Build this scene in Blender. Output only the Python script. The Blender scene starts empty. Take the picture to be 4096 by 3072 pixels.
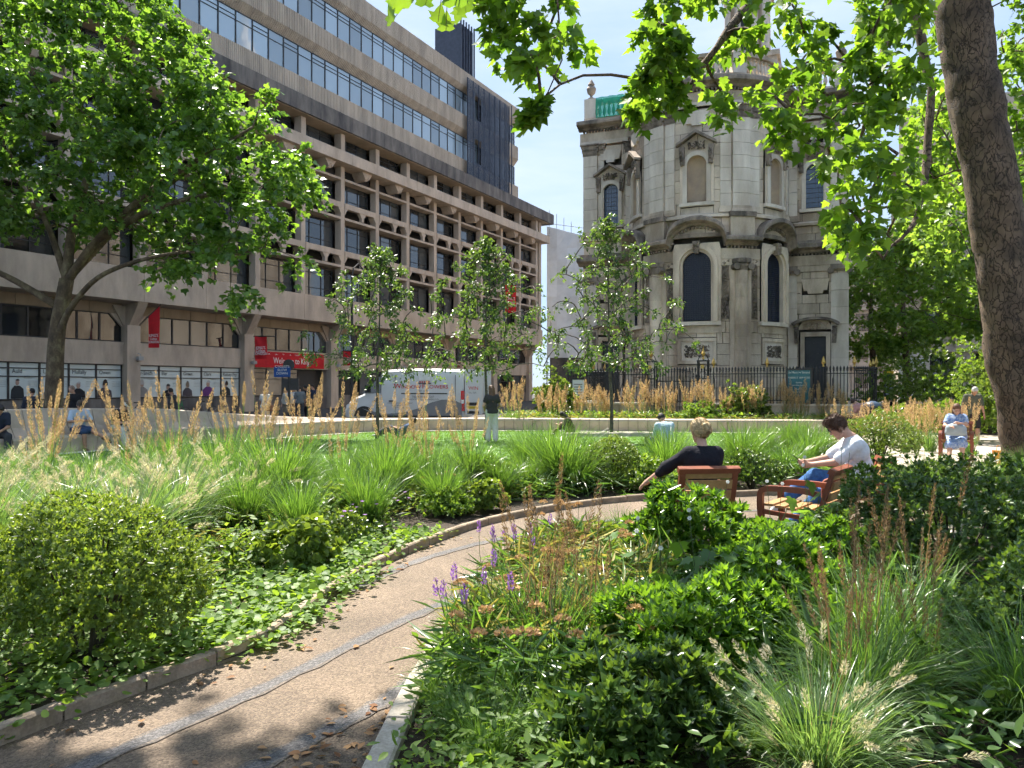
import bpy, math, random
import numpy as np
from mathutils import Vector, Matrix
R = math.radians
SC = bpy.context.scene
COL = SC.collection
F, CX, HY, CH = 770.0, 512.0, 386.0, 1.72      # focal length in pixels, principal column, horizon row, eye height

# ---------------------------------------------------------------- camera
cam_data = bpy.data.cameras.new('camera')
cam_data.sensor_width = 36.0
cam_data.lens = F / 1024 * 36.0
cam_data.shift_y = 2 / 1024
cam_data.clip_start = 0.05
cam_data.clip_end = 3000
cam = bpy.data.objects.new('camera', cam_data)
cam.location = (0, 0, CH)
cam.rotation_euler = (R(90), 0, 0)
COL.objects.link(cam)
SC.camera = cam

# ---------------------------------------------------------------- sky and sun
SUN_AZ, SUN_EL = -25.0, 58.0                    # degrees from the view axis (negative is left), height
world = bpy.data.worlds.new('World')
SC.world = world
world.use_nodes = True
wn = world.node_tree
wn.nodes.clear()
w_out = wn.nodes.new('ShaderNodeOutputWorld')
w_bg = wn.nodes.new('ShaderNodeBackground')
w_sky = wn.nodes.new('ShaderNodeTexSky')
w_sky.sky_type = 'NISHITA'
w_sky.sun_disc = False
w_sky.sun_elevation = R(SUN_EL)
w_sky.sun_rotation = R(SUN_AZ)
w_sky.altitude = 50
w_sky.air_density = 1.0
w_sky.dust_density = 0.3
w_sky.ozone_density = 1.6
w_tc = wn.nodes.new('ShaderNodeTexCoord')
w_map = wn.nodes.new('ShaderNodeMapping')
w_map.inputs['Scale'].default_value = (1.0, 1.4, 4.0)
w_noise = wn.nodes.new('ShaderNodeTexNoise')
w_noise.inputs['Scale'].default_value = 1.6
w_noise.inputs['Detail'].default_value = 7
w_noise.inputs['Roughness'].default_value = 0.6
w_ramp = wn.nodes.new('ShaderNodeValToRGB')             # how much thin high cloud veils the blue
w_ramp.color_ramp.elements[0].position = 0.40
w_ramp.color_ramp.elements[0].color = (0.90, 0.90, 0.90, 1)
w_ramp.color_ramp.elements[1].position = 0.72
w_ramp.color_ramp.elements[1].color = (0.95, 0.95, 0.95, 1)
w_tint = wn.nodes.new('ShaderNodeValToRGB')             # veil colour: pale blue to cirrus white
w_tint.color_ramp.elements[0].position = 0.44
w_tint.color_ramp.elements[0].color = (1.32, 1.78, 2.50, 1)
w_tint.color_ramp.elements[1].position = 0.74
w_tint.color_ramp.elements[1].color = (2.25, 2.5, 2.85, 1)
w_mix = wn.nodes.new('ShaderNodeMixRGB')
wn.links.new(w_tc.outputs['Generated'], w_map.inputs['Vector'])
wn.links.new(w_map.outputs['Vector'], w_noise.inputs['Vector'])
wn.links.new(w_noise.outputs['Fac'], w_ramp.inputs['Fac'])
wn.links.new(w_noise.outputs['Fac'], w_tint.inputs['Fac'])
wn.links.new(w_ramp.outputs['Color'], w_mix.inputs[0])
wn.links.new(w_tint.outputs['Color'], w_mix.inputs[2])
wn.links.new(w_sky.outputs['Color'], w_mix.inputs[1])
wn.links.new(w_mix.outputs['Color'], w_bg.inputs['Color'])
w_bg.inputs['Strength'].default_value = 0.10
wn.links.new(w_bg.outputs['Background'], w_out.inputs['Surface'])

sun_data = bpy.data.lights.new('sun', 'SUN')
sun_data.energy = 3.5
sun_data.angle = R(0.55)
sun_data.color = (1.0, 0.94, 0.84)
sun = bpy.data.objects.new('sun', sun_data)
_sd = Vector((math.sin(R(SUN_AZ)) * math.cos(R(SUN_EL)), math.cos(R(SUN_AZ)) * math.cos(R(SUN_EL)), math.sin(R(SUN_EL))))
sun.rotation_euler = _sd.to_track_quat('Z', 'Y').to_euler()
sun.location = (0, 0, 60)
COL.objects.link(sun)

SC.view_settings.view_transform = 'Standard'
SC.view_settings.look = 'None'
SC.view_settings.exposure = 2.05
SC.view_settings.gamma = 1.0
SC.render.engine = 'CYCLES'
SC.cycles.use_denoising = True
SC.cycles.use_adaptive_sampling = True
SC.cycles.adaptive_threshold = 0.025
SC.cycles.adaptive_min_samples = 12
SC.cycles.max_bounces = 8
SC.cycles.diffuse_bounces = 5
SC.cycles.glossy_bounces = 2
SC.cycles.transmission_bounces = 6
SC.cycles.transparent_max_bounces = 8
SC.cycles.caustics_reflective = False
SC.cycles.caustics_refractive = False
SC.cycles.sample_clamp_indirect = 6.0

# ---------------------------------------------------------------- helpers
def at(px, py, Y):
    return Vector(((px - CX) / F * Y, Y, CH + (HY - py) / F * Y))
def gnd(px, py):
    Y = CH * F / (py - HY)
    return Vector(((px - CX) / F * Y, Y, 0))

def fast_mesh(name, V, FA, mats=None, midx=None, smooth=False):
    """V (n,3), FA (m,k) uniform polygons"""
    V = np.asarray(V, dtype=np.float32); FA = np.asarray(FA, dtype=np.int32)
    me = bpy.data.meshes.new(name)
    n, (m, k) = len(V), FA.shape
    me.vertices.add(n); me.vertices.foreach_set('co', V.ravel())
    me.loops.add(m * k); me.loops.foreach_set('vertex_index', FA.ravel())
    me.polygons.add(m)
    me.polygons.foreach_set('loop_start', np.arange(0, m * k, k, dtype=np.int32))
    me.polygons.foreach_set('loop_total', np.full(m, k, dtype=np.int32))
    if midx is not None:
        me.polygons.foreach_set('material_index', np.asarray(midx, dtype=np.int32))
    if smooth:
        me.polygons.foreach_set('use_smooth', np.ones(m, dtype=bool))
    me.update(calc_edges=True)
    for a in (mats if isinstance(mats, (list, tuple)) else [mats]):
        if a is not None: me.materials.append(a)
    return me

def link(name, data, parent=None, loc=None, rot=None, scale=None):
    o = bpy.data.objects.new(name, data)
    COL.objects.link(o)
    if parent is not None: o.parent = parent
    if loc is not None: o.location = loc
    if rot is not None: o.rotation_euler = rot
    if scale is not None: o.scale = scale if hasattr(scale, '__len__') else (scale,) * 3
    return o

def tag(o, label=None, cat=None, group=None, kind=None):
    if label: o['label'] = label
    if cat: o['category'] = cat
    if group: o['group'] = group
    if kind: o['kind'] = kind
    return o

def thing(name, label, cat, loc=(0, 0, 0), rz=0, group=None):
    o = link(name, None, loc=loc, rot=(0, 0, rz))
    o.empty_display_size = 0.1
    return tag(o, label, cat, group)

def copy_tree(o, parent=None):
    c = o.copy(); COL.objects.link(c)
    c.parent = parent
    for ch in KIDS.get(o.name, []) or [x for x in COL.objects if x.parent == o]:
        copy_tree(ch, c)
    return c
KIDS = {}
def copy_thing(root, loc, rz, label=None, group=None, scale=None):
    """root: an Empty with parts and sub-parts"""
    ch1 = [x for x in bpy.data.objects if x.parent == root]
    c = root.copy(); COL.objects.link(c); c.location = loc; c.rotation_euler = (0, 0, rz)
    if scale is not None: c.scale = (scale,) * 3 if not hasattr(scale, '__len__') else scale
    if label: c['label'] = label
    if group: c['group'] = group
    for a in ch1:
        b = a.copy(); COL.objects.link(b); b.parent = c
        for g in [x for x in bpy.data.objects if x.parent == a]:
            d = g.copy(); COL.objects.link(d); d.parent = b
    return c

class MB:
    """collects pieces of one mesh"""
    def __init__(s): s.v = []; s.f = []; s.m = []
    def add(s, v, f, mi=0):
        b = len(s.v); s.v += [tuple(p) for p in v]; s.f += [tuple(i + b for i in q) for q in f]; s.m += [mi] * len(f); return s
    def box(s, x0, x1, y0, y1, z0, z1, mi=0):
        v = [(x0,y0,z0),(x1,y0,z0),(x1,y1,z0),(x0,y1,z0),(x0,y0,z1),(x1,y0,z1),(x1,y1,z1),(x0,y1,z1)]
        return s.add(v, [(0,3,2,1),(4,5,6,7),(0,1,5,4),(1,2,6,5),(2,3,7,6),(3,0,4,7)], mi)
    def obox(s, c, ax, ay, az, mi=0):
        """oriented box: centre and three half-axis vectors"""
        c, ax, ay, az = Vector(c), Vector(ax), Vector(ay), Vector(az)
        v = [c + sx*ax + sy*ay + sz*az for sz in (-1,1) for sx,sy in ((-1,-1),(1,-1),(1,1),(-1,1))]
        return s.add(v, [(0,3,2,1),(4,5,6,7),(0,1,5,4),(1,2,6,5),(2,3,7,6),(3,0,4,7)], mi)
    def prism(s, poly, a, b, axis=1, mi=0):
        """2-D polygon extruded along axis from a to b; poly in the two other axes in order"""
        n = len(poly)
        def P(p, t):
            q = list(p); q.insert(axis, t); return q
        v = [P(p, a) for p in poly] + [P(p, b) for p in poly]
        f = [tuple(range(n)), tuple(range(2*n-1, n-1, -1))] + [(i, i+n, (i+1)%n+n, (i+1)%n) for i in range(n)]
        return s.add(v, f, mi)
    def tube(s, pts, rad, n=8, mi=0, caps=True):
        pts = [Vector(p) for p in pts]; k = len(pts)
        if not hasattr(rad, '__len__'): rad = [rad] * k
        v = []; up = Vector((0.13, 0.21, 0.97))
        px = None
        for i, p in enumerate(pts):
            t = (pts[min(i+1,k-1)] - pts[max(i-1,0)]).normalized()
            if px is None:
                px = t.cross(up)
                if px.length < 1e-3: px = t.cross(Vector((1,0,0)))
            px = (px - t * px.dot(t)).normalized(); py = t.cross(px)
            v += [p + (px*math.cos(a) + py*math.sin(a))*rad[i] for a in [2*math.pi*j/n for j in range(n)]]
        f = [(i*n+j, i*n+(j+1)%n, (i+1)*n+(j+1)%n, (i+1)*n+j) for i in range(k-1) for j in range(n)]
        if caps: f += [tuple(range(n-1,-1,-1)), tuple(range((k-1)*n, k*n))]
        return s.add(v, f, mi)
    def lathe(s, prof, n=12, c=(0,0,0), mi=0, a0=0, a1=2*math.pi):
        full = abs(a1 - a0 - 2*math.pi) < 1e-6
        k = n if full else n + 1
        v = [(c[0]+r*math.cos(a0+(a1-a0)*j/n), c[1]+r*math.sin(a0+(a1-a0)*j/n), c[2]+z) for r, z in prof for j in range(k)]
        f = []
        for i in range(len(prof)-1):
            for j in range(n):
                j2 = (j+1) % k
                f.append((i*k+j, i*k+j2, (i+1)*k+j2, (i+1)*k+j))
        return s.add(v, f, mi)
    def sweep(s, prof, path, closed=False, mi=0, caps=True):
        """prof: list of (offset, dz); path: list of (x, y, z, nx, ny) with the outward normal"""
        k = len(prof)
        v = [(x+nx*o, y+ny*o, z+dz) for x, y, z, nx, ny in path for o, dz in prof]
        n = len(path)
        f = [(i*k+j, (i+1)*k+j, (i+1)*k+(j+1)%k, i*k+(j+1)%k) for i in range(n-1) for j in range(k)]
        if caps: f += [tuple(range(k)), tuple(range(n*k-1, (n-1)*k-1, -1))]
        return s.add(v, f, mi)
    def mesh(s, name, mats, smooth=False):
        me = bpy.data.meshes.new(name)
        me.from_pydata(s.v, [], s.f)
        for a in (mats if isinstance(mats, (list, tuple)) else [mats]): me.materials.append(a)
        if any(s.m): me.polygons.foreach_set('material_index', s.m)
        if smooth: me.polygons.foreach_set('use_smooth', [True]*len(s.f))
        me.update()
        return me
    def build(s, name, mats, parent=None, smooth=False, **kw):
        return link(name, s.mesh(name, mats, smooth), parent, **kw)

def fix_normals(me):
    import bmesh
    bm = bmesh.new(); bm.from_mesh(me); bmesh.ops.recalc_face_normals(bm, faces=bm.faces); bm.to_mesh(me); bm.free()
def smooth_by_angle(me, deg=35):
    me.polygons.foreach_set('use_smooth', [True] * len(me.polygons))
    me.set_sharp_from_angle(angle=R(deg))

def text(name, body, size, parent, origin, xdir, up, mat, extrude=0.004, align='CENTER', width=None, shear=0, spacing=1.0):
    cu = bpy.data.curves.new(name, 'FONT')
    cu.body = body; cu.size = size; cu.extrude = extrude; cu.align_x = align; cu.align_y = 'CENTER'
    cu.shear = shear; cu.space_character = spacing; cu.resolution_u = 3
    cu.materials.append(mat)
    tmp = bpy.data.objects.new(name, cu)
    o = link(name, bpy.data.meshes.new_from_object(tmp), parent)
    bpy.data.objects.remove(tmp)
    X = Vector(xdir).normalized(); Yv = Vector(up).normalized(); Z = X.cross(Yv)
    m = Matrix((X, Yv, Z)).transposed().to_4x4(); m.translation = Vector(origin)
    if width:
        m = m @ Matrix.Diagonal((width, 1, 1, 1))
    o.matrix_local = m
    return o

# ---------------------------------------------------------------- materials
MAT = {}
def nodes_of(name):
    m = bpy.data.materials.new(name); m.use_nodes = True
    nt = m.node_tree; b = nt.nodes['Principled BSDF']
    return m, nt, b
def M(name, c1, c2=None, scale=4.0, rough=0.8, bump=0.0, bscale=40.0, detail=6.0, metal=0.0, spec=0.4, lo=0.35, hi=0.65, stretch=None,
      island=0.0, c3=None, fine=None):
    """procedural principled material: two-tone noise in world space, optional streak stretch, per-piece tint, bump"""
    if name in MAT: return MAT[name]
    m, nt, b = nodes_of(name); N, L = nt.nodes, nt.links
    b.inputs['Roughness'].default_value = rough; b.inputs['Metallic'].default_value = metal
    b.inputs['Specular IOR Level'].default_value = spec
    geo = N.new('ShaderNodeNewGeometry')
    vec = geo.outputs['Position']
    if stretch:
        mp = N.new('ShaderNodeMapping'); mp.inputs['Scale'].default_value = stretch
        L.new(vec, mp.inputs['Vector']); vec2 = mp.outputs['Vector']
    else: vec2 = vec
    col = None
    if c2 is None and not island:
        c2 = tuple(x * 0.86 for x in c1)
    if c2 is None: c2 = tuple(x * 0.86 for x in c1)
    no = N.new('ShaderNodeTexNoise'); no.inputs['Scale'].default_value = scale; no.inputs['Detail'].default_value = detail
    no.inputs['Roughness'].default_value = 0.62
    L.new(vec2, no.inputs['Vector'])
    rp = N.new('ShaderNodeValToRGB')
    rp.color_ramp.elements[0].position = lo; rp.color_ramp.elements[0].color = (*c2, 1)
    rp.color_ramp.elements[1].position = hi; rp.color_ramp.elements[1].color = (*c1, 1)
    if c3:
        e = rp.color_ramp.elements.new((lo + hi) / 2); e.color = (*c3, 1)
    L.new(no.outputs['Fac'], rp.inputs['Fac']); col = rp.outputs['Color']
    if fine:
        n2 = N.new('ShaderNodeTexNoise'); n2.inputs['Scale'].default_value = fine[0]; n2.inputs['Detail'].default_value = 2
        L.new(vec, n2.inputs['Vector'])
        r2 = N.new('ShaderNodeMapRange'); r2.inputs[1].default_value = 0.3; r2.inputs[2].default_value = 0.7
        r2.inputs[3].default_value = 1 - fine[1]; r2.inputs[4].default_value = 1 + fine[1]
        L.new(n2.outputs['Fac'], r2.inputs[0])
        vm = N.new('ShaderNodeVectorMath'); vm.operation = 'SCALE'
        L.new(col, vm.inputs[0]); L.new(r2.outputs[0], vm.inputs['Scale']); col = vm.outputs[0]
    if island:
        r3 = N.new('ShaderNodeMapRange'); r3.inputs[3].default_value = 1 - island; r3.inputs[4].default_value = 1 + island
        oi = N.new('ShaderNodeObjectInfo'); ad = N.new('ShaderNodeMath'); ad.operation = 'ADD'; fr = N.new('ShaderNodeMath'); fr.operation = 'FRACT'
        L.new(oi.outputs['Random'], ad.inputs[0]); L.new(geo.outputs['Random Per Island'], ad.inputs[1]); L.new(ad.outputs[0], fr.inputs[0])
        L.new(fr.outputs[0], r3.inputs[0])
        vm = N.new('ShaderNodeVectorMath'); vm.operation = 'SCALE'
        L.new(col, vm.inputs[0]); L.new(r3.outputs[0], vm.inputs['Scale']); col = vm.outputs[0]
    L.new(col, b.inputs['Base Color'])
    if bump:
        nb = N.new('ShaderNodeTexNoise'); nb.inputs['Scale'].default_value = bscale; nb.inputs['Detail'].default_value = 5
        L.new(vec2 if stretch else vec, nb.inputs['Vector'])
        bp = N.new('ShaderNodeBump'); bp.inputs['Strength'].default_value = bump; bp.inputs['Distance'].default_value = 0.02
        L.new(nb.outputs['Fac'], bp.inputs['Height']); L.new(bp.outputs['Normal'], b.inputs['Normal'])
    MAT[name] = m
    return m

def LEAF(name, dark, light, trans=0.42, tcol=None, rough=0.42, spec=0.5, hue=0.0, extra=None):
    """thin two-sided leaf: reflection plus transmitted light, a tint of its own for every leaf"""
    if name in MAT: return MAT[name]
    m, nt, b = nodes_of(name); N, L = nt.nodes, nt.links
    geo = N.new('ShaderNodeNewGeometry'); oi = N.new('ShaderNodeObjectInfo')
    ad = N.new('ShaderNodeMath'); ad.operation = 'ADD'; fr = N.new('ShaderNodeMath'); fr.operation = 'FRACT'
    L.new(oi.outputs['Random'], ad.inputs[0]); L.new(geo.outputs['Random Per Island'], ad.inputs[1]); L.new(ad.outputs[0], fr.inputs[0])
    rp = N.new('ShaderNodeValToRGB')
    rp.color_ramp.elements[0].color = (*dark, 1); rp.color_ramp.elements[1].color = (*light, 1)
    if extra:
        e = rp.color_ramp.elements.new(extra[0]); e.color = (*light, 1)
        rp.color_ramp.elements[-1].color = (*extra[1], 1)
    L.new(fr.outputs[0], rp.inputs['Fac'])
    L.new(rp.outputs['Color'], b.inputs['Base Color'])
    b.inputs['Roughness'].default_value = rough; b.inputs['Specular IOR Level'].default_value = spec
    tr = N.new('ShaderNodeBsdfTranslucent')
    mixc = N.new('ShaderNodeMixRGB'); mixc.blend_type = 'MULTIPLY'; mixc.inputs[0].default_value = 1.0
    t = tcol or (2.3, 2.1, 0.75)
    mixc.inputs[2].default_value = (*t, 1)
    L.new(rp.outputs['Color'], mixc.inputs[1]); L.new(mixc.outputs['Color'], tr.inputs['Color'])
    mx = N.new('ShaderNodeMixShader'); mx.inputs[0].default_value = trans
    L.new(b.outputs['BSDF'], mx.inputs[1]); L.new(tr.outputs['BSDF'], mx.inputs[2])
    L.new(mx.outputs['Shader'], N['Material Output'].inputs['Surface'])
    MAT[name] = m
    return m

def GLASS(name, tint, rough=0.04, spec=0.9, var=0.5):
    """window pane seen from outside: dark or curtained interior behind a mirror-like surface"""
    if name in MAT: return MAT[name]
    m, nt, b = nodes_of(name); N, L = nt.nodes, nt.links
    oi = N.new('ShaderNodeObjectInfo'); r3 = N.new('ShaderNodeMapRange')
    r3.inputs[3].default_value = 1 - var; r3.inputs[4].default_value = 1 + var
    geo = N.new('ShaderNodeNewGeometry'); ad = N.new('ShaderNodeMath'); ad.operation = 'ADD'; fr = N.new('ShaderNodeMath'); fr.operation = 'FRACT'
    L.new(oi.outputs['Random'], ad.inputs[0]); L.new(geo.outputs['Random Per Island'], ad.inputs[1]); L.new(ad.outputs[0], fr.inputs[0])
    L.new(fr.outputs[0], r3.inputs[0])
    rg = N.new('ShaderNodeRGB'); rg.outputs[0].default_value = (*tint, 1)
    vm = N.new('ShaderNodeVectorMath'); vm.operation = 'SCALE'
    L.new(rg.outputs[0], vm.inputs[0]); L.new(r3.outputs[0], vm.inputs['Scale'])
    L.new(vm.outputs[0], b.inputs['Base Color'])
    b.inputs['Roughness'].default_value = rough; b.inputs['Specular IOR Level'].default_value = spec
    b.inputs['IOR'].default_value = 1.6
    no = N.new('ShaderNodeTexNoise'); no.inputs['Scale'].default_value = 0.7; L.new(geo.outputs['Position'], no.inputs['Vector'])
    bp = N.new('ShaderNodeBump'); bp.inputs['Strength'].default_value = 0.02; bp.inputs['Distance'].default_value = 0.3
    L.new(no.outputs['Fac'], bp.inputs['Height']); L.new(bp.outputs['Normal'], b.inputs['Normal'])
    MAT[name] = m
    return m

concrete = M('concrete', (0.56,0.455,0.36), (0.39,0.315,0.25), 1.1, 0.9, 0.25, 30, stretch=(1,1,0.35), fine=(60,0.12))
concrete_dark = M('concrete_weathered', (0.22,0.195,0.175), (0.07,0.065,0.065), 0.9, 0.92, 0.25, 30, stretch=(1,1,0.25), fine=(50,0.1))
concrete_ribbed = M('concrete_ribbed', (0.54,0.455,0.365), (0.37,0.31,0.25), 1.3, 0.92, 0.3, 40, stretch=(1,1,0.2), fine=(60,0.12))
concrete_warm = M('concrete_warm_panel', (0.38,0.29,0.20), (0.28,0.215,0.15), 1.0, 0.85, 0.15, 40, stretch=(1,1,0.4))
portland = M('portland_stone', (0.70,0.585,0.455), (0.33,0.255,0.185), 0.7, 0.85, 0.2, 25, stretch=(1,1,0.35), island=0.14, fine=(35,0.12), lo=0.36, hi=0.62)
portland_dirty = M('portland_stone_sooty', (0.36,0.29,0.23), (0.07,0.058,0.048), 1.7, 0.9, 0.4, 20, stretch=(1,1,0.6), fine=(30,0.15), lo=0.32, hi=0.66)
portland_clean = M('portland_stone_pale', (0.74,0.655,0.55), (0.50,0.42,0.335), 1.2, 0.8, 0.15, 25, stretch=(1,1,0.25), island=0.06, fine=(40,0.08))
niche_stone = M('niche_stone', (0.48,0.36,0.24), (0.33,0.25,0.19), 1.2, 0.85, 0.1, 20)
joint_dark = M('joint_mortar', (0.12,0.105,0.09), (0.08,0.07,0.06), 3, 0.95)
iron = M('iron_black', (0.018,0.018,0.02), (0.03,0.028,0.026), 12, 0.45, spec=0.5)
gilt = M('gilding', (0.62,0.42,0.12), (0.4,0.26,0.08), 14, 0.4, metal=0.6)
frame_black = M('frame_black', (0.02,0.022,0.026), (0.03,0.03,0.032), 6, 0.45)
glass_dark = GLASS('glass_dark', (0.045,0.05,0.052), var=0.9)
glass_sky = GLASS('glass_sky_blinds', (0.28,0.37,0.45), spec=1.0, var=0.35)  # pale blue pane colour holds a painted sky reflection as well as blinds
glass_church = GLASS('glass_leaded', (0.012,0.02,0.055), rough=0.25, spec=0.3, var=0.8)
# ================================================================ ground, path, lawn, beds
def catmull(pts, n=12):
    P = [Vector((*p, 0)) if len(p) == 2 else Vector(p) for p in pts]
    P = [P[0]*2 - P[1]] + P + [P[-1]*2 - P[-2]]
    out = []
    for i in range(1, len(P)-2):
        a, b, c, d = P[i-1:i+3]
        for k in range(n):
            t = k / n
            out.append(0.5*((2*b) + (c-a)*t + (2*a-5*b+4*c-d)*t*t + (3*b-a-3*c+d)*t**3))
    out.append(P[-2])
    return out

asphalt = M('asphalt', (0.075,0.072,0.07), (0.05,0.048,0.048), 6, 0.9, 0.3, 120, fine=(90,0.2))
paving = M('paving', (0.30,0.27,0.235), (0.22,0.2,0.175), 1.5, 0.85, 0.15, 60)
soil = M('soil', (0.055,0.038,0.025), (0.025,0.018,0.012), 9, 0.95, 0.8, 40)
turf_under = M('turf_under', (0.10,0.20,0.035), (0.07,0.15,0.03), 3, 0.9, 0.4, 90)
kerb_stone = M('kerb_stone', (0.35,0.27,0.19), (0.21,0.16,0.11), 5, 0.85, 0.3, 50, island=0.08, fine=(60,0.15))
kerb_pale = M('kerb_pale', (0.52,0.46,0.38), (0.34,0.29,0.23), 5, 0.85, 0.3, 50, island=0.06, fine=(60,0.15))

def resin(name, a, b2, c):
    m, nt, b = nodes_of(name); N, L = nt.nodes, nt.links
    geo = N.new('ShaderNodeNewGeometry')
    vo = N.new('ShaderNodeTexVoronoi'); vo.inputs['Scale'].default_value = 95
    L.new(geo.outputs['Position'], vo.inputs['Vector'])
    rp = N.new('ShaderNodeValToRGB'); rp.color_ramp.elements[0].color = (*a, 1); rp.color_ramp.elements[1].color = (*b2, 1)
    e = rp.color_ramp.elements.new(0.55); e.color = (*c, 1)
    sp = N.new('ShaderNodeSeparateColor'); L.new(vo.outputs['Color'], sp.inputs[0]); L.new(sp.outputs[0], rp.inputs['Fac'])
    no = N.new('ShaderNodeTexNoise'); no.inputs['Scale'].default_value = 1.3; no.inputs['Detail'].default_value = 6
    L.new(geo.outputs['Position'], no.inputs['Vector'])
    mr = N.new('ShaderNodeMapRange'); mr.inputs[1].default_value = 0.3; mr.inputs[2].default_value = 0.7; mr.inputs[3].default_value = 0.70; mr.inputs[4].default_value = 1.22
    L.new(no.outputs['Fac'], mr.inputs[0])
    vm = N.new('ShaderNodeVectorMath'); vm.operation = 'SCALE'; L.new(rp.outputs['Color'], vm.inputs[0]); L.new(mr.outputs[0], vm.inputs['Scale'])
    L.new(vm.outputs[0], b.inputs['Base Color']); b.inputs['Roughness'].default_value = 0.8
    bp = N.new('ShaderNodeBump'); bp.inputs['Strength'].default_value = 0.9; bp.inputs['Distance'].default_value = 0.006; bp.invert = True
    L.new(vo.outputs['Distance'], bp.inputs['Height']); L.new(bp.outputs['Normal'], b.inputs['Normal'])
    return m
resin_buff = resin('resin_gravel_buff', (0.092,0.062,0.039), (0.215,0.155,0.102), (0.145,0.103,0.067))
resin_mixed = resin('resin_gravel_mixed', (0.075,0.06,0.05), (0.21,0.165,0.125), (0.12,0.098,0.08))
resin_grey = resin('resin_gravel_grey', (0.06,0.056,0.056), (0.17,0.155,0.148), (0.10,0.092,0.088))

def sheet(name, poly, z, mat, kind='structure', label=None, parent=None):
    me = bpy.data.meshes.new(name)
    me.from_pydata([(p[0], p[1], z) for p in poly], [], [tuple(range(len(poly)))])
    import bmesh
    bm = bmesh.new(); bm.from_mesh(me); bmesh.ops.recalc_face_normals(bm, faces=bm.faces)
    for f in bm.faces:
        if f.normal.z < 0: f.normal_flip()
    bmesh.ops.triangulate(bm, faces=bm.faces); bm.to_mesh(me); bm.free()
    me.materials.append(mat)
    o = link(name, me, parent)
    if parent is None: tag(o, label, None, None, kind)
    return o

sheet('ground', [(-700,-60),(700,-60),(700,1400),(-700,1400)], 0.0, asphalt, label='dark tarmac street running past the college building')

# the curving path of bound gravel between the two beds
PL = catmull([(-2.9,2.2),(-2.5,3.5),(-1.95,4.5),(-1.62,5.1),(-1.38,6.7),(-1.02,7.9),(-.28,9.5),(.95,10.85),(2.0,11.5),(3.6,11.9),(5.4,12.6),(7.2,14.0),(8.3,15.9)], 10)
PR = catmull([(-.75,2.0),(-.64,3.4),(-.62,3.9),(-.56,4.65),(-.44,5.6),(-.22,6.7),(.15,7.55),(.75,8.0),(1.5,7.75),(2.4,7.35),(3.6,7.45),(4.7,8.5),(6.0,10.0),(8.2,11.3),(10.4,12.6)], 10)
path_poly = [(p.x, p.y) for p in PL] + [(p.x, p.y) for p in reversed(PR)]
sheet('path', path_poly, 0.012, resin_buff, label='buff bound gravel path curving between planting beds')
sheet('paved_plaza', [(8.25,15.95),(7.9,18.5),(8.6,22),(10.5,25.5),(12.8,28.5),(13.5,31),(14.0,38),(19.5,38),(19.0,31),(17.5,24),(15.5,18),(12.4,13.4),(10.4,12.5)], 0.008, M('plaza_gravel', (0.52,0.44,0.36), (0.42,0.35,0.28), 2, 0.85, 0.3, 90, fine=(80,0.15)), label='pale gravel walk by the right-hand chairs')
def band(pts, w, z, name):
    c = catmull(pts, 8); v = []; f = []
    for i, p in enumerate(c):
        t = (c[min(i+1, len(c)-1)] - c[max(i-1, 0)]).normalized(); n = Vector((-t.y, t.x, 0))
        ww = w * (1 + 0.15*math.sin(i*1.7))
        jl, jr = .022+.012*math.sin(i*2.9), .022+.012*math.cos(i*2.3)
        v += [(p.x+n.x*q, p.y+n.y*q, z) for q in (ww+jl, ww, -ww, -ww-jr)]
    b = MB()
    b.add(v, [(4*i+1, 4*i+2, 4*i+6, 4*i+5) for i in range(len(c)-1)], 0); k_ = len(b.f)
    b.f += [(4*i+j, 4*i+j+1, 4*i+j+5, 4*i+j+4) for i in range(len(c)-1) for j in (0, 2)]; b.m += [1]*(len(b.f)-k_)
    o = b.build(name, [resin_grey, resin_mixed]); fix_normals(o.data)
    for pl in o.data.polygons:
        if pl.normal.z < 0: o.data.flip_normals(); break
    return tag(o, None, None, None, 'structure')
for pts in ([(-2.15,3.05),(-1.93,3.45),(-1.43,4.3),(-.9,5.4),(-.45,6.2),(-.2,6.65)],
            [(-1.36,6.4),(-.95,7.45),(-.35,8.35),(.3,9.0),(1.2,9.75),(2.3,10.3),(3.6,10.6)],
            [(-1.35,3.1),(-1.02,3.65),(-.72,4.12),(-.56,4.5)]):
    b_ = band(pts, 0.04, 0.017, 'gravel_stripe'); b_['label'] = 'dark grey stripe of gravel laid in the buff path'

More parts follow.
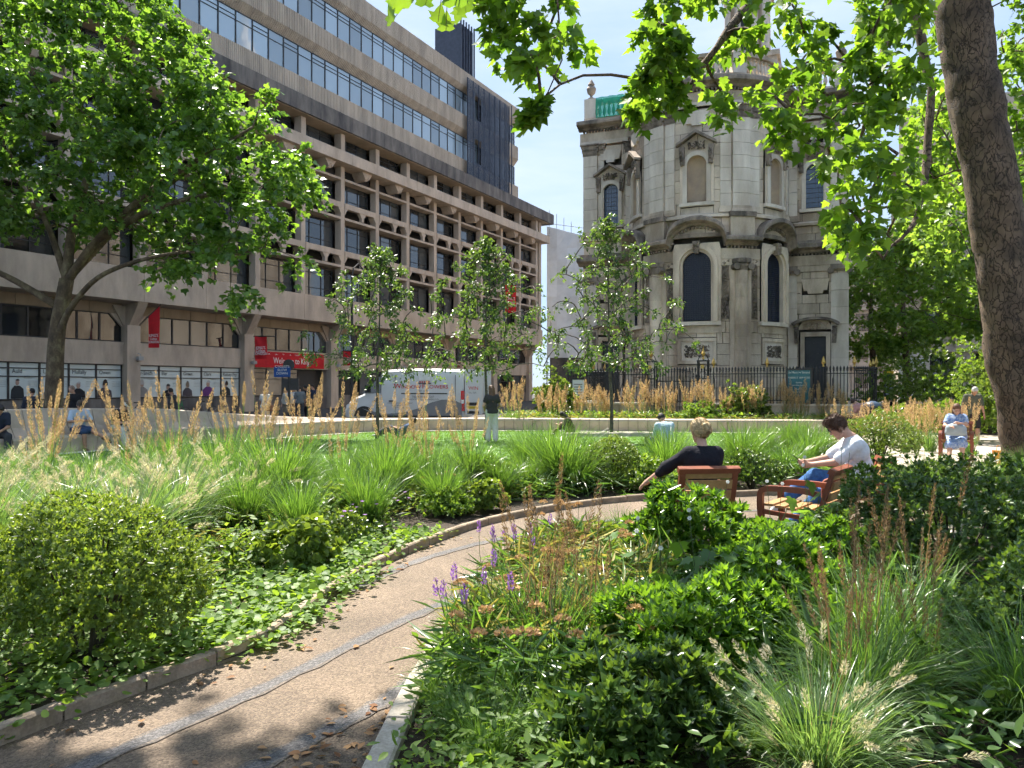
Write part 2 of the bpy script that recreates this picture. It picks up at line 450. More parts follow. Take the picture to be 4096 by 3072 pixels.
# kerb stones
def kerb(name, line, label, mat, step, w, h, side, s0=0, s1=1e9):
    root = tag(link(name, None), label, 'kerb')
    d = 0.0; last = 0.0; seg = []
    acc = [0.0]
    for i in range(1, len(line)): acc.append(acc[-1] + (line[i]-line[i-1]).length)
    def pt(s):
        s = max(0, min(acc[-1]-1e-4, s))
        for i in range(1, len(acc)):
            if acc[i] >= s:
                return line[i-1].lerp(line[i], (s-acc[i-1])/max(1e-6, acc[i]-acc[i-1]))
    s = s0; rnd = random.Random(len(name))
    while s < min(s1, acc[-1]) - step*0.5:
        a, b = pt(s+0.006), pt(s+step-0.006); m = (a+b)/2; t = (b-a).normalized(); n = Vector((-t.y, t.x, 0))*side
        hh = h + rnd.uniform(-.006, .006)
        k = MB(); hw = w/2; L2 = (b-a).length/2
        c = 0.012
        prof = [(-hw,0),(hw,0),(hw,hh-c),(hw-c,hh),(-hw+c,hh),(-hw,hh-c)]
        ctr = m + n*hw
        for sgn in (-1, 1):
            pass
        v = [ctr + t*(sg*L2) + n*o + Vector((0,0,z)) for sg in (-1,1) for o, z in prof]
        f = [tuple(range(5,-1,-1)), tuple(range(6,12))] + [(i, (i+1)%6, (i+1)%6+6, i+6) for i in range(6)]
        k.add(v, f); o = k.build('kerb_stone', mat, root); fix_normals(o.data)
        s += step
    return root
kerb('bed_kerb', PL, 'tan stone kerb edging the bed on the lawn side of the path', kerb_stone, 0.46, 0.07, 0.10, 1)
kerb('bed_kerb', PR, 'pale stone kerb along the near bed, path side', kerb_pale, 0.60, 0.12, 0.09, -1)

# lawn and beds
LAWN = [(-11.6,17.6),(-10.0,21.2),(-8.1,24.2),(-6.4,26.7),(-4.8,28.3),(-1.0,29.0),(4.2,28.3),(8.6,27.6),(7.8,22.5),(6.0,18.5),(2.0,16.2),(-3.0,14.6),(-8.0,14.2),(-11.0,15.2)]
sheet('lawn', LAWN, 0.02, turf_under, label='sunlit mown lawn inside the curved stone seat')
bed_left = [(p.x-0.0, p.y) for p in PL] + [(8.2,18.5),(8.4,22),(7.9,22.6),(6.0,18.6),(2.0,16.3),(-3.0,14.7),(-8.0,14.3),(-11.2,15.2),(-13,17),(-13,8),(-8,3),(-5,2)]
sheet('planting_bed', bed_left, 0.03, soil, label='soil of the bed between path and lawn')
bed_right = [(p.x, p.y) for p in PR] + [(12.4,13.3),(15.5,17.8),(20,18),(20,0),(3,-2),(-.7,0.5)]
sheet('planting_bed', bed_right, 0.03, soil, label='soil of the near bed right of the path')
sheet('planting_bed', [(1.0,30.0),(6,29.9),(10,29.4),(13.0,29.0),(13.6,31.5),(12.5,31.8),(4,35.2),(0.2,36.2),(-.8,33)], 0.03, soil, label='soil of the bed in front of the church railings')
sheet('planting_bed', [(14.5,31),(19.2,31.5),(19.6,38),(30,46),(45,40),(40,20),(21,19.5),(18.0,24.2)], 0.03, soil, label='soil of the shady bed beyond the gravel walk')
# ================================================================ the concrete college building
TH_K = math.atan2(.889, .458)
college = thing('college_building', 'long brown concrete office building with stepped rows of windows along the street', 'building', (-24.6, 36.9, 0), TH_K)
BAY = 4.35
def ck(i): return 20.86 + BAY*i
I0, I1 = -6, 9                                  # columns c(-6) = -5.2 ... c(9) = 60
S0, S1 = ck(I0)-2.2, 61.4
rk = random.Random(3)
paint_red = M('red_cloth', (0.58,0.012,0.02), (0.45,0.01,0.015), 3, 0.75)
white_paint = M('white_paint', (0.8,0.8,0.78), (0.74,0.74,0.72), 3, 0.6)

# solid core behind the windows
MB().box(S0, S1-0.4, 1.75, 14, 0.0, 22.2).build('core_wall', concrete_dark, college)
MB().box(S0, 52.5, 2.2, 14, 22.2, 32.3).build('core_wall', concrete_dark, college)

# --- shared window meshes
def win_frame(w, h, cols, rows_at, t=0.05, d=0.07):
    b = MB()
    b.box(0, w, -d, 0, 0, t); b.box(0, w, -d, 0, h-t, h)
    for k in range(cols+1):
        x = (w-t)*k/cols; b.box(x, x+t, -d*0.95, 0.002, t, h-t)
    for r_ in rows_at: b.box(t, w-t, -d*0.8, 0.001, h*r_-t/2, h*r_+t/2)
    return b.mesh('window_frame', frame_black)
def pane_mesh(w, h, mat):
    return MB().add([(0,-0.02,0),(w,-0.02,0),(w,-0.02,h),(0,-0.02,h)], [(0,1,2,3)]).mesh('pane', mat)
WN = {}
def window(parent, x, y, z, w, h, cols, rows_at, glass, name='window'):
    key = (round(w,2), round(h,2), cols, tuple(rows_at))
    if key not in WN: WN[key] = win_frame(w, h, cols, rows_at)
    o = link(name, WN[key], parent, (x, y, z))
    for k in range(cols):
        pw = w/cols
        kp = ('p', round(pw,2), round(h,2), glass.name)
        if kp not in WN: WN[kp] = pane_mesh(pw, h, glass)
        link('pane', WN[kp], o, (k*pw, 0, 0))
    return o

# --- ground storey and mezzanine, set back under the overhang
Yg = 1.2
for i in range(I0, I1+1):
    s = ck(i)
    if (i % 2) == 1 or i == I0:                  # pillars on every other column
        p = MB()
        p.box(s-.42, s+.42, Yg-.45, Yg+.5, 0, 5.2)
        p.prism([(Yg-.45,5.2),(Yg+.5,5.2),(Yg+.5,6.5),(Yg-1.3,6.5)], s-.30, s+.30, 0)
        p.prism([(s-.42,5.2),(s+.42,5.2),(s+1.05,6.3),(s-1.05,6.3)], Yg-.1, Yg+.5, 1)
        o = p.build('pillar', concrete, college); fix_normals(o.data)
pill = [ck(i) for i in range(-7, I1+1) if i % 2 == 1]
for a, b in zip(pill[:-1], pill[1:]):
    x0, x1 = max(a+.42, S0), b-.42
    if x1 < S0: continue
    w = x1-x0
    MB().box(x0, x1, Yg+.02, Yg+.6, 0, 1.0).build('plinth', concrete_dark, college)
    MB().box(x0, x1, Yg-.12, Yg+.6, 2.95, 4.22).build('spandrel_panel', concrete, college)
    n_ = 4
    for k in range(n_):
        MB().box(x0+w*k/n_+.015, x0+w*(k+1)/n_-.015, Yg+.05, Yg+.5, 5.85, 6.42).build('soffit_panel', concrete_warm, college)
    for k in range(6):
        window(college, x0+w*k/6, Yg+.16, 4.25, w/6, 1.58, 1, [], glass_dark)
    for sx, e in ((x0, 1), (x1, -1)):           # cut corners of the mezzanine openings
        m_ = MB(); m_.prism([(sx, 5.83),(sx+e*.75, 5.83),(sx, 5.1)], Yg+.0, Yg+.14, 1); o = m_.build('corner_splay', concrete, college); fix_normals(o.data)
# ground windows: two bays with portrait posters, then plain glass and doors
poster_white = M('poster_print', (0.62,0.68,0.66), (0.55,0.61,0.60), 1.2, 0.35)
ink = M('print_ink', (0.03,0.035,0.04), (0.05,0.05,0.05), 9, 0.5)
ink_pale = M('print_pale', (0.33,0.36,0.36), (0.28,0.3,0.3), 9, 0.5)
skin_print = M('print_skin', (0.45,0.30,0.23), (0.34,0.22,0.17), 9, 0.5)
names = {1: ['','Auld','Levitt','Mullally','Owen'], 2: ['er-Smith','Elar','Green','Clark','Kelsey Fry']}
suit = [(0.02,0.02,0.025),(0.10,0.08,0.09),(0.16,0.05,0.2),(0.03,0.035,0.04),(0.3,0.28,0.27)]
for bi, (a, b) in enumerate(zip(pill[:-1], pill[1:])):
    x0, x1 = max(a+.45, S0), b-.45
    if x1 < S0: continue
    w = x1-x0; n_ = 5; pw = w/n_
    for k in range(n_):
        X = x0+pw*k
        kind = bi-0
        if bi in (0, 1) or (bi == 2 and k == 0):
            pass
        isposter = bi in (1, 2)
        isdoor = (bi == 3 and k >= 3) or (bi == 4 and k <= 1)
        if isdoor:
            MB().box(X, X+pw, Yg+.45, Yg+.5, 0.05, 2.95).build('doorway', frame_black, college); continue
        o = window(college, X, Yg+.05, 1.02, pw, 1.92, 1, [.62, .84], poster_white if isposter else glass_dark)
        if isposter:
            rr = random.Random(bi*7+k)
            nm = names[bi][k]
            cx = pw*0.5
            if nm: text('poster_name', nm, 0.30, o, (pw*.12, -.035, 1.45), (1,0,0), (0,0,1), ink, 0.002, 'LEFT', width=0.9)
            text('poster_caption', 'Professor of letters'[:9+k], 0.11, o, (pw*.5, -.035, 1.12), (1,0,0), (0,0,1), ink_pale, 0.002, 'LEFT')
            for q in range(4):
                text('poster_text', 'mmnmnm mnnm nmnmm', 0.05, o, (pw*.62, -.035, .95-.09*q), (1,0,0), (0,0,1), ink_pale, 0.002, 'LEFT')
            px_ = pw*rr.uniform(.25,.42); hs = rr.uniform(.70,.98); zz_ = rr.uniform(.85,1.25)
            def ell(cx_, cz, rx, rz, n=18): return [(cx_+rx*math.cos(6.2832*t/n), cz+rz*math.sin(6.2832*t/n)) for t in range(n)]
            sh = MB(); sh.prism([(px_-.36*zz_,.06),(px_+.38*zz_,.06),(px_+.34*zz_,hs-.42),(px_+.12,hs-.25),(px_-.14,hs-.25),(px_-.33*zz_,hs-.46)], -.036, -.032, 1)
            sh.build('portrait_shoulders', M('print_suit_%d_%d' % (bi,k), suit[(k+bi*2)%5]), o)
            hd = MB(); hd.prism(ell(px_, hs-.10, .105*zz_, .15*zz_), -.042, -.038, 1); hd.build('portrait_face', skin_print, o)
            hr = MB(); hr.prism([q for q in ell(px_+.01*k, hs-.06, .125*zz_, (.17 if k % 2 else .23)*zz_, 30) if q[1] > hs-(.02 if k % 2 else .12) or (k == 2 and abs(q[0]-px_) > .1)], -.046, -.0435, 1); hr.build('portrait_hair', M('print_hair_%d' % (k%3), [(0.5,0.48,0.45),(0.05,0.035,0.03),(0.22,0.17,0.12)][k%3]), o)

# overhanging fascia above the mezzanine
for i in range(I0-1, I1):
    a, b = max(ck(i), S0), ck(i+1)
    m_ = MB(); m_.prism([(-.12,6.5),(.55,6.42),(1.3,6.42),(1.3,8.35),(-.12,8.35)], a+.012, b-.012, 0)
    o = m_.build('fascia_panel', concrete, college); fix_normals(o.data)
m_ = MB(); m_.prism([(-.12,6.5),(.55,6.42),(1.3,6.42),(1.3,8.35),(-.12,8.35)], ck(I1)+.012, S1, 0); o = m_.build('fascia_panel', concrete, college); fix_normals(o.data)

# three storeys of open concrete grid
ROWS = [8.42, 12.15, 15.85]
def column_mesh(z0, z1, haunch):
    b = MB(); b.box(-.22, .22, -.02, .55, z0, z1)
    if haunch:
        b.prism([(-.22, z1),(-.22, z1-.75),(-.52, z1-.42),(-.52, z1)], .05, .5, 1)
        b.prism([(.22, z1),(.52, z1),(.52, z1-.42),(.22, z1-.75)], .05, .5, 1)
    me = b.mesh('column', concrete); fix_normals(me); return me
col_me = column_mesh(0, 2.85, False)
colr_me = column_mesh(0, 3.70, True)
def railmesh():
    b = MB()
    w = BAY-.44
    b.box(0, w, -.10, .22, .78, 1.20)             # parapet rail
    b.prism([(0,.78),(.34,.78),(0,.30)], -.07, .2, 1); b.prism([(w,.78),(w,.30),(w-.34,.78)], -.07, .2, 1)
    c = w*.56
    b.prism([(c-.14,0.12),(c+.14,.12),(c+.14,.40),(c+.42,.79),(c-.42,.79),(c-.14,.40)], -.06, .2, 1)
    me = b.mesh('rail_beam', concrete); fix_normals(me); return me
rail_me = railmesh()
slab_me = MB().box(0, BAY-.44, -.06, 1.2, -.02, .16).mesh('slab_edge', concrete)
recess_me = MB().box(0, BAY-.44, 1.25, 1.35, .16, 1.25).mesh('recess_shade_panel', frame_black)  # black sheet behind the open walkway: the shade in the opening as colour
walk_me = MB().box(0, BAY-.44, .225, 1.2, 1.08, 1.19).mesh('walkway', concrete_dark)
for i in range(I0, I1+1):
    link('column', colr_me, college, (ck(i), 0, ROWS[0]-.07))
    link('column', colr_me, college, (ck(i), 0, ROWS[1]-.10))
    link('column', col_me, college, (ck(i), 0, ROWS[2]-.10))
    if i == I1: continue
    x = ck(i)+.22; w = BAY-.44
    for r_, z in enumerate(ROWS):
        window(college, x, .85, z, w, 2.2 if r_ < 2 else 1.68, 3, [.30,.80], glass_dark)
        if r_ > 0:
            link('slab_edge', slab_me, college, (x, 0, z-1.30)); link('rail_beam', rail_me, college, (x, 0, z-1.22))
            link('recess_shade_panel', recess_me, college, (x, 0, z-1.24)); link('walkway', walk_me, college, (x, 0, z-1.24))
# heavy bracketed beam
br = MB(); br.prism([(-.95,.9),(.9,.9),(.9,.30),(.5,-.42),(-.45,-.42),(-.62,-.10),(-.62,.18),(-.95,.18)], -.17, .17, 0); br_me = br.mesh('bracket', concrete); fix_normals(br_me)
spl = MB(); spl.prism([(-.17,.16),(-.62,.16),(-.17,-.40)], -.6, .5, 1); spl.prism([(.17,.16),(.17,-.40),(.62,.16)], -.6, .5, 1); spl_me = spl.mesh('bracket_splay', concrete); fix_normals(spl_me)
for i in range(I0, I1+1):
    if i < I1:
        c = (ck(i)+ck(i+1))/2 + .1
        link('bracket', br_me, college, (c, 0, 18.40)); link('bracket_splay', spl_me, college, (c, 0, 18.40)); link('slab_edge', slab_me, college, (ck(i)+.22, 0, 17.56))
    a, b = ck(i), ck(i+1) if i < I1 else S1+.3
    MB().box(a+.012, b-.012, -.97, 1.0, 18.585, 19.42).build('bracketed_beam', concrete, college)
    MB().box(a+.27, min(b,S1)-.27, .62, .7, 17.73, 18.58).build('recess_shade_panel', frame_black, college)  # another black sheet, painted shade of the opening below the beam
    # recessed top storey under the parapet
    MB().box(a-.24, a+.24, -.05, .6, 19.42, 21.15).build('column', concrete, college)
    if i < I1: window(college, a+.24, .95, 19.44, BAY-.48, 1.68, 3, [.25,.78], glass_dark)
    x1 = b
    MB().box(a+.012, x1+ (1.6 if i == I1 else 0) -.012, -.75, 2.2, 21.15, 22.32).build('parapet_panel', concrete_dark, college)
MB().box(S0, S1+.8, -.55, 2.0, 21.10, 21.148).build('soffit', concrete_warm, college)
MB().box(S1-.6, S1, .05, 1.8, 6.4, 21.1).build('end_wall', concrete, college)

# upper storeys: ribbed concrete bands and ribbon windows
def ribbed(w, h, foot, pitch=.16, dep=.038):
    n = int(w/pitch); pt = w/n; pro = []
    for k in range(n):
        x = k*pt; pro += [(x, 0), (x+pt*.30, 0), (x+pt*.42, -dep), (x+pt*.88, -dep)]
    pro.append((w, 0))
    v = []; m = len(pro)
    for x, y in pro: v.append((x, y+foot, 0))
    for x, y in pro: v.append((x, y, foot*1.15))
    for x, y in pro: v.append((x, y, h))
    for x, y in pro: v.append((x, .35, h))
    f = [(r_*m+i, r_*m+i+1, (r_+1)*m+i+1, (r_+1)*m+i) for r_ in range(3) for i in range(m-1)]
    me = MB().add(v, f).mesh('ribbed_panel', concrete_ribbed); return me
UP = [(22.33, 1.75, .35), (26.45, 2.05, .55), (30.75, 2.1, .55)]
rib_me = [ribbed(BAY-.03, h, ft) for _, h, ft in UP]
for i in range(I0-1, 5+3):
    a = ck(i)
    if a > 52: break
    for (z, h, ft), me in zip(UP, rib_me):
        link('ribbed_panel', me, college, (a+.015, .25, z))
    if a < 43.4:
        for z in (24.08, 28.5):
            for k in range(3):
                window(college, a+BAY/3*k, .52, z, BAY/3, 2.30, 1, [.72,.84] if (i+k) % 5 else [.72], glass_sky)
    else:
        for z in (24.08, 28.5):
            for k in range(2): window(college, a+BAY/2*k, .75, z, BAY/2, 2.30, 2, [.4,.72], glass_dark)
rl = MB(); rl.tube([(S0,1.2,33.4),(44,1.2,33.4)], .03, 6)
for i in range(28): rl.box(S0+i*2.0, S0+i*2.0+.04, 1.18, 1.22, 32.8, 33.4)
rl.build('roof_rail', frame_black, college)
# dark louvred stair screen and flue behind it
louvre_m = M('louvre_blue_grey', (0.05,0.06,0.09), (0.035,0.042,0.062), 2, 0.5, spec=0.5)
for nm, x0, x1, y0, z0, z1 in (('louvre_screen', 43.6, 49.2, -.35, 22.4, 32.0), ('louvre_screen', 49.25, 52.4, -.35, 22.4, 32.0)):
    b = MB(); n = int((z1-z0)/.11)
    for k in range(n):
        z = z0+(z1-z0)*k/n
        hide = nm and x0 < 49 and ((28.3 < z < 30.6 and True) or (24.0 < z < 26.3))
        for (p, q) in (([(x0, x0+1.4),(x0+2.6, x1)] if hide else [(x0, x1)]) if x0 < 49 else [(x0, x0+.9), (x0+1.15, x1)]):
            b.prism([(y0, z),(y0+.03, z+.098),(y0+.042, z+.098),(y0+.012, z)], p, q, 0)
    o = b.build('louvre_slats', louvre_m, college); o['kind'] = 'stuff'; fix_normals(o.data)
    for k in range(int((x1-x0)/1.1)+2):
        x = min(x1, x0+1.1*k); MB().box(x-.03, x+.03, y0-.015, y0+.10, z0, z1).build('louvre_post', louvre_m, college)
for k in range(5):
    MB().box(52.4, 52.5, y0-.3+k*.6, y0-.22+k*.6, 22.4, 32.0).build('louvre_post', louvre_m, college)
fl = MB(); fl.box(66.3, 69.6, 14.2, 18.2, 20, 50.0); fl.build('flue_tower', louvre_m, college)
for k in range(6): MB().box(66.2+k*.7, 66.32+k*.7, 14.0, 14.19, 20, 50.6).build('flue_post', louvre_m, college)
MB().box(S0, 62, 2.2, 14, 32.3, 32.5).build('roof', concrete_dark, college) if False else MB().box(S0, 52.5, 1.0, 14, 32.31, 32.45).build('roof', concrete_dark, college)
# raised lettering over the entrance
text('raised_lettering', "KING'S COLLEGE", .58, college, (36.9, Yg-.15, 3.62), (1,0,0), (0,0,1), concrete_ribbed, .05, 'CENTER', spacing=1.06)
text('raised_lettering', "12 18\nWSSS 2", .34, college, (43.6, Yg-.52, 3.8), (1,0,0), (0,0,1), M('rust_letters', (0.3,0.11,0.08)), .03, 'CENTER', width=.9)
# wall lamps on the pillars
for i in (-1, 1, 3, 5):
    b = MB(); b.box(ck(i-2)+.1, ck(i-2)+.4, Yg-.75, Yg-.5, 3.2, 3.42); b.tube([(ck(i-2)+.25, Yg-.45, 3.6),(ck(i-2)+.25, Yg-.7, 3.55),(ck(i-2)+.25, Yg-.68, 3.3)], .025, 6)
    b.build('flood_lamp', M('lamp_grey', (0.4,0.4,0.4)), college)

# hanging flags and the welcome banner
def flag(s, z0, z1, w, label, lines, off=-1.4):
    t = thing('hanging_flag', label, 'flag', college.matrix_world @ Vector((0,0,0)))
    t.location = Vector((-24.6,36.9,0)) + Matrix.Rotation(TH_K,3,'Z') @ Vector((s, off, 0)); t.rotation_euler = (0,0,TH_K-R(62))
    # cloth faces along the street
    nx, nz = 6, 12
    v = []; 
    for j in range(nz+1):
        for i in range(nx+1):
            u, q = i/nx, j/nz
            top = z1 + (w-u*w)*(-.9) if True else z1
            z = z0 + (top-z0)*q
            v.append((-w/2+u*w, .05*math.sin(u*5+q*3)*(1-q), z))
    f = [(j*(nx+1)+i, j*(nx+1)+i+1, (j+1)*(nx+1)+i+1, (j+1)*(nx+1)+i) for j in range(nz) for i in range(nx)]
    c = MB().add(v, f).build('cloth', paint_red, t, smooth=True)
    p = MB(); p.tube([(-w/2-.5, 0, z1-w*.9-.55),(w/2+.06, 0, z1+.06)], .03, 6); p.build('pole', iron, t)
    for body, size, z, wd in lines:
        text('lettering', body, size, t, (0, -.07, z), (1,0,0), (0,0,1), white_paint, .004, 'CENTER', width=wd)
    return t
flag(ck(-3)-.35, 3.85, 6.2, .62, 'red flag with white lettering on the pillar by the big plane tree', [("KING'S", .24, 4.52, .7), ("College", .16, 4.34, .8), ("LONDON", .20, 4.16, .68)])
def flat_flag(s, z0, z1, w, label, off):
    t = thing('hanging_flag', label, 'flag'); t.location = Vector((-24.6,36.9,0)) + Matrix.Rotation(TH_K,3,'Z') @ Vector((s, off, 0)); t.rotation_euler = (0,0,TH_K-R(62))
    nx, nz = 6, 10
    v = [(-w/2+w*i/nx, .05*math.sin(i*.9+j*.5), z0+(z1-z0)*j/nz) for j in range(nz+1) for i in range(nx+1)]
    f = [(j*(nx+1)+i, j*(nx+1)+i+1, (j+1)*(nx+1)+i+1, (j+1)*(nx+1)+i) for j in range(nz) for i in range(nx)]
    MB().add(v, f).build('cloth', paint_red, t, smooth=True)
    p = MB(); p.tube([(-w/2-.1, 0, z1+.02),(w/2+.6, .0, z1+.02)], .035, 6); p.build('pole', iron, t)
    for k, (bd, q) in enumerate((("KING'S", .62), ('College', .46), ('LONDON', .3))):
        text('lettering', bd, .34*w, t, (0, -.08, z0+(z1-z0)*q*.8), (-1,0,0) if False else (1,0,0), (0,0,1), white_paint, .004, 'CENTER', width=.75)
flat_flag(ck(-1)-.25, 3.5, 5.0, .8, 'red flag half hidden by plane leaves beside the welcome banner', -.55)
flat_flag(ck(1)+.25, 3.3, 4.4, .8, 'red flag with white lettering between welcome banner and first young tree', -.35)
flat_flag(ck(7)-1.2, 9.4, 12.3, 1.15, 'tall red flag high on the facade behind the middle young tree', -1.7)
wb = thing('welcome_banner', 'long red welcome banner with white words above the entrance', 'banner', Vector((-24.6,36.9,0)) + Matrix.Rotation(TH_K,3,'Z') @ Vector((0, Yg-.2, 0)), TH_K)
MB().box(ck(-1)+.75, ck(1)-1.0, -.03, 0, 3.02, 4.12).build('sheet', paint_red, wb)
text('lettering', "Welcome to King's", .62, wb, (ck(-1)+4.4, -.04, 3.5), (1,0,0), (0,0,1), white_paint, .004, 'CENTER', width=.82)
for k in range(9):
    text('lettering', ['bonjour','hola','ciao','hej','ola','merhaba','salve','hallo','ahoj'][k], .13, wb, (ck(-1)+1.3+.7*k, -.04, 3.98-.01*(k%3)), (1,0,0), (0,0,1), white_paint, .003)
# ================================================================ the baroque church
TH_C = R(-22)
CM = Vector((10.33, 40.55, 0))
church = thing('stone_church', 'pale baroque stone church with a rounded two-storey apse facing the garden', 'church', CM, TH_C)
HW, AR = 6.8, 3.9
def plan(u, off=0.0):
    """u: metres along the east wall (flat - apse - flat); returns x, y, outward normal; off pushes outwards"""
    q = math.pi*AR/2
    if u < -q: x, y, nx, ny = u+q-AR, 0.0, 0.0, -1.0
    elif u > q: x, y, nx, ny = u-q+AR, 0.0, 0.0, -1.0
    else:
        p = u/AR; x, y, nx, ny = AR*math.sin(p), -AR*math.cos(p), math.sin(p), -math.cos(p)
    return x+nx*off, y+ny*off, nx, ny
QU = math.pi*AR/2
UMAX = QU + HW - AR
def U(deg): return AR*R(deg)
def path_u(u0, u1, z, step=0.3, zf=None, off=0.0):
    n = max(1, int(abs(u1-u0)/step)); out = []
    us = sorted(set([u0+(u1-u0)*k/n for k in range(n+1)] + [k for k in (-QU, QU) if u0 < k < u1]))
    for u in us:
        x, y, nx, ny = plan(u, off); out.append((x, y, z+(zf(u) if zf else 0), nx, ny))
    return out
def cbox(u0, u1, z0, z1, o0, o1, mb=None, step=0.35):
    """block following the plan, between two offsets"""
    mb = mb or MB()
    mb.sweep([(o0, z0), (o1, z0), (o1, z1), (o0, z1)], path_u(u0, u1, 0, step))
    return mb
def cprism(u_c, poly, o0, o1, mb=None):
    """flat ornament: polygon (du, z) on the tangent plane at u_c, between two offsets"""
    mb = mb or MB()
    x, y, nx, ny = plan(u_c); tx, ty = -ny, nx
    n = len(poly)
    v = [(x+tx*d+nx*o, y+ty*d+ny*o, z) for o in (o0, o1) for d, z in poly]
    f = [tuple(range(n-1,-1,-1)), tuple(range(n, 2*n))] + [(i, (i+1)%n, (i+1)%n+n, i+n) for i in range(n)]
    return mb.add(v, f)
def bld(mb, name, mat, parent=None, smooth=False):
    o = mb.build(name, mat, parent or church); fix_normals(o.data)
    if smooth: smooth_by_angle(o.data)
    return o

# --- body
b = MB(); 
b.prism([(-HW+.05,.45),(HW-.05,.45),(HW-.05,26),(-HW+.05,26)], 0, 16.2, 2); bld(b, 'nave_wall', portland)
b = MB(); b.sweep([(-.8,0.0),(-.40,0.0),(-.40,16.2),(-.8,16.2)], path_u(-QU, QU, 0, .3)); bld(b, 'apse_core', joint_dark)
b = MB(); b.prism([(-HW+.6,16.25),(HW-.6,16.25),(0,19.0)], 1.0, 25.5, 1); bld(b, 'roof', M('lead_roof', (0.2,0.21,0.22)))

# --- features that interrupt the ashlar: (u0, u1, z0, z1)
W0 = [U(0), U(60), U(-60)]
RFL = QU + 1.35                                  # centre of the doorway bays
holes = []
for c in W0:
    holes += [(c-1.0, c+1.0, 4.62, 8.4), (c-.92, c+.92, 2.75, 4.05), (c-.78, c+.78, 10.3, 13.4)]
for s in (-1, 1):
    holes += [(s*RFL-.78, s*RFL+.78, 1.0, 5.0), (s*RFL-.72, s*RFL+.72, 10.4, 13.6), (s*RFL-.62, s*RFL+.62, 6.3, 7.1), (s*RFL-.6, s*RFL+.6, 13.9, 14.75)]
# --- ashlar blocks, each its own stone
def sub(r, h):
    """rectangle minus rectangle -> up to three useful pieces"""
    a, b_, c, d = r; p, q, s, t = h
    if p >= b_ or q <= a or s >= d or t <= c: return [r]
    out = []
    if p > a: out.append((a, p, c, d))
    if q < b_: out.append((q, b_, c, d))
    m0, m1 = max(a, p), min(b_, q)
    if s > c: out.append((m0, m1, c, s))
    if t < d: out.append((m0, m1, t, d))
    return out
stones = []
rs = random.Random(11)
def courses(u0, u1, z0, z1, h, w):
    n = max(1, round((z1-z0)/h)); hh = (z1-z0)/n
    for k in range(n):
        z = z0+k*hh; u = u0 - (w*.5 if k % 2 else 0) + rs.uniform(-.1,.1)
        while u < u1:
            ww = w*rs.uniform(.75, 1.25); r = [(max(u,u0), min(u+ww,u1), z, z+hh)]
            if r[0][1]-r[0][0] > .05:
                for hl in holes: r = [y for x in r for y in sub(x, hl)]
                stones.extend([x for x in r if x[1]-x[0] > .09 and x[3]-x[2] > .06])
            u += ww
courses(-UMAX, UMAX, 1.1, 7.45, .52, 1.15)
courses(-UMAX, UMAX, 9.0, 9.75, .38, 1.3)
courses(-UMAX, UMAX, 9.95, 15.0, .56, 1.2)
stones.sort(key=lambda r: -(r[1]-r[0])*(r[3]-r[2]))
rest = MB()
for k, (a, b_, c, d) in enumerate(stones):
    g = .013; pr = .035+rs.uniform(0,.014)
    mb = MB() if k < 300 else rest
    cbox(a+g, b_-g, c+g*.8, d-g*.8, -.10, pr, mb, .6)
    if k < 300: bld(mb, 'ashlar_stone', portland)
o = bld(rest, 'small_ashlar_stones', portland); o['kind'] = 'stuff'
bld(cbox(-UMAX, -QU, 1.0, 15.1, -.44, -.30), 'flat_wall_core', joint_dark); bld(cbox(QU, UMAX, 1.0, 15.1, -.44, -.30), 'flat_wall_core', joint_dark)

# --- plinth and steps
bld(cbox(-UMAX-.1, UMAX+.1, 0, .75, -.1, .34), 'plinth_course', portland_dirty)
bld(cbox(-UMAX-.1, UMAX+.1, .755, 1.12, -.1, .22), 'plinth_course', portland)
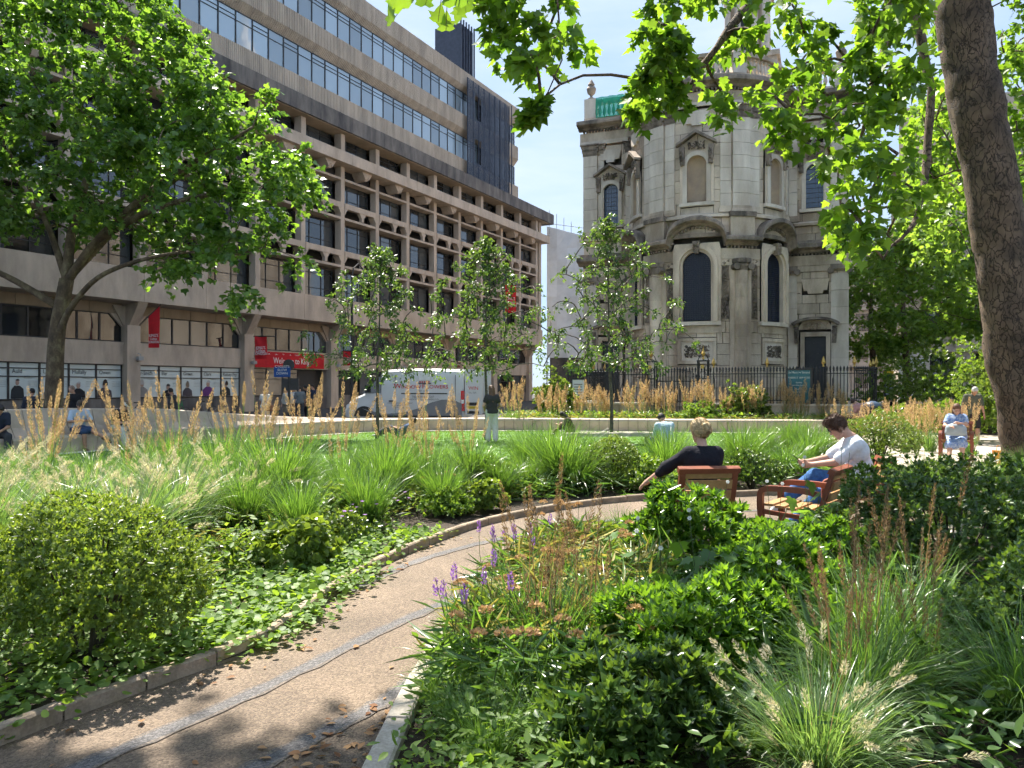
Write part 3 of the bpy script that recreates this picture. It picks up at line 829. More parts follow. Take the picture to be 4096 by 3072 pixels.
# --- pilasters and columns
def pilaster(u, z0, z1, w, cap_h, mat=portland_clean, ionic=False, pr=.16):
    n = 7; hh = (z1-cap_h-z0-.3)/n
    bld(cbox(u-w/2-.07, u+w/2+.07, z0, z0+.16, 0, pr+.09), 'pilaster_base', portland)
    bld(cbox(u-w/2-.03, u+w/2+.03, z0+.165, z0+.30, 0, pr+.05), 'pilaster_base', portland)
    for k in range(n):
        bld(cbox(u-w/2, u+w/2, z0+.305+k*hh+.006, z0+.30+(k+1)*hh-.004, 0, pr+rs.uniform(0,.006)), 'pilaster_block', mat)
    z = z1-cap_h
    if ionic:
        c = cbox(u-w/2-.03, u+w/2+.03, z+.2, z1, 0, pr+.08)
        x, y, nx, ny = plan(u, pr+.06); tx, ty = -ny, nx
        for s in (-1, 1):
            cc = (x+tx*s*(w/2+.02), y+ty*s*(w/2+.02), z+.14)
            ring = [(cc[0]+tx*.15*math.cos(a), cc[1]+ty*.15*math.cos(a), cc[2]+.15*math.sin(a)) for a in [6.2832*j/12 for j in range(12)]]
            c.add([(p[0]+nx*o_, p[1]+ny*o_, p[2]) for o_ in (-.12, .1) for p in ring], [tuple(range(12)), tuple(range(23,11,-1))]+[(i, i+12, (i+1)%12+12, (i+1)%12) for i in range(12)])
        bld(c, 'ionic_capital', portland_dirty)
    else:
        c = MB()
        for k in range(3):
            cbox(u-w/2-.03-.035*k, u+w/2+.03+.035*k, z+cap_h*k/3, z+cap_h*(k+.8)/3, 0, pr+.02+.05*k, c)
        m_ = 5
        for r_ in range(2):
            for k in range(m_):
                uu = u-w/2+w*(k+.5)/m_; x, y, nx, ny = plan(uu, pr+.05+.05*r_); tx, ty = -ny, nx
                zz = z+cap_h*(.12+.4*r_); d = w/m_*.55
                c.add([(x-tx*d,y-ty*d,zz),(x+tx*d,y+ty*d,zz),(x+tx*d*.8+nx*.05,y+ty*d*.8+ny*.05,zz+cap_h*.28),(x+nx*.13,y+ny*.13,zz+cap_h*.36),(x-tx*d*.8+nx*.05,y-ty*d*.8+ny*.05,zz+cap_h*.28)], [(0,1,2,3,4)])
        cbox(u-w/2-.14, u+w/2+.14, z1-.07, z1, 0, pr+.2, c)
        bld(c, 'corinthian_capital', portland_dirty)
def ecolumn(u, z0, z1, r):
    """engaged column built of drums"""
    x, y, nx, ny = plan(u, .12); n = 9; hh = (z1-.55-z0-.35)/n
    m_ = MB(); m_.lathe([(0,0),(r*1.35,0),(r*1.35,.14),(r*1.2,.16),(r*1.25,.25),(r*1.05,.34),(0,.34)], 20, (x,y,z0)); bld(m_, 'column_base', portland, smooth=True)
    for k in range(n):
        rr = r*(1-.13*(k/n)**1.6); r2 = r*(1-.13*((k+1)/n)**1.6)
        m_ = MB(); m_.lathe([(0,0),(rr-.01,0),(rr,.012),(r2,hh-.012),(r2-.01,hh),(0,hh)], 20, (x,y,z0+.35+k*hh)); bld(m_, 'column_drum', portland, smooth=True)
    zc = z1-.55
    m_ = MB(); m_.lathe([(0,0),(r*.9,0),(r*.95,.1),(r*1.1,.2),(r*1.12,.32),(0,.32)], 20, (x,y,zc))
    tx, ty = -ny, nx
    for s in (-1, 1):
        cc = (x+tx*s*(r*1.05)+nx*r*.5, y+ty*s*(r*1.05)+ny*r*.5, zc+.17)
        ring = [(cc[0]+tx*.16*math.cos(a), cc[1]+ty*.16*math.cos(a), cc[2]+.16*math.sin(a)) for a in [6.2832*j/12 for j in range(12)]]
        m_.add([(p[0]+nx*o_, p[1]+ny*o_, p[2]) for o_ in (-.25, .18) for p in ring], [tuple(range(12)), tuple(range(23,11,-1))]+[(i, i+12, (i+1)%12+12, (i+1)%12) for i in range(12)])
    m_.lathe([(0,.34),(r*1.3,.34),(r*1.35,.46),(r*1.35,.55),(0,.55)], 20, (x,y,zc))
    bld(m_, 'ionic_capital', portland_dirty)
for d in (30, -30):
    bld(cbox(U(d)-.52, U(d)+.52, 1.12, 7.7, 0, .10), 'pilaster_strip', portland)
    ecolumn(U(d), 1.12, 7.75, .34)
    pilaster(U(d)-.0, 9.98, 15.1, .82, .62, pr=.20)
    pilaster(U(d)+.72*(1 if d > 0 else -1)*0-.72, 9.98, 15.1, .5, .62, pr=.09); pilaster(U(d)+.72, 9.98, 15.1, .5, .62, pr=.09)
for s in (-1, 1):
    pilaster(s*(UMAX-.42), 1.12, 7.75, .80, .45, ionic=True, pr=.20)
    pilaster(s*(UMAX-.42), 9.98, 15.1, .80, .62, pr=.20)
    pilaster(s*(UMAX-1.0), 9.98, 15.1, .34, .62, pr=.08)
    pilaster(s*(QU+.28), 1.12, 7.75, .42, .45, ionic=True, pr=.09)
    pilaster(s*(QU+.30), 9.98, 15.1, .40, .62, pr=.12)
    pilaster(s*(QU-.45), 9.98, 15.1, .40, .62, pr=.10)

# --- cornices, swept round the plan; the lower one arches up over the windows
def arch_lift(u):
    for c in W0:
        d = abs(u-c)
        if d < 1.25: return .98*math.sqrt(max(0, 1-(d/1.25)**2))**0.9
    return 0.0
def entab(z, h, out, lift, mats, nm):
    prof_c = [(0, h*.60),(out*.35, h*.62),(out*.5, h*.70),(out*.85, h*.76),(out, h*.80),(out, h*.92),(out*.95, h),(0, h+.02)]
    segs = [(-UMAX-.25, -QU), (-QU, U(-60)-1.26), (U(-60)-1.26, U(-60)+1.26), (U(-60)+1.26, -1.26), (-1.26, 1.26), (1.26, U(60)-1.26), (U(60)-1.26, U(60)+1.26), (U(60)+1.26, QU), (QU, UMAX+.25)]
    for a, b_ in segs:
        m_ = MB(); m_.sweep(prof_c, path_u(a, b_, z, .10 if lift and b_-a < 2.6 else .25, lift)); bld(m_, 'cornice', mats[1], smooth=False)
    # dentils
    m_ = MB(); u = -UMAX
    while u < UMAX:
        dz = lift(u) if lift else 0
        cbox(u, u+.085, z+h*.50+dz, z+h*.60+dz, 0, out*.30, m_, 1.0); u += .17
    o = bld(m_, 'dentils', mats[1]); o['kind'] = 'stuff'
def clear_of_windows():
    out = []; cur = -UMAX
    for c in sorted(W0):
        out.append((cur, c-1.05)); cur = c+1.05
    out.append((cur, UMAX)); return out
entab(7.75, 1.05, .62, arch_lift, (portland, portland_dirty), 'lower')
for a, b_ in clear_of_windows():
    bld(cbox(a, b_, 7.455, 7.75, 0, .10), 'architrave', portland)
    bld(cbox(a, b_, 7.755, 8.26, 0, .14), 'frieze', portland)
for a, b_ in ((-UMAX-.2, -QU), (-QU, QU), (QU, UMAX+.2)):
    bld(cbox(a, b_, 8.83, 9.02, -.05, .16), 'ledge', portland_dirty)
    bld(cbox(a, b_, 9.76, 9.88, -.05, .22), 'ledge', portland); bld(cbox(a, b_, 9.88, 9.96, -.05, .12), 'ledge', portland_clean)
    bld(cbox(a, b_, 15.105, 15.32, 0, .10), 'architrave', portland_clean)
    bld(cbox(a, b_, 15.325, 15.80, 0, .07), 'frieze', portland)
entab(15.25, 1.10, .62, None, (portland, portland_dirty), 'upper')
for d in (30, -30):
    bld(cbox(U(d)-.55, U(d)+.55, 8.85, 9.74, 0, .34), 'pedestal_block', portland); bld(cbox(U(d)-.6, U(d)+.6, 9.745, 9.97, 0, .42), 'pedestal_block', portland_dirty)

# --- arched openings
def arch_pts(r, zs, n=14): return [(r*math.cos(math.pi*k/n), zs+r*math.sin(math.pi*k/n)) for k in range(n+1)]
def arched_surround(u, r_in, r_out, z0, zs, o0, o1, nm, mat, keystone=True):
    ins = [(r_in, z0)] + arch_pts(r_in, zs) + [(-r_in, z0)]
    outs = [(r_out, z0)] + arch_pts(r_out, zs) + [(-r_out, z0)]
    n = len(ins); x, y, nx, ny = plan(u); tx, ty = -ny, nx
    P = lambda d, z, o: (x+tx*d+nx*o, y+ty*d+ny*o, z)
    v = [P(d,z,o1) for d,z in ins]+[P(d,z,o1) for d,z in outs]+[P(d,z,o0) for d,z in ins]+[P(d,z,o0) for d,z in outs]
    f = []
    for i in range(n-1):
        f += [(i, i+1, n+i+1, n+i), (2*n+i, 2*n+i+1, i+1, i), (n+i, n+i+1, 3*n+i+1, 3*n+i)]
    f += [(0, n, 3*n, 2*n), (n-1, 2*n+n-1, 3*n+n-1, n+n-1)]
    m_ = MB().add(v, f); return bld(m_, nm, mat)
def spandrel(u, hw, r, z0, z1, zs, o0, o1, mat):
    """wall plate with an arched hole"""
    x, y, nx, ny = plan(u); tx, ty = -ny, nx
    ins = [(r, z0)] + arch_pts(r, zs, 16) + [(-r, z0)]
    def outp(d, z):
        if z <= zs+1e-6: return (hw if d > 0 else -hw, z)
        a = math.atan2(z-zs, d); t = min((hw/abs(math.cos(a))) if abs(math.cos(a)) > 1e-6 else 1e9, (z1-zs)/math.sin(a)); return (t*math.cos(a), zs+t*math.sin(a))
    outs = [outp(d,z) for d,z in ins]; n = len(ins)
    v = [(x+tx*d+nx*o1, y+ty*d+ny*o1, z) for d,z in ins+outs]
    f = [(i, i+1, n+i+1, n+i) for i in range(n-1)]
    # corner fillers
    bld(MB().add(v, f), 'spandrel', mat)
def glazing(u, r, z0, zs, off, nx_, nz_, mat, lead, panes=True):
    x, y, nx, ny = plan(u, off); tx, ty = -ny, nx
    zt = zs+r
    outline = [(r, z0)]+arch_pts(r, zs, 16)+[(-r, z0)]
    g = bld(MB().add([(x+tx*d, y+ty*d, z) for d,z in outline], [tuple(range(len(outline)))]), 'window', mat)
    lb = MB()
    def bar(d0, zA, d1, zB, t):
        a = Vector((x+tx*d0+nx*.012, y+ty*d0+ny*.012, zA)); b2 = Vector((x+tx*d1+nx*.012, y+ty*d1+ny*.012, zB)); ax = (b2-a)/2; nn = Vector((nx, ny, 0)); sd = ax.cross(nn).normalized()*t
        lb.obox((a+b2)/2, ax, sd, nn*.008)
    for k in range(1, nx_):
        d = -r+2*r*k/nx_; bar(d, z0, d, zs+math.sqrt(max(0, r*r-d*d)), .007)
    for k in range(1, nz_):
        z = z0+(zt-z0)*k/nz_; hw = r if z < zs else math.sqrt(max(0, r*r-(z-zs)**2)); bar(-hw, z, hw, z, .007)
    o = bld(lb, 'leading', lead, g); o['kind'] = 'stuff'
    return g
carve = portland_dirty
def carved(u, cu, cz, w, h, o, n, seed, mb, sz=(.03,.075)):
    """carved foliage: many small rounded lumps over an area"""
    q = random.Random(seed); x, y, nx, ny = plan(u); tx, ty = -ny, nx
    for _ in range(n):
        d = cu+q.uniform(-w/2, w/2); z = cz+q.uniform(-h/2, h/2); r = q.uniform(*sz); el = q.uniform(.7,1.6); a = q.uniform(0, 3.14)
        c = Vector((x+tx*d+nx*o, y+ty*d+ny*o, z)); e1 = (Vector((tx,ty,0))*math.cos(a)+Vector((0,0,1))*math.sin(a))*r*el; e2 = (Vector((tx,ty,0))*-math.sin(a)+Vector((0,0,1))*math.cos(a))*r/el*.8; e3 = Vector((nx,ny,0))*r
        mb.add([c+e1, c-e1, c+e2, c-e2, c+e3*1.1], [(0,2,4),(2,1,4),(1,3,4),(3,0,4)])
for k, c in enumerate(W0):
    # lower window
    glazing(c, .67, 4.88, 7.5, -.12, 12, 34, glass_church, frame_black)
    arched_surround(c, .67, .80, 4.80, 7.5, -.14, .10, 'window_reveal', portland)
    arched_surround(c, .80, 1.0, 4.80, 7.5, -.02, .20, 'window_architrave', portland)
    spandrel(c, 1.12, .99, 4.7, 8.55, 7.5, 0, .09, portland)
    bld(cbox(c-1.08, c+1.08, 4.62, 4.80, 0, .26), 'window_sill', portland_clean)
    bld(cbox(c-1.15, c+1.15, 4.25, 4.60, 0, .08), 'sill_band', portland)
    m_ = MB(); m_.add([], []); cprism(c, [(-.17,8.62),(-.11,8.05),(.11,8.05),(.17,8.62)], .08, .34, m_); carved(c, 0, 8.33, .22, .45, .35, 26, k, m_); bld(m_, 'keystone', carve)
    for s in (-1, 1):                              # carved drops beside the windows
        m_ = MB(); cbox(c+s*1.32-.17, c+s*1.32+.17, 4.9, 8.1, 0, .05, m_)
        for z in range(11): carved(c+s*1.32, 0, 5.05+z*.285, .22 if z % 3 else .3, .27, .07, 16, z*7+k*100, m_)
        bld(m_, 'carved_drop', carve)
    # relief panel below
    arched = cbox(c-.90, c+.90, 2.78, 4.02, 0, .05); bld(arched, 'relief_panel', portland_clean)
    fr = MB(); cbox(c-.90, c+.90, 3.86, 4.02, 0, .13, fr); cbox(c-.90, c+.90, 2.78, 2.94, 0, .13, fr); cbox(c-.90, c-.74, 2.945, 3.855, 0, .12, fr); cbox(c+.74, c+.90, 2.945, 3.855, 0, .12, fr); bld(fr, 'panel_frame', portland)
    m_ = MB()
    for j in range(8): carved(c-.5+j*.143, 0, 3.38, .15, .55, .06, 26, 900+k*10+j, m_, (.03,.065))
    bld(m_, 'carved_relief', carve)
    # upper niche
    x, y, nx, ny = plan(c); tx, ty = -ny, nx
    m_ = MB(); nn = 10; zz = [10.62]+[10.62+ (12.3-10.62)*q/4 for q in range(1,5)]
    v = []; f = []
    for z in zz:
        for j in range(nn+1):
            a = math.pi*j/nn; v.append((x+tx*.46*math.cos(a)-nx*.26*math.sin(a)+nx*.03, y+ty*.46*math.cos(a)-ny*.26*math.sin(a)+ny*.03, z))
    for i in range(len(zz)-1):
        for j in range(nn): f.append((i*(nn+1)+j, i*(nn+1)+j+1, (i+1)*(nn+1)+j+1, (i+1)*(nn+1)+j))
    b0 = (len(zz)-1)*(nn+1)
    for q in range(1, 5):
        ph = math.pi/2*q/4
        for j in range(nn+1):
            a = math.pi*j/nn; rr = math.cos(ph); v.append((x+tx*.46*math.cos(a)*rr-nx*(.26*math.sin(a)*rr-.03), y+ty*.46*math.cos(a)*rr-ny*(.26*math.sin(a)*rr-.03), 12.3+.46*math.sin(ph)))
        for j in range(nn): f.append((b0+(q-1)*(nn+1)+j, b0+(q-1)*(nn+1)+j+1, b0+q*(nn+1)+j+1, b0+q*(nn+1)+j))
    o = MB().add(v, f).build('niche', niche_stone, church, smooth=True); fix_normals(o.data)
    bld(cprism(c, [(-.46,10.60),(.46,10.60),(.46,12.3),(-.46,12.3)], -.3, -.24), 'niche_back', niche_stone)
    arched_surround(c, .46, .66, 10.50, 12.3, -.05, .15, 'niche_architrave', portland_clean)
    spandrel(c, .80, .65, 10.4, 13.42, 12.3, 0, .06, portland)
    bld(cbox(c-.78, c+.78, 10.34, 10.50, 0, .22), 'niche_sill', portland_clean)
    m_ = MB(); cprism(c, [(-.95,13.2),(0,13.78),(.95,13.2),(.95,13.32),(0,13.92),(-.95,13.32)], .06, .42, m_); bld(m_, 'pediment', portland_dirty)
    m_ = MB(); carved(c, 0, 13.22, .8, .35, .16, 70, 40+k, m_)
    for s in (-1, 1): cprism(c, [(s*.66-.1,12.3),(s*.66+.1,12.3),(s*.70+.13,13.2),(s*.70-.13,13.2)], .06, .28, m_); carved(c, s*.68, 12.7, .2, .7, .28, 22, 60+k, m_)
    bld(m_, 'carved_tympanum', carve)
    bld(cprism(c, [(-.55,14.75),(-.6,14.9),(.6,14.9),(.55,14.75),(.5,14.3),(.25,14.3),(.22,14.2),(-.22,14.2),(-.25,14.3),(-.5,14.3)], .0, .13), 'apron_panel', portland_clean)
for s in (-1, 1):
    c = s*RFL
    # upper windows of the flat bays
    glazing(c, .44, 10.7, 12.42, -.10, 6, 9, GLASS('glass_blue', (0.03,0.07,0.13), rough=.08, spec=.7, var=.5), frame_black)
    arched_surround(c, .44, .64, 10.6, 12.42, -.12, .14, 'window_architrave', portland_clean)
    spandrel(c, .75, .63, 10.5, 13.62, 12.42, 0, .06, portland)
    bld(cbox(c-.74, c+.74, 10.44, 10.6, 0, .2), 'window_sill', portland_clean)
    m_ = MB(); cprism(c, [(-.9,13.25),(0,13.8),(.9,13.25),(.9,13.37),(0,13.94),(-.9,13.37)], .06, .42, m_); bld(m_, 'pediment', portland_dirty)
    m_ = MB(); carved(c, 0, 13.25, .8, .35, .16, 70, 140, m_)
    for q in (-1, 1): cprism(c, [(q*.64-.1,12.4),(q*.64+.1,12.4),(q*.68+.13,13.25),(q*.68-.13,13.25)], .06, .28, m_); carved(c, q*.66, 12.8, .2, .7, .28, 22, 160, m_)
    bld(m_, 'carved_tympanum', carve)
    bld(cprism(c, [(-.58,14.6),(-.62,14.74),(.62,14.74),(.58,14.6),(.5,14.2),(.25,14.2),(.22,14.05),(-.22,14.05),(-.25,14.2),(-.5,14.2)], .0, .13), 'apron_panel', portland_clean)
    # doorway
    d = bld(cprism(c, [(-.5,1.15),(.5,1.15),(.5,4.2),(-.5,4.2)], -.16, -.10), 'door', frame_black)
    for q in (-1, 1):
        for z0, z1 in ((1.35,2.1),(2.25,3.2),(3.35,4.05)): bld(cprism(c, [(q*.25-.17,z0),(q*.25+.17,z0),(q*.25+.17,z1),(q*.25-.17,z1)], -.10, -.075), 'door_panel', frame_black, d)
    x, y, nx, ny = plan(c-.38, -.05); h_ = MB(); h_.lathe([(0,-.03),(.03,-.02),(.03,.02),(0,.03)], 8, (x,y,2.2)); bld(h_, 'door_knob', gilt, d)
    fr = MB(); cprism(c, [(-.5,4.2),(.5,4.2),(.70,4.42),(-.70,4.42)], -.1, .14, fr); cprism(c, [(-.70,1.12),(-.5,1.12),(-.5,4.2),(-.70,4.42)], -.1, .14, fr); cprism(c, [(.5,1.12),(.70,1.12),(.70,4.42),(.5,4.2)], -.1, .14, fr); bld(fr, 'door_frame', portland)
    seg = [(1.05*math.sin(R(t)*1.0)/math.sin(R(60)), 4.72+.62*(math.cos(R(t))-.5)) for t in range(-60, 61, 8)]
    hood = MB(); cprism(c, seg+[(p[0]*1.08, p[1]+.13) for p in reversed(seg)], .02, .5, hood); bld(hood, 'door_hood', portland_dirty)
    m_ = MB(); cprism(c, [(-.85,4.55),(.85,4.55),(.6,4.95),(0,5.08),(-.6,4.95)], 0, .1, m_); carved(c, 0, 4.74, 1.1, .35, .12, 60, 201, m_); bld(m_, 'carved_tympanum', portland)
    for q in (-1, 1):
        m_ = MB(); cprism(c, [(q*.86-.10,3.85),(q*.86+.10,3.85),(q*.90+.12,4.70),(q*.90-.12,4.70)], .03, .3, m_); carved(c, q*.87, 4.25, .16, .7, .3, 20, 220, m_); bld(m_, 'console', carve)
    bld(cprism(c, [(-.62,6.95),(-.68,7.08),(.68,7.08),(.62,6.95),(.55,6.5),(.38,6.5),(.34,6.34),(-.34,6.34),(-.38,6.5),(-.55,6.5)], .0, .14), 'apron_panel', portland)
    for k in range(6):
        x, y, nx, ny = plan(c)
        bld(MB().box(x-1.1+.0*k, x+1.1, y-1.6+.25*k-(.0), y-.36, .19*k+.004*k, .19*(k+1)), 'step', portland_dirty)
    hr = MB(); hr.tube([(x+.8, y-1.5, .2),(x+.8, y-1.5, 1.1),(x+.8, y-.4, 2.1),(x+.8, y-.4, 1.1)], .02, 6); bld(hr, 'handrail', iron)

# --- balustrade
bal_prof = [(0,0),(.10,0),(.10,.06),(.05,.10),(.05,.16),(.105,.30),(.10,.40),(.05,.62),(.045,.70),(.09,.74),(.09,.80),(0,.80)]
m_ = MB(); m_.lathe(bal_prof, 10); bal_me = m_.mesh('baluster', portland_clean); smooth_by_angle(bal_me, 40)
for a, b_ in ((-UMAX, -QU), (-QU, QU), (QU, UMAX)):
    bld(cbox(a, b_, 16.33, 16.66, -.55, -.02), 'balustrade_base', portland); bld(cbox(a, b_, 17.48, 17.66, -.52, -.05), 'balustrade_rail', portland)
ped = [-UMAX+.35, -QU+.1, U(-30), U(30), QU-.1, UMAX-.35]
for p in ped: bld(cbox(p-.33, p+.33, 16.665, 17.75, -.58, .0), 'balustrade_pedestal', portland_clean)
u = -UMAX+.85
while u < UMAX-.8:
    if all(abs(u-p) > .42 for p in ped):
        x, y, nx, ny = plan(u, -.28); link('baluster', bal_me, church, (x, y, 16.67))
    u += .26
urn_prof = [(0,0),(.2,0),(.2,.06),(.07,.14),(.07,.22),(.22,.36),(.27,.60),(.2,.72),(.14,.76),(.2,.84),(.12,.98),(.05,1.1),(0,1.16)]
for p in (ped[0], ped[-1]):
    x, y, nx, ny = plan(p, -.28); m_ = MB(); m_.lathe(urn_prof, 14, (x, y, 17.78)); bld(m_, 'urn', portland_dirty, smooth=True)
net, nt_, pb_ = nodes_of('green_netting')
pb_.inputs['Base Color'].default_value = (0.0, 0.32, 0.20, 1); pb_.inputs['Roughness'].default_value = .6
_tr = nt_.nodes.new('ShaderNodeBsdfTransparent'); _mx = nt_.nodes.new('ShaderNodeMixShader'); _mx.inputs[0].default_value = .72
_tr.inputs['Color'].default_value = (.55,.9,.75,1)
nt_.links.new(_tr.outputs[0], _mx.inputs[1]); nt_.links.new(pb_.outputs[0], _mx.inputs[2]); nt_.links.new(_mx.outputs[0], nt_.nodes['Material Output'].inputs['Surface'])
g_ = MB(); 
for zz0, zz1, n_ in ((16.6,17.74,6),):
    us = [-UMAX+.7+(UMAX-QU-.6)*k/14 for k in range(15)]
    v = []; 
    for j in range(5):
        for i, uu in enumerate(us):
            x, y, nx, ny = plan(uu, .06+.05*math.sin(i*1.9+j)); v.append((x, y, zz0+(zz1-zz0)*j/4))
    g_.add(v, [(j*15+i, j*15+i+1, (j+1)*15+i+1, (j+1)*15+i) for j in range(4) for i in range(14)])
g_.build('safety_netting', net, church, smooth=True)

# --- steeple rising from the west end
tw = MB(); TY = 23.0
tw.box(-3.0, 3.0, TY-3.0, TY+3.0, 16, 19.5); bld(tw, 'tower_base', portland)
def tier(z0, z1, h, name):
    m_ = MB(); m_.box(-h+.55, h-.55, TY-h+.55, TY+h-.55, z0, z1); bld(m_, name, portland)
    for sx in (-1, 1):
        for sy in (-1, 1):
            for dx, dy in ((0,0),(-.75*sx,0),(0,-.75*sy)):
                m_ = MB(); m_.lathe([(0,0),(.36,0),(.36,.2),(.28,.3),(.24,z1-z0-.7),(.36,z1-z0-.15),(.36,z1-z0),(0,z1-z0)], 12, (sx*(h-.3)+dx, TY+sy*(h-.3)+dy, z0)); bld(m_, 'tower_column', portland_clean, smooth=True)
    m_ = MB(); m_.box(-h-.2, h+.2, TY-h-.2, TY+h+.2, z1+.002, z1+.5); m_.box(-h-.4, h+.4, TY-h-.4, TY+h+.4, z1+.502, z1+.9); bld(m_, 'tower_cornice', portland)
    m_ = MB(); m_.box(-.55, .55, TY-h+.5, TY-h+.56, z0+.5, z1-1.0); bld(m_, 'louvre_opening', frame_black)
tier(19.5, 26.5, 2.15, 'tower_stage'); tier(27.4, 33, 1.7, 'tower_stage'); tier(33.9, 38, 1.2, 'tower_stage')
m_ = MB(); m_.lathe([(1.5,38.9),(1.3,40),(.6,41),(.5,43),(.1,46),(0,47)], 12, (0,TY,0)); bld(m_, 'spire', portland, smooth=True)

# ================================================================ churchyard railings
rail = thing('church_railings', 'black iron railings with gilded spearheads round the church', 'railings', CM, TH_C)
RZ = 1.0
corner = [(-5.0,-2.2),(-5.0,-8.5),(6.75,-8.5),(7.6,-7.2),(7.6,-2.0)]
wl = MB()
wall = thing('dwarf_wall', 'low stone wall carrying the black church railings', 'wall', CM, TH_C)
bar_b = MB(); bar_b.tube([(0,0,0),(0,0,1.34)], .017, 5); bar_b.lathe([(0,1.30),(.042,1.33),(.018,1.37),(.046,1.42),(0,1.53)], 6); bar_b.tube([(-.045,0,1.36),(.045,0,1.36)], .010, 4)
bar_me = bar_b.mesh('paling', iron)
std_b = MB(); std_b.tube([(0,0,0),(0,0,1.5)], .026, 6); std_me = std_b.mesh('standard', iron)
fin_b = MB(); fin_b.lathe([(0,1.48),(.05,1.5),(.03,1.56),(.085,1.66),(.06,1.74),(0,1.92)], 6); fin_me = fin_b.mesh('gilded_finial', gilt)
gate_x = (-1.25, .95)
for a, b_ in zip(corner[:-1], corner[1:]):
    a, b_ = Vector((*a, 0)), Vector((*b_, 0)); L_ = (b_-a).length; t = (b_-a)/L_; n = int(L_/.125)
    isfront = abs(a.y+8.5) < .01 and abs(b_.y+8.5) < .01
    nrm = Vector((t.y, -t.x, 0))
    spans = [(0, L_)] if not isfront else [(0, gate_x[0]-a.x), (gate_x[1]-a.x, L_)]
    for s0, s1 in spans:
        k = s0
        while k < s1-.2:
            e = min(k+1.2, s1)
            w_ = MB(); c = a+t*(k+e)/2; w_.obox(c+Vector((0,0,.46)), t*((e-k)/2-.006), nrm*.2, Vector((0,0,.46))); w_.build('wall_block', portland, wall)
            w_ = MB(); w_.obox(c+Vector((0,0,.965)), t*((e-k)/2-.006), nrm*.26, Vector((0,0,.04))); w_.build('coping_stone', portland_clean, wall); k = e
        m_ = MB()
        for z in (RZ+.14, RZ+1.22): m_.obox(a+t*(s0+s1)/2+Vector((0,0,z)), t*(s1-s0)/2, nrm*.014, Vector((0,0,.018)))
        m_.build('rail', iron, rail)
    for k in range(n+1):
        p = a+t*(L_*k/n)
        ang = math.atan2(t.y, t.x)
        ingate = isfront and gate_x[0] < p.x < gate_x[1]
        if k % 17 == 0 and not ingate:
            s_ = link('standard', std_me, rail, (p.x, p.y, RZ), (0,0,ang)); link('gilded_finial', fin_me, s_)
        else: link('paling', bar_me, rail, (p.x, p.y, RZ), (0,0,ang))
# gates between two openwork piers
gate = thing('iron_gates', 'tall black iron gates between openwork piers in front of the apse', 'gate', CM, TH_C)
for gx in gate_x:
    m_ = MB()
    for dx in (-.2, .2):
        for dy in (-.2, .2): m_.box(gx+dx-.025, gx+dx+.025, -8.5+dy-.025, -8.5+dy+.025, 0, 2.75)
    for z in (.3, 1.2, 2.0, 2.75): m_.box(gx-.24, gx+.24, -8.74, -8.26, z, z+.05)
    p_ = m_.build('openwork_pier', iron, gate)
    sc = MB()
    for z in (.6, .95, 1.5, 1.8, 2.3):
        for s in (-1, 1):
            sc.tube([(gx+s*.1+.09*math.cos(t_)*(1-t_/9), -8.72, z+.12*math.sin(t_)*(1-t_/9)) for t_ in [k*.7 for k in range(10)]], .012, 4)
    for s in (-1, 1):
        sc.tube([(gx+s*(.22-.07*k), -8.5, 2.8+.16*math.sin(k*1.0)+.05*k) for k in range(4)], .02, 5)
    sc.build('scrollwork', iron, p_)['kind'] = 'stuff'
    fn = MB(); fn.lathe([(0,2.8),(.06,2.85),(.03,2.95),(.10,3.08),(.05,3.18),(.02,3.3),(0,3.42)], 8, (gx,-8.5,0)); fn.build('gilded_finial', gilt, p_)
    mg = MB(); mg.box(gx-.07, gx+.07, -8.76, -8.75, 2.45, 2.6); mg.build('gilded_monogram', gilt, p_)
for k in range(15):
    x = gate_x[0]+.28+(gate_x[1]-gate_x[0]-.56)*k/14
    ht = 2.05+.28*math.sin(math.pi*k/14)
    m_ = MB(); m_.tube([(x,-8.5,.08),(x,-8.5,ht)], .013, 5); m_.lathe([(0,ht-.03),(.03,ht),(.012,ht+.05),(.03,ht+.09),(0,ht+.2)], 6, (x,-8.5,0)); m_.build('gate_bar', iron, gate)
m_ = MB()
for z in (.2, 1.05, 1.9): m_.box(gate_x[0]+.25, gate_x[1]-.25, -8.515, -8.485, z, z+.045)
m_.build('gate_rail', iron, gate)
# service board on the railings
board_m = M('board_teal', (0.03,0.14,0.17), (0.025,0.11,0.135), 5, .5)
cream = M('lettering_cream', (0.75,0.74,0.66))
bd = thing('church_notice_board', 'teal notice board with pale lettering fixed to the church railings', 'notice board', CM, TH_C)
bx = 4.72
MB().box(bx-.42, bx+.42, -8.62, -8.58, 1.05, 2.35).build('panel', board_m, bd)
m_ = MB()
for s in (-1, 1): m_.box(bx+s*.46-.04, bx+s*.46+.04, -8.64, -8.57, 1.0, 2.42)
m_.box(bx-.419, bx+.419, -8.64, -8.57, 2.355, 2.42); m_.build('frame', iron, bd)
for txt, sz, z in (("St Mary le Strand", .115, 2.26), ("WEEKLY SERVICES", .10, 2.05), ("Sunday", .085, 1.86), ("11am Sung Eucharist", .075, 1.75), ("Thursday", .085, 1.60), ("1.05pm Said Mass", .075, 1.49), ("Friday", .085, 1.34), ("Recital 1pm", .075, 1.22)):
    text('lettering', txt, sz, bd, (bx, -8.625, z), (1,0,0), (0,0,1), cream, .002)
nb = thing('small_notice_board', 'small framed white notice at the end of the church railings', 'notice board', CM, TH_C)
MB().box(-4.75,-4.2,-8.62,-8.58,1.15,2.0).build('panel', white_paint, nb)
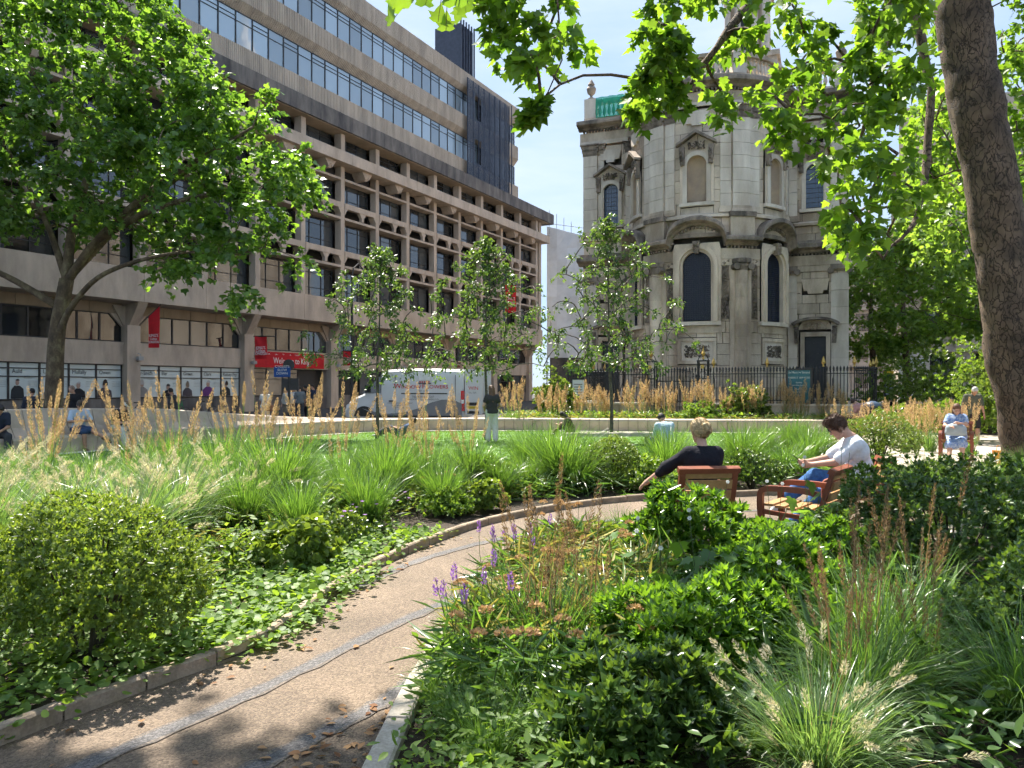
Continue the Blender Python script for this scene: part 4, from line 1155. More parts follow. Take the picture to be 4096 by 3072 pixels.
fr = MB(); fr.box(-4.82,-4.755,-8.64,-8.57,1.08,2.07); fr.box(-4.195,-4.13,-8.64,-8.57,1.08,2.07); fr.box(-4.75,-4.2,-8.64,-8.57,2.005,2.07); fr.box(-4.75,-4.2,-8.64,-8.57,1.08,1.145); fr.build('frame', iron, nb)
for k in range(5): MB().box(-4.68,-4.3,-8.627,-8.622,1.30+.12*k,1.33+.12*k).build('printed_line', ink, nb)
# ================================================================ other buildings
wrap = thing('sheeted_scaffold', 'white sheeted scaffold wrapping a building between college and church', 'building', (4.3, 95, 0), R(-8))
sheet_m = M('scaffold_sheeting', (0.66,0.68,0.70), (0.58,0.6,0.62), 1.4, .55, .3, 3)
scaf = M('scaffold_tube', (0.12,0.12,0.125), (0.06,0.06,0.06), 4, .5)
v = []
for k in range(9):
    for j in range(11):
        v.append((k*1.25, .12*math.sin(k*2.1+j*.9)+.06*math.sin(j*2.3), 5.2+(16.2-.35*k if j == 10 else 15.0*j/10)))
MB().add(v, [(k*11+j, (k+1)*11+j, (k+1)*11+j+1, k*11+j+1) for k in range(8) for j in range(10)]).build('sheeting', sheet_m, wrap)
MB().box(.3, 11, .8, 12, 0, 19).build('wall', concrete_dark, wrap)
m_ = MB()
for k in range(9):
    m_.box(k*1.25-.03, k*1.25+.03, -.25, -.19, 0, 5.2)
    m_.box(k*1.25-.03, k*1.25+.03, .5, .56, 0, 5.2)
for z in (1.0, 2.0, 3.0, 4.2, 5.0): m_.box(-.2, 10.3, -.25, -.19, z, z+.06)
for k in range(4): m_.tube([(k*2.5,-.22,3.0),(k*2.5+2.5,-.22,5.0)], .03, 5)
o = m_.build('scaffold_tubes', scaf, wrap); o['kind'] = 'stuff'
m_ = MB()
for k in range(4): m_.tube([(.3+k*.9,0,20.5),(.3+k*.9,0,23.4-k*.5)], .03, 5)
m_.tube([(0,0,21.8),(5,0,21.0)], .03, 5); o = m_.build('scaffold_tubes', scaf, wrap); o['kind'] = 'stuff'

# stone building across the street on the right
stone_b = M('stone_pale_building', (0.60,0.50,0.40), (0.46,0.38,0.30), .8, .85, .15, 12, stretch=(1,1,.4))
rb = thing('stone_street_building', 'beige stone building with tall windows behind the right-hand trees', 'building', (30.0, 61, 0), R(-30))
MB().box(0, 40, .5, 20, 0, 19).build('wall_core', stone_b, rb)
for f_ in range(4):
    z = 1.2+f_*4.4
    for k in range(11):
        x = 1.6+k*3.4
        MB().box(x-.55, x+.55, .1, .5, z-1.2, z+3.1).build('pier', stone_b, rb)
        if k < 10: window(rb, x+.75, .44, z, 1.9, 3.0, 2, [.33,.66], glass_dark)
    MB().box(-.2, 40, -.15, .499, z+3.12, z+3.45).build('string_course', stone_b, rb)
MB().box(-.6, 40.4, -.7, .6, 18.6, 19.4).build('cornice', stone_b, rb)
MB().box(0.5, 39, 1.5, 19, 19.4, 24).build('attic_wall', stone_b, rb)
cb = thing('pale_corner_wall', 'pale stone street corner wall carrying a small street name plate', 'wall', (29.4, 58.6, 0), R(-12))
for r_ in range(11):
    MB().box(0+(r_%2)*.02, 2.2, 0, 1.6, .02+r_*.48, .02+r_*.48+.465).build('wall_stone', portland_clean, cb)
ns = thing('street_name_plate', 'white street name plate on the pale corner wall', 'sign', (29.4, 58.6, 0), R(-12))
MB().box(.5, 1.75, -.06, -.02, 3.35, 3.8).build('plate', white_paint, ns)
text('lettering', 'MONTREAL\nPLACE WC2', .17, ns, (1.12, -.065, 3.62), (1,0,0), (0,0,1), ink, .003)
il = thing('information_post', 'dark upright information post with a yellow top on the far pavement', 'sign', (26.9, 55.0, 0), R(-10))
MB().box(-.32, .32, -.1, .1, .02, 2.55).build('slab', frame_black, il); MB().box(-.32, .32, -.105, .105, 2.555, 2.8).build('yellow_head', M('sign_yellow', (0.8,0.5,0.03)), il)
MB().box(-.22, .22, -.112, -.101, 1.1, 2.2).build('map_panel', M('map_grey', (0.3,0.32,0.33)), il)
rbb = thing('stone_terrace', 'pale stone terrace closing the far end of the street beyond the trees', 'building', (22, 112, 0), R(-8))
MB().box(0, 60, .4, 20, 0, 22).build('wall_core', stone_b, rbb)
for f_ in range(5):
    for k in range(16): window(rbb, 1.2+k*3.2, .38, 1.5+f_*4, 1.5, 2.4, 2, [.5], glass_dark)
    MB().box(0, 60, -.1, .39, 4.4+f_*4, 4.7+f_*4).build('string_course', stone_b, rbb)
# ================================================================ trees
def bark_plates(name, a, b2, crack):
    m, nt, b = nodes_of(name); N, L = nt.nodes, nt.links
    geo = N.new('ShaderNodeNewGeometry'); mp = N.new('ShaderNodeMapping'); mp.inputs['Scale'].default_value = (1,1,.55); L.new(geo.outputs['Position'], mp.inputs['Vector'])
    nz = N.new('ShaderNodeTexNoise'); nz.inputs['Scale'].default_value = 5; nz.inputs['Detail'].default_value = 4; L.new(mp.outputs[0], nz.inputs['Vector'])
    ad = N.new('ShaderNodeVectorMath'); ad.operation = 'MULTIPLY_ADD'; ad.inputs[1].default_value = (.5,.5,.5); L.new(nz.outputs['Color'], ad.inputs[0]); L.new(mp.outputs[0], ad.inputs[2])
    vo = N.new('ShaderNodeTexVoronoi'); vo.feature = 'DISTANCE_TO_EDGE'; vo.inputs['Scale'].default_value = 8.5; L.new(ad.outputs[0], vo.inputs['Vector'])
    r1 = N.new('ShaderNodeMapRange'); r1.inputs[1].default_value = .0; r1.inputs[2].default_value = .07; L.new(vo.outputs['Distance'], r1.inputs[0])
    n2 = N.new('ShaderNodeTexNoise'); n2.inputs['Scale'].default_value = 3.2; n2.inputs['Detail'].default_value = 8; L.new(geo.outputs['Position'], n2.inputs['Vector'])
    rp = N.new('ShaderNodeValToRGB'); rp.color_ramp.elements[0].position = .32; rp.color_ramp.elements[1].position = .68; rp.color_ramp.elements[0].color = (*b2,1); rp.color_ramp.elements[1].color = (*a,1); L.new(n2.outputs['Fac'], rp.inputs['Fac'])
    mx = N.new('ShaderNodeMixRGB'); L.new(r1.outputs[0], mx.inputs[0]); mx.inputs[1].default_value = (*crack,1); L.new(rp.outputs['Color'], mx.inputs[2]); L.new(mx.outputs['Color'], b.inputs['Base Color'])
    b.inputs['Roughness'].default_value = .9
    hh = N.new('ShaderNodeMath'); hh.operation = 'MULTIPLY_ADD'; L.new(n2.outputs['Fac'], hh.inputs[0]); hh.inputs[1].default_value = .6; L.new(r1.outputs[0], hh.inputs[2])
    bp = N.new('ShaderNodeBump'); bp.inputs['Strength'].default_value = .9; bp.inputs['Distance'].default_value = .03; L.new(hh.outputs[0], bp.inputs['Height']); L.new(bp.outputs['Normal'], b.inputs['Normal'])
    return m
bark_plane_old = M('bark_plane', (0.15,0.105,0.068), (0.055,0.04,0.03), 5.5, .9, .9, 14, stretch=(1,1,.55), c3=(0.10,0.073,0.05), fine=(22,.25), lo=.3, hi=.7)
bark_plane = bark_plates('bark_plates', (0.20,0.135,0.085), (0.085,0.058,0.038), (0.045,0.032,0.022))
bark_mossy = M('bark_plane_flaking', (0.21,0.17,0.095), (0.07,0.05,0.032), 4, .9, .6, 18, stretch=(1,1,.6), c3=(0.12,0.085,0.05), fine=(20,.2))
bark_young = M('bark_young', (0.14,0.115,0.09), (0.06,0.05,0.04), 10, .85, .4, 40)
leaf_plane = LEAF('leaf_plane', (0.05,0.115,0.028), (0.145,0.245,0.055), .52, (2.15,2.1,.7), .34, .7)
leaf_plane_near = LEAF('leaf_plane_near', (0.055,0.12,0.022), (0.16,0.26,0.05), .6, (2.25,2.15,.6), .4, .45)
leaf_young = LEAF('leaf_young', (0.04,0.085,0.028), (0.12,0.185,0.055), .42, (2.1,2.05,.75), .36, .6)
leaf_far = LEAF('leaf_far', (0.075,0.145,0.04), (0.18,0.27,0.075), .58, (2.2,2.1,.7), .4, .4)

def plane_leaf(detail=True):
    """lobed leaf in its own plane, stalk at the origin, tip along +y; fan from the heart of the blade"""
    if detail:
        o = [(0,-.02),(-.20,-.10),(-.48,.02),(-.36,.16),(-.56,.40),(-.27,.44),(-.22,.60),(0,1.0),(.22,.60),(.27,.44),(.56,.40),(.36,.16),(.48,.02),(.20,-.10)]
    else:
        o = [(0,-.05),(-.46,.0),(-.52,.42),(-.20,.50),(0,1.0),(.20,.50),(.52,.42),(.46,.0)]
    V = [(0,.30,-.05)] + [(x, y, -.10*abs(x)-.10*max(0,y-.4)) for x, y in o]; n = len(o)
    Fc = [(0, 1+i, 1+(i+1)%n) for i in range(n)]
    return np.array(V), np.array(Fc)
def oval_leaf(w=.42):
    V = [(0,0,0),(-w*.42,.22,.07),(-w*.5,.52,.07),(0,1,0),(w*.5,.52,.07),(w*.42,.22,.07),(0,.45,-.02)]
    return np.array(V), np.array([(6,1,0),(6,2,1),(6,3,2),(6,4,3),(6,5,4),(6,0,5)])
def slim_leaf(w=.3):
    V = [(0,0,0),(-w*.5,.45,.05),(0,1,-.06),(w*.5,.45,.05)]
    return np.array(V), np.array([(0,2,1),(0,3,2)])
def scatter(tv, tf, pos, ydir, nrm, size):
    """copies of a leaf template: ydir is the leaf axis, nrm roughly the blade normal"""
    y = ydir/np.maximum(1e-6, np.linalg.norm(ydir, axis=1, keepdims=True))
    x = np.cross(y, nrm); x /= np.maximum(1e-6, np.linalg.norm(x, axis=1, keepdims=True))
    z = np.cross(x, y)
    V = pos[:,None,:] + size[:,None,None]*(tv[None,:,0:1]*x[:,None,:] + tv[None,:,1:2]*y[:,None,:] + tv[None,:,2:3]*z[:,None,:])
    n, k = len(pos), len(tv)
    FA = tf[None,:,:] + (np.arange(n)*k)[:,None,None]
    return V.reshape(-1,3), FA.reshape(-1, tf.shape[1])
def crown_mesh(name, mat, parts):
    V = []; FA = []; b = 0
    for v, f in parts: V.append(v); FA.append(f+b); b += len(v)
    return fast_mesh(name, np.concatenate(V), np.concatenate(FA), mat)

class Skeleton:
    """nodes joined back to the trunk; a branch is grown from the nearest node to every foliage cluster"""
    def __init__(s): s.p = []; s.r = []; s.chains = []
    def chain(s, pts, r0, r1):
        n = len(pts)
        s.chains.append((pts, [r0+(r1-r0)*i/(n-1) for i in range(n)]))
        for i, p in enumerate(pts):
            s.p.append(Vector(p)); s.r.append(r0+(r1-r0)*i/(n-1))
    def limb(s, pts, r0, r1, wob=.0, rnd=None, n=6):
        c = catmull([tuple(p) for p in pts], n)
        if wob: c = [c[0]] + [p+Vector((rnd.uniform(-wob,wob), rnd.uniform(-wob,wob), rnd.uniform(-wob,wob))) for p in c[1:]]
        s.chain(c, r0, r1)
    def grow(s, target, rnd, r1=.012, sag=.12, minr=.02):
        t = Vector(target)
        best = min(range(len(s.p)), key=lambda i: (s.p[i]-t).length + max(0, s.p[i].z-t.z)*.25)
        a = s.p[best]; d = (t-a); L_ = d.length
        if L_ < .05: return
        n = max(3, int(L_/.5)+1); pts = []
        side = Vector((rnd.uniform(-1,1), rnd.uniform(-1,1), rnd.uniform(-.3,.6)))*L_*.10
        for i in range(n+1):
            q = i/n; pts.append(a.lerp(t, q) + side*math.sin(math.pi*q) + Vector((0,0,L_*sag*math.sin(math.pi*q))))
        s.chain(pts, max(minr, min(s.r[best]*.7, .012+.028*L_)), r1)

def spray(rnd, c, dirn, n_tw, per, rad, leaf, size, droop=.35, up_bias=.55, flat=.7):
    """leafy sprays round a branch end: twigs fan out, leaves hang from them. returns arrays"""
    tw = rnd.normal(size=(n_tw,3)); tw[:,2] *= flat; tw += np.asarray(dirn)*.6
    tw /= np.linalg.norm(tw, axis=1, keepdims=True)
    L = rad*rnd.uniform(.45,1.0,(n_tw,1))
    t = rnd.uniform(.25,1.0,(n_tw,per))
    P = c[None,None,:] + tw[:,None,:]*L[:,:,None]*t[:,:,None]
    P[:,:,2] -= droop*rad*t*t*rnd.uniform(.5,1.2,(n_tw,1))
    P = P.reshape(-1,3) + rnd.normal(0,.05*rad+.02,(n_tw*per,3))
    m = len(P)
    yd = np.repeat(tw,per,axis=0)*.7 + rnd.normal(0,.55,(m,3)); yd[:,2] -= .45
    nr = rnd.normal(0,.6,(m,3)); nr[:,2] += up_bias*2
    return P, yd, nr, size*rnd.uniform(.65,1.2,m)

def make_tree(name, label, cat, base, skeleton, clusters, seed, leaf, size, n_tw, per, rad, mat, bark, group=None, sides=10, droop=.35, flat=.7, tw_r=.010, grow=True, gnarl=0.0):
    rnd = random.Random(seed); nr_ = np.random.default_rng(seed)
    root = thing(name, label, cat, base, 0, group)
    B = Vector(base)
    nch = len(skeleton.chains)
    cen = Vector(np.mean([c[:3] for c in clusters], axis=0))
    if grow:
        for c in sorted(clusters, key=lambda q: (Vector(q[:3])-skeleton.p[0]).length):
            skeleton.grow(c[:3], rnd)
    tm = MB(); 
    for i, (pts, rr) in enumerate(skeleton.chains[:nch]):
        tm.tube([p-B for p in pts], rr, sides if rr[0] > .12 else 7)
    if gnarl:
        from mathutils import noise
        tm.v = [tuple(Vector(v_)+noise.noise_vector(Vector(v_)*1.1)*gnarl+noise.noise_vector(Vector(v_)*3.1)*gnarl*.55+noise.noise_vector(Vector(v_)*8)*gnarl*.22) for v_ in tm.v]
    o = tm.build('trunk', bark, root, smooth=True)
    if len(skeleton.chains) > nch:
        bm_ = MB()
        for pts, rr in skeleton.chains[nch:]:
            bm_.tube([p-B for p in pts], rr, 5, caps=False)
        o = bm_.build('branches', bark, root, smooth=True); o['kind'] = 'stuff'
    tv, tf = leaf; parts = []
    for c in clusters:
        cr = c[3] if len(c) > 3 else rad
        c3 = np.array(c[:3]); d = c3-np.array(cen); d /= (np.linalg.norm(d)+1e-6)
        P, yd, nn, sz = spray(nr_, c3-np.array(B), d, n_tw, per, cr, leaf, size, droop, flat=flat)
        parts.append(scatter(tv, tf, P, yd, nn, sz))
    me = crown_mesh('crown', mat, parts)
    cr = link('crown', me, root)
    return root

def ell_points(rnd, ells, n, shell=.35):
    """points in a union of ellipsoids, thinned towards the middle"""
    out = []; vol = [e[3]*e[4]*e[5] for e in ells]; tot = sum(vol)
    for e, v_ in zip(ells, vol):
        k = max(2, int(n*v_/tot))
        while k:
            d = Vector((rnd.gauss(0,1), rnd.gauss(0,1), rnd.gauss(0,1))).normalized(); r_ = rnd.uniform(shell**3, 1)**(1/3)
            out.append((e[0]+d.x*r_*e[3], e[1]+d.y*r_*e[4], e[2]+d.z*r_*e[5])); k -= 1
    return out

# --- the big plane tree on the left, beyond the stone seat
rA = random.Random(5)
bA = at(53, 404, 28.0); bA.z = 0
S = Skeleton()
tx, ty = bA.x, bA.y
S.limb([(tx,ty,0),(tx+.05,ty,1.6),(tx+.15,ty,3.6),(tx+.5,ty,5.6)], .34, .25)
S.limb([(tx+.5,ty,5.5),(tx+.55,ty+.3,7.6),(tx+1.2,ty+.6,10.5),(tx+1.6,ty+.5,13.5)], .20, .06)
S.limb([(tx+.5,ty,5.5),(tx+1.8,ty-.3,7.0),(tx+4.0,ty-.6,8.8),(tx+6.3,ty-1.0,10.0),(tx+7.6,ty-1.0,10.8)], .16, .04)
S.limb([(tx+1.8,ty-.3,7.0),(tx+4.0,ty-.9,7.9),(tx+6.5,ty-1.6,8.3),(tx+8.6,ty-1.8,8.2)], .14, .04)
S.limb([(tx+.12,ty,3.4),(tx+1.0,ty-.5,4.6),(tx+2.4,ty-.9,5.7),(tx+5.0,ty-1.4,6.3),(tx+7.4,ty-1.7,6.2)], .13, .03)
S.limb([(tx+.2,ty,4.6),(tx-1.6,ty-.2,5.7),(tx-3.6,ty-.4,6.5),(tx-6,ty-.5,7.4)], .14, .04)
S.limb([(tx+.5,ty,5.6),(tx-.6,ty+.4,8.0),(tx-2.2,ty+.4,11)], .14, .04)
S.limb([(tx+.5,ty,5.6),(tx+2.2,ty+1.5,8.4),(tx+4.4,ty+2.5,10.6)], .16, .05)
cA = ell_points(rA, [(tx+.5,ty,11.8,6.2,5.0,5.4),(tx+5.3,ty-.8,9.6,4.3,3.6,3.3),(tx+8.1,ty-1.6,8.1,2.6,2.4,2.2),(tx+6.9,ty-1.8,5.7,2.8,1.9,1.6),(tx-5,ty-.3,9.5,4.0,3.5,3.6),(tx+3.2,ty-.5,13.0,3.4,3,2.8)], 370, .5)
cA = [c for c in cA if not (c[2] < 7.4 and c[0] < tx+3.5 and c[0] > tx-7)]
make_tree('plane_tree', 'spreading plane tree with flaking bark, standing behind the seated men', 'tree', (tx,ty,0), S, cA, 7, plane_leaf(False), .215, 10, 10, 1.05, leaf_plane, bark_mossy)

# --- the near plane tree at the right edge, its boughs reaching over the path
rB = random.Random(9)
S = Skeleton()
S.limb([(9.5,14.1,0),(9.32,14.0,1.2),(9.05,14.0,3.0),(8.78,14.0,5.0),(8.5,14.0,6.6),(8.2,14.0,8.4),(8.0,13.8,11)], .47, .42, n=16)
S.limb([(8.0,13.8,10.6),(6.0,12.4,11.6),(3.5,10.8,11.2),(1.2,9.0,9.6),(-.2,8.0,8.3)], .30, .05)
S.limb([(8.1,13.9,9.2),(6.4,12.8,9.2),(4.6,11.6,8.2),(3.2,10.6,6.9),(2.3,10.1,5.6)], .18, .03)
S.limb([(8.1,13.9,9.8),(9.6,11.5,11),(8.6,8.5,11.5),(6.5,5.5,11)], .28, .06)
S.limb([(8.0,13.8,10.6),(10.5,16,13),(12,18,16)], .28, .08)
S.limb([(3.5,10.8,11.2),(0.5,10.5,12.0),(-3.5,10.2,11.8)], .14, .04)
S.limb([(6.4,12.8,9.2),(5.6,11.5,7.0),(4.9,10.8,5.2)], .10, .02)
S.limb([(6.4,12.8,9.2),(6.6,12.2,6.4),(6.2,11.8,4.4),(5.5,11.4,3.6)], .09, .015)
def inpoly(x, y, P):
    c = False; j = len(P)-1
    for i in range(len(P)):
        if (P[i][1] > y) != (P[j][1] > y) and x < (P[j][0]-P[i][0])*(y-P[i][1])/(P[j][1]-P[i][1])+P[i][0]: c = not c
        j = i
    return c
boughs = [[(640,-40),(1060,-40),(1060,200),(985,200),(930,190),(885,205),(866,240),(842,246),(832,225),(836,170),(800,142),(755,132),(735,122),(716,98),(740,60),(715,20),(670,5)],
          [(640,-30),(690,-30),(690,50),(680,85),(664,112),(650,122),(640,116),(634,95),(644,60)],
          [(480,-40),(580,-40),(574,20),(556,62),(532,68),(505,42),(484,25)]]
cB = []
for P, n, (ya, yb) in ((boughs[0], 205, (9.0, 13.2)), (boughs[1], 17, (9.0, 10.5)), (boughs[2], 13, (7.4, 9.0))):
    xs = [p[0] for p in P]; ys = [p[1] for p in P]; k = 0
    while k < n:
        x, y = rB.uniform(min(xs), max(xs)), rB.uniform(min(ys), max(ys))
        if inpoly(x, y, P):
            if P is boughs[0] and (rB.random() < .35 and y < 150): k += 1; continue
            Y = rB.uniform(ya, yb) if x < 918 else rB.uniform(15.2, 18); q = at(x, y, Y); cB.append((q.x, q.y, q.z, (.42 if x < 918 else .6) if P is boughs[0] else .32)); k += 1
for qx, qy in ((541,100),(533,112)):
    q = at(qx, qy, 8.3); cB.append((q.x, q.y, q.z, .17))
# the rest of the crown, overhead and to the right
for e_, n_ in (((-4.4,9.75,11.9,1.9,.55,.7),34),((-.4,10.2,11.9,2.6,1.2,1.0),9),((3.2,11.4,11.6,2.4,1.6,1.2),8),((6.5,9.0,12.0,3.0,2.5,1.2),24),((10.5,17.5,14.5,5,4,4),30)):
    cB += [(*p, .75) for p in ell_points(rB, [e_], n_, .1)]
make_tree('plane_tree', 'leaning thick trunked plane tree near the camera with boughs hanging over the garden', 'tree', (9.3,14.1,0), S, cB, 21, plane_leaf(True), .150, 7, 7, .55, leaf_plane_near, bark_plane, sides=28, droop=.6, gnarl=.07)
nearB = [o for o in COL.objects if o.parent and o.parent.get('label','').startswith('leaning thick')]
# a few big leaves of that tree close to the lens, each a piece of its own
tv, tf = plane_leaf(True)
leaf_me = fast_mesh('leaf', tv*np.array([.95,1,1]), tf, leaf_plane_near)
rootB = nearB[0].parent
twig = MB(); tw_pts = []
for px, py, Y, sz, az, tilt in ((403,8,5.6,.25,2.6,1.1),(392,22,5.6,.16,2.2,1.2),(425,5,5.8,.18,.5,1.2),(438,22,5.9,.17,3.4,1.5),(446,30,5.9,.16,3.0,1.4),(455,5,5.7,.24,3.3,1.2),(436,-6,5.7,.2,0,1.3),(466,12,5.9,.18,2.7,1.3),(414,-8,5.7,.2,1.2,1.0)):
    q = at(px, py, Y); o = link('large_leaf', leaf_me, rootB, q-Vector((9.3,14.1,0)), (tilt+.3, .2*math.sin(px), az), sz)
    tw_pts.append(q-Vector((9.3,14.1,0)))
top = at(450, -60, 5.9)-Vector((9.3,14.1,0))
for p in tw_pts: twig.tube([top, (top+p)/2+Vector((0,0,.02)), p], [.006,.004,.002], 5)
o = twig.build('twigs', bark_plane, rootB); o['kind'] = 'stuff'
hang = MB(); hang.tube([at(556,-20,8.3)-Vector((9.3,14.1,0)), at(562,60,8.3)-Vector((9.3,14.1,0)), at(548,92,8.3)-Vector((9.3,14.1,0)), at(537,108,8.3)-Vector((9.3,14.1,0))], [.012,.009,.007,.004], 5); o = hang.build('twigs', bark_plane, rootB); o['kind'] = 'stuff'

# --- three young trees in the lawn
def young(px, py, Y, h, z0, w, seed, label, lean=0.0):
    b_ = at(px, py, Y); b_.z = 0; rn = random.Random(seed); S = Skeleton()
    S.limb([(b_.x,b_.y,0),(b_.x+.02,b_.y,1.2),(b_.x-.02+lean*.3,b_.y,2.4),(b_.x+lean*.7,b_.y+.05,h*.62),(b_.x+lean,b_.y,h*.95)], .065, .012, n=6)
    cl = []
    for k in range(150):
        q = (k+.5)/150; z = z0+(h-z0)*q
        prof = (min(1, .55+2.2*q))*(1-q**1.3)**.75+.06
        a = k*2.399+rn.uniform(-.4,.4); r_ = w*.60*prof*rn.uniform(.2,1.0)**.8*(1+.35*math.sin(a*2+seed))
        cl.append((b_.x+lean*q+r_*math.cos(a), b_.y+r_*math.sin(a), z+rn.uniform(-.15,.25), .42*(.75+.4*rn.random())*(1-.35*q)))
    cl.append((b_.x+lean, b_.y, h, .22))
    t = make_tree('young_tree', label, 'tree', (b_.x,b_.y,0), S, cl, seed, oval_leaf(.5), .12, 5, 7, .42, leaf_young, bark_young, 'young trees in the lawn', droop=.25)
    return t
young(377, 431, 24.6, 6.0, 2.0, 3.9, 31, 'young leafy tree in front of the van cab', lean=.1)
young(486, 440, 24.2, 6.2, 2.2, 3.5, 32, 'young tree beside the long-haired woman at the van rear')
young(611, 442, 23.8, 6.7, 2.2, 3.7, 33, 'young slender tree in front of the church, nearest the apse', lean=-.1)

# --- trees beyond the church and along the right
def backtree(px, Y, h, z0, rx, seed, label, n=80, lf=.24, n_tw=8, per=9, mat=None, trunk_r=.28):
    b_ = at(px, 386, Y); b_.z = 0; rn = random.Random(seed); S = Skeleton()
    S.limb([(b_.x,b_.y,0),(b_.x+.1,b_.y,h*.25),(b_.x-.1,b_.y,h*.5),(b_.x,b_.y,h*.8)], trunk_r, .06)
    cl = ell_points(rn, [(b_.x,b_.y,(h+z0)/2,rx,rx*.9,(h-z0)/2)], n, .6)
    return make_tree('plane_tree', label, 'tree', (b_.x,b_.y,0), S, cl, seed, plane_leaf(False), lf, n_tw, per, 1.1, mat or leaf_far, bark_plane, 'trees beyond the church')
backtree(872, 50, 11.5, 3.2, 4.0, 41, 'plane tree growing tight beside the church corner')
backtree(905, 44, 11.0, 3.4, 3.8, 42, 'plane tree in front of the pale corner wall')
backtree(948, 62, 17, 5.0, 5.5, 43, 'tall plane tree rising before the beige stone building', 110)
backtree(985, 34, 12.0, 4.2, 4.2, 44, 'plane tree behind the leaning trunk', 100, lf=.24)
backtree(1035, 26, 13.5, 4.6, 4.2, 45, 'plane tree at the picture edge beyond the leaning trunk', 90, lf=.23)
# ================================================================ curved stone seat
bench_m = M('seat_terrazzo', (0.50,0.40,0.31), (0.37,0.295,0.225), 1.6, .7, .08, 60, island=.05, fine=(120,.06))
bench = thing('curved_stone_seat', 'long curved pale stone seat, its back sinking into a flat bench', 'bench')
BL = catmull([(-13.6,15.6),(-12.05,18.1),(-11.0,20.1),(-10.0,21.8),(-8.25,24.6),(-6.55,27.1),(-4.85,28.7),(-3.0,29.3),(-1.0,29.45),(1.6,29.2),(4.2,28.75),(8.0,28.2),(12.2,27.9)], 14)
acc = [0.0]
for i in range(1, len(BL)): acc.append(acc[-1]+(BL[i]-BL[i-1]).length)
def bpt(s):
    s = max(0, min(acc[-1]-1e-4, s))
    for i in range(1, len(acc)):
        if acc[i] >= s: return BL[i-1].lerp(BL[i], (s-acc[i-1])/(acc[i]-acc[i-1]))
# back height and lean by distance along the seat
def back_of(s):
    q = [(0,1.14),(5,1.12),(8,1.02),(10.5,.80),(12.5,.64),(15,.50),(17,.46),(99,.46)]
    for (a, x), (b_, y) in zip(q[:-1], q[1:]):
        if a <= s <= b_: return x+(y-x)*(s-a)/(b_-a)
def prof_at(s):
    h = back_of(s); e = max(0, (h-.46)/.68)      # 1 full back, 0 flat
    d = .95
    return [(0.06,0),(0,.38),(.03,.44),(.10,.455),(.50+.05*e,.445-.03*e),(.60+.12*e,.46+.20*e),(.70+.16*e,h-.03),(.76+.17*e,h),(d+.06*e,h-.02),(d+.05*e,0)]
step = .36; s = 0; sm_ = {}
while s < acc[-1]-.3:
    v = []
    for q in (s+.008, s+step-.008):
        p = bpt(q); t = (bpt(q+.05)-bpt(q-.05)).normalized(); n = Vector((-t.y, t.x, 0))   # away from the lawn
        if s > acc[-1]-3.3: pass
        v += [p+n*o+Vector((0,0,z+.02)) for o, z in prof_at(q)]
    k = 10
    b_ = MB().add(v, [tuple(range(k)), tuple(range(2*k-1,k-1,-1))]+[(i, i+k, (i+1)%k+k, (i+1)%k) for i in range(k)])
    o = b_.build('seat_segment', bench_m, bench); fix_normals(o.data)
    s += step
core = MB(); L0 = [(bpt(q), (bpt(q+.05)-bpt(q-.05)).normalized()) for q in [acc[-1]*i/90 for i in range(91)]]
v = []
for (p, t), q in zip(L0, [acc[-1]*i/90 for i in range(91)]):
    n = Vector((-t.y, t.x, 0)); h = back_of(q); e = max(0, (h-.46)/.68)
    v += [p+n*o+Vector((0,0,z)) for o, z in ((.10,.01),(.06,.38),(.66+.10*e,.38),(.80+.16*e,h-.06),(.92,h-.06),(.92,.01))]
k = 6; core.add(v, [(i*k+j, (i+1)*k+j, (i+1)*k+(j+1)%k, i*k+(j+1)%k) for i in range(90) for j in range(k)])
o = core.build('core', M('seat_joint', (0.10,0.09,0.08)), bench); fix_normals(o.data)
# stone strip at the foot of the seat
st_ = MB(); v = []
for p, t in L0:
    n = Vector((-t.y, t.x, 0)); v += [p-n*.42+Vector((0,0,.035)), p+n*.05+Vector((0,0,.035))]
st_.add(v, [(2*i, 2*i+1, 2*i+3, 2*i+2) for i in range(90)]); o = st_.build('stone_margin', M('margin_stone', (0.66,0.6,0.52), (0.55,0.5,0.43), 3, .8)); tag(o, 'pale stone margin between lawn and curved seat', None, None, 'structure'); fix_normals(o.data)
slab = thing('low_stone_slab', 'low pale slab lying at the lawn edge behind the round shrub', 'slab', (2.9, 22.4, 0), R(3))
b_ = MB(); b_.box(-1.35, 1.35, -.2, .2, .26, .36); b_.build('top', kerb_pale, slab)
b_ = MB(); b_.box(-1.25, -1.0, -.15, .15, .02, .258); b_.build('foot', kerb_stone, slab); b_ = MB(); b_.box(1.0, 1.25, -.15, .15, .02, .258); b_.build('foot', kerb_stone, slab)

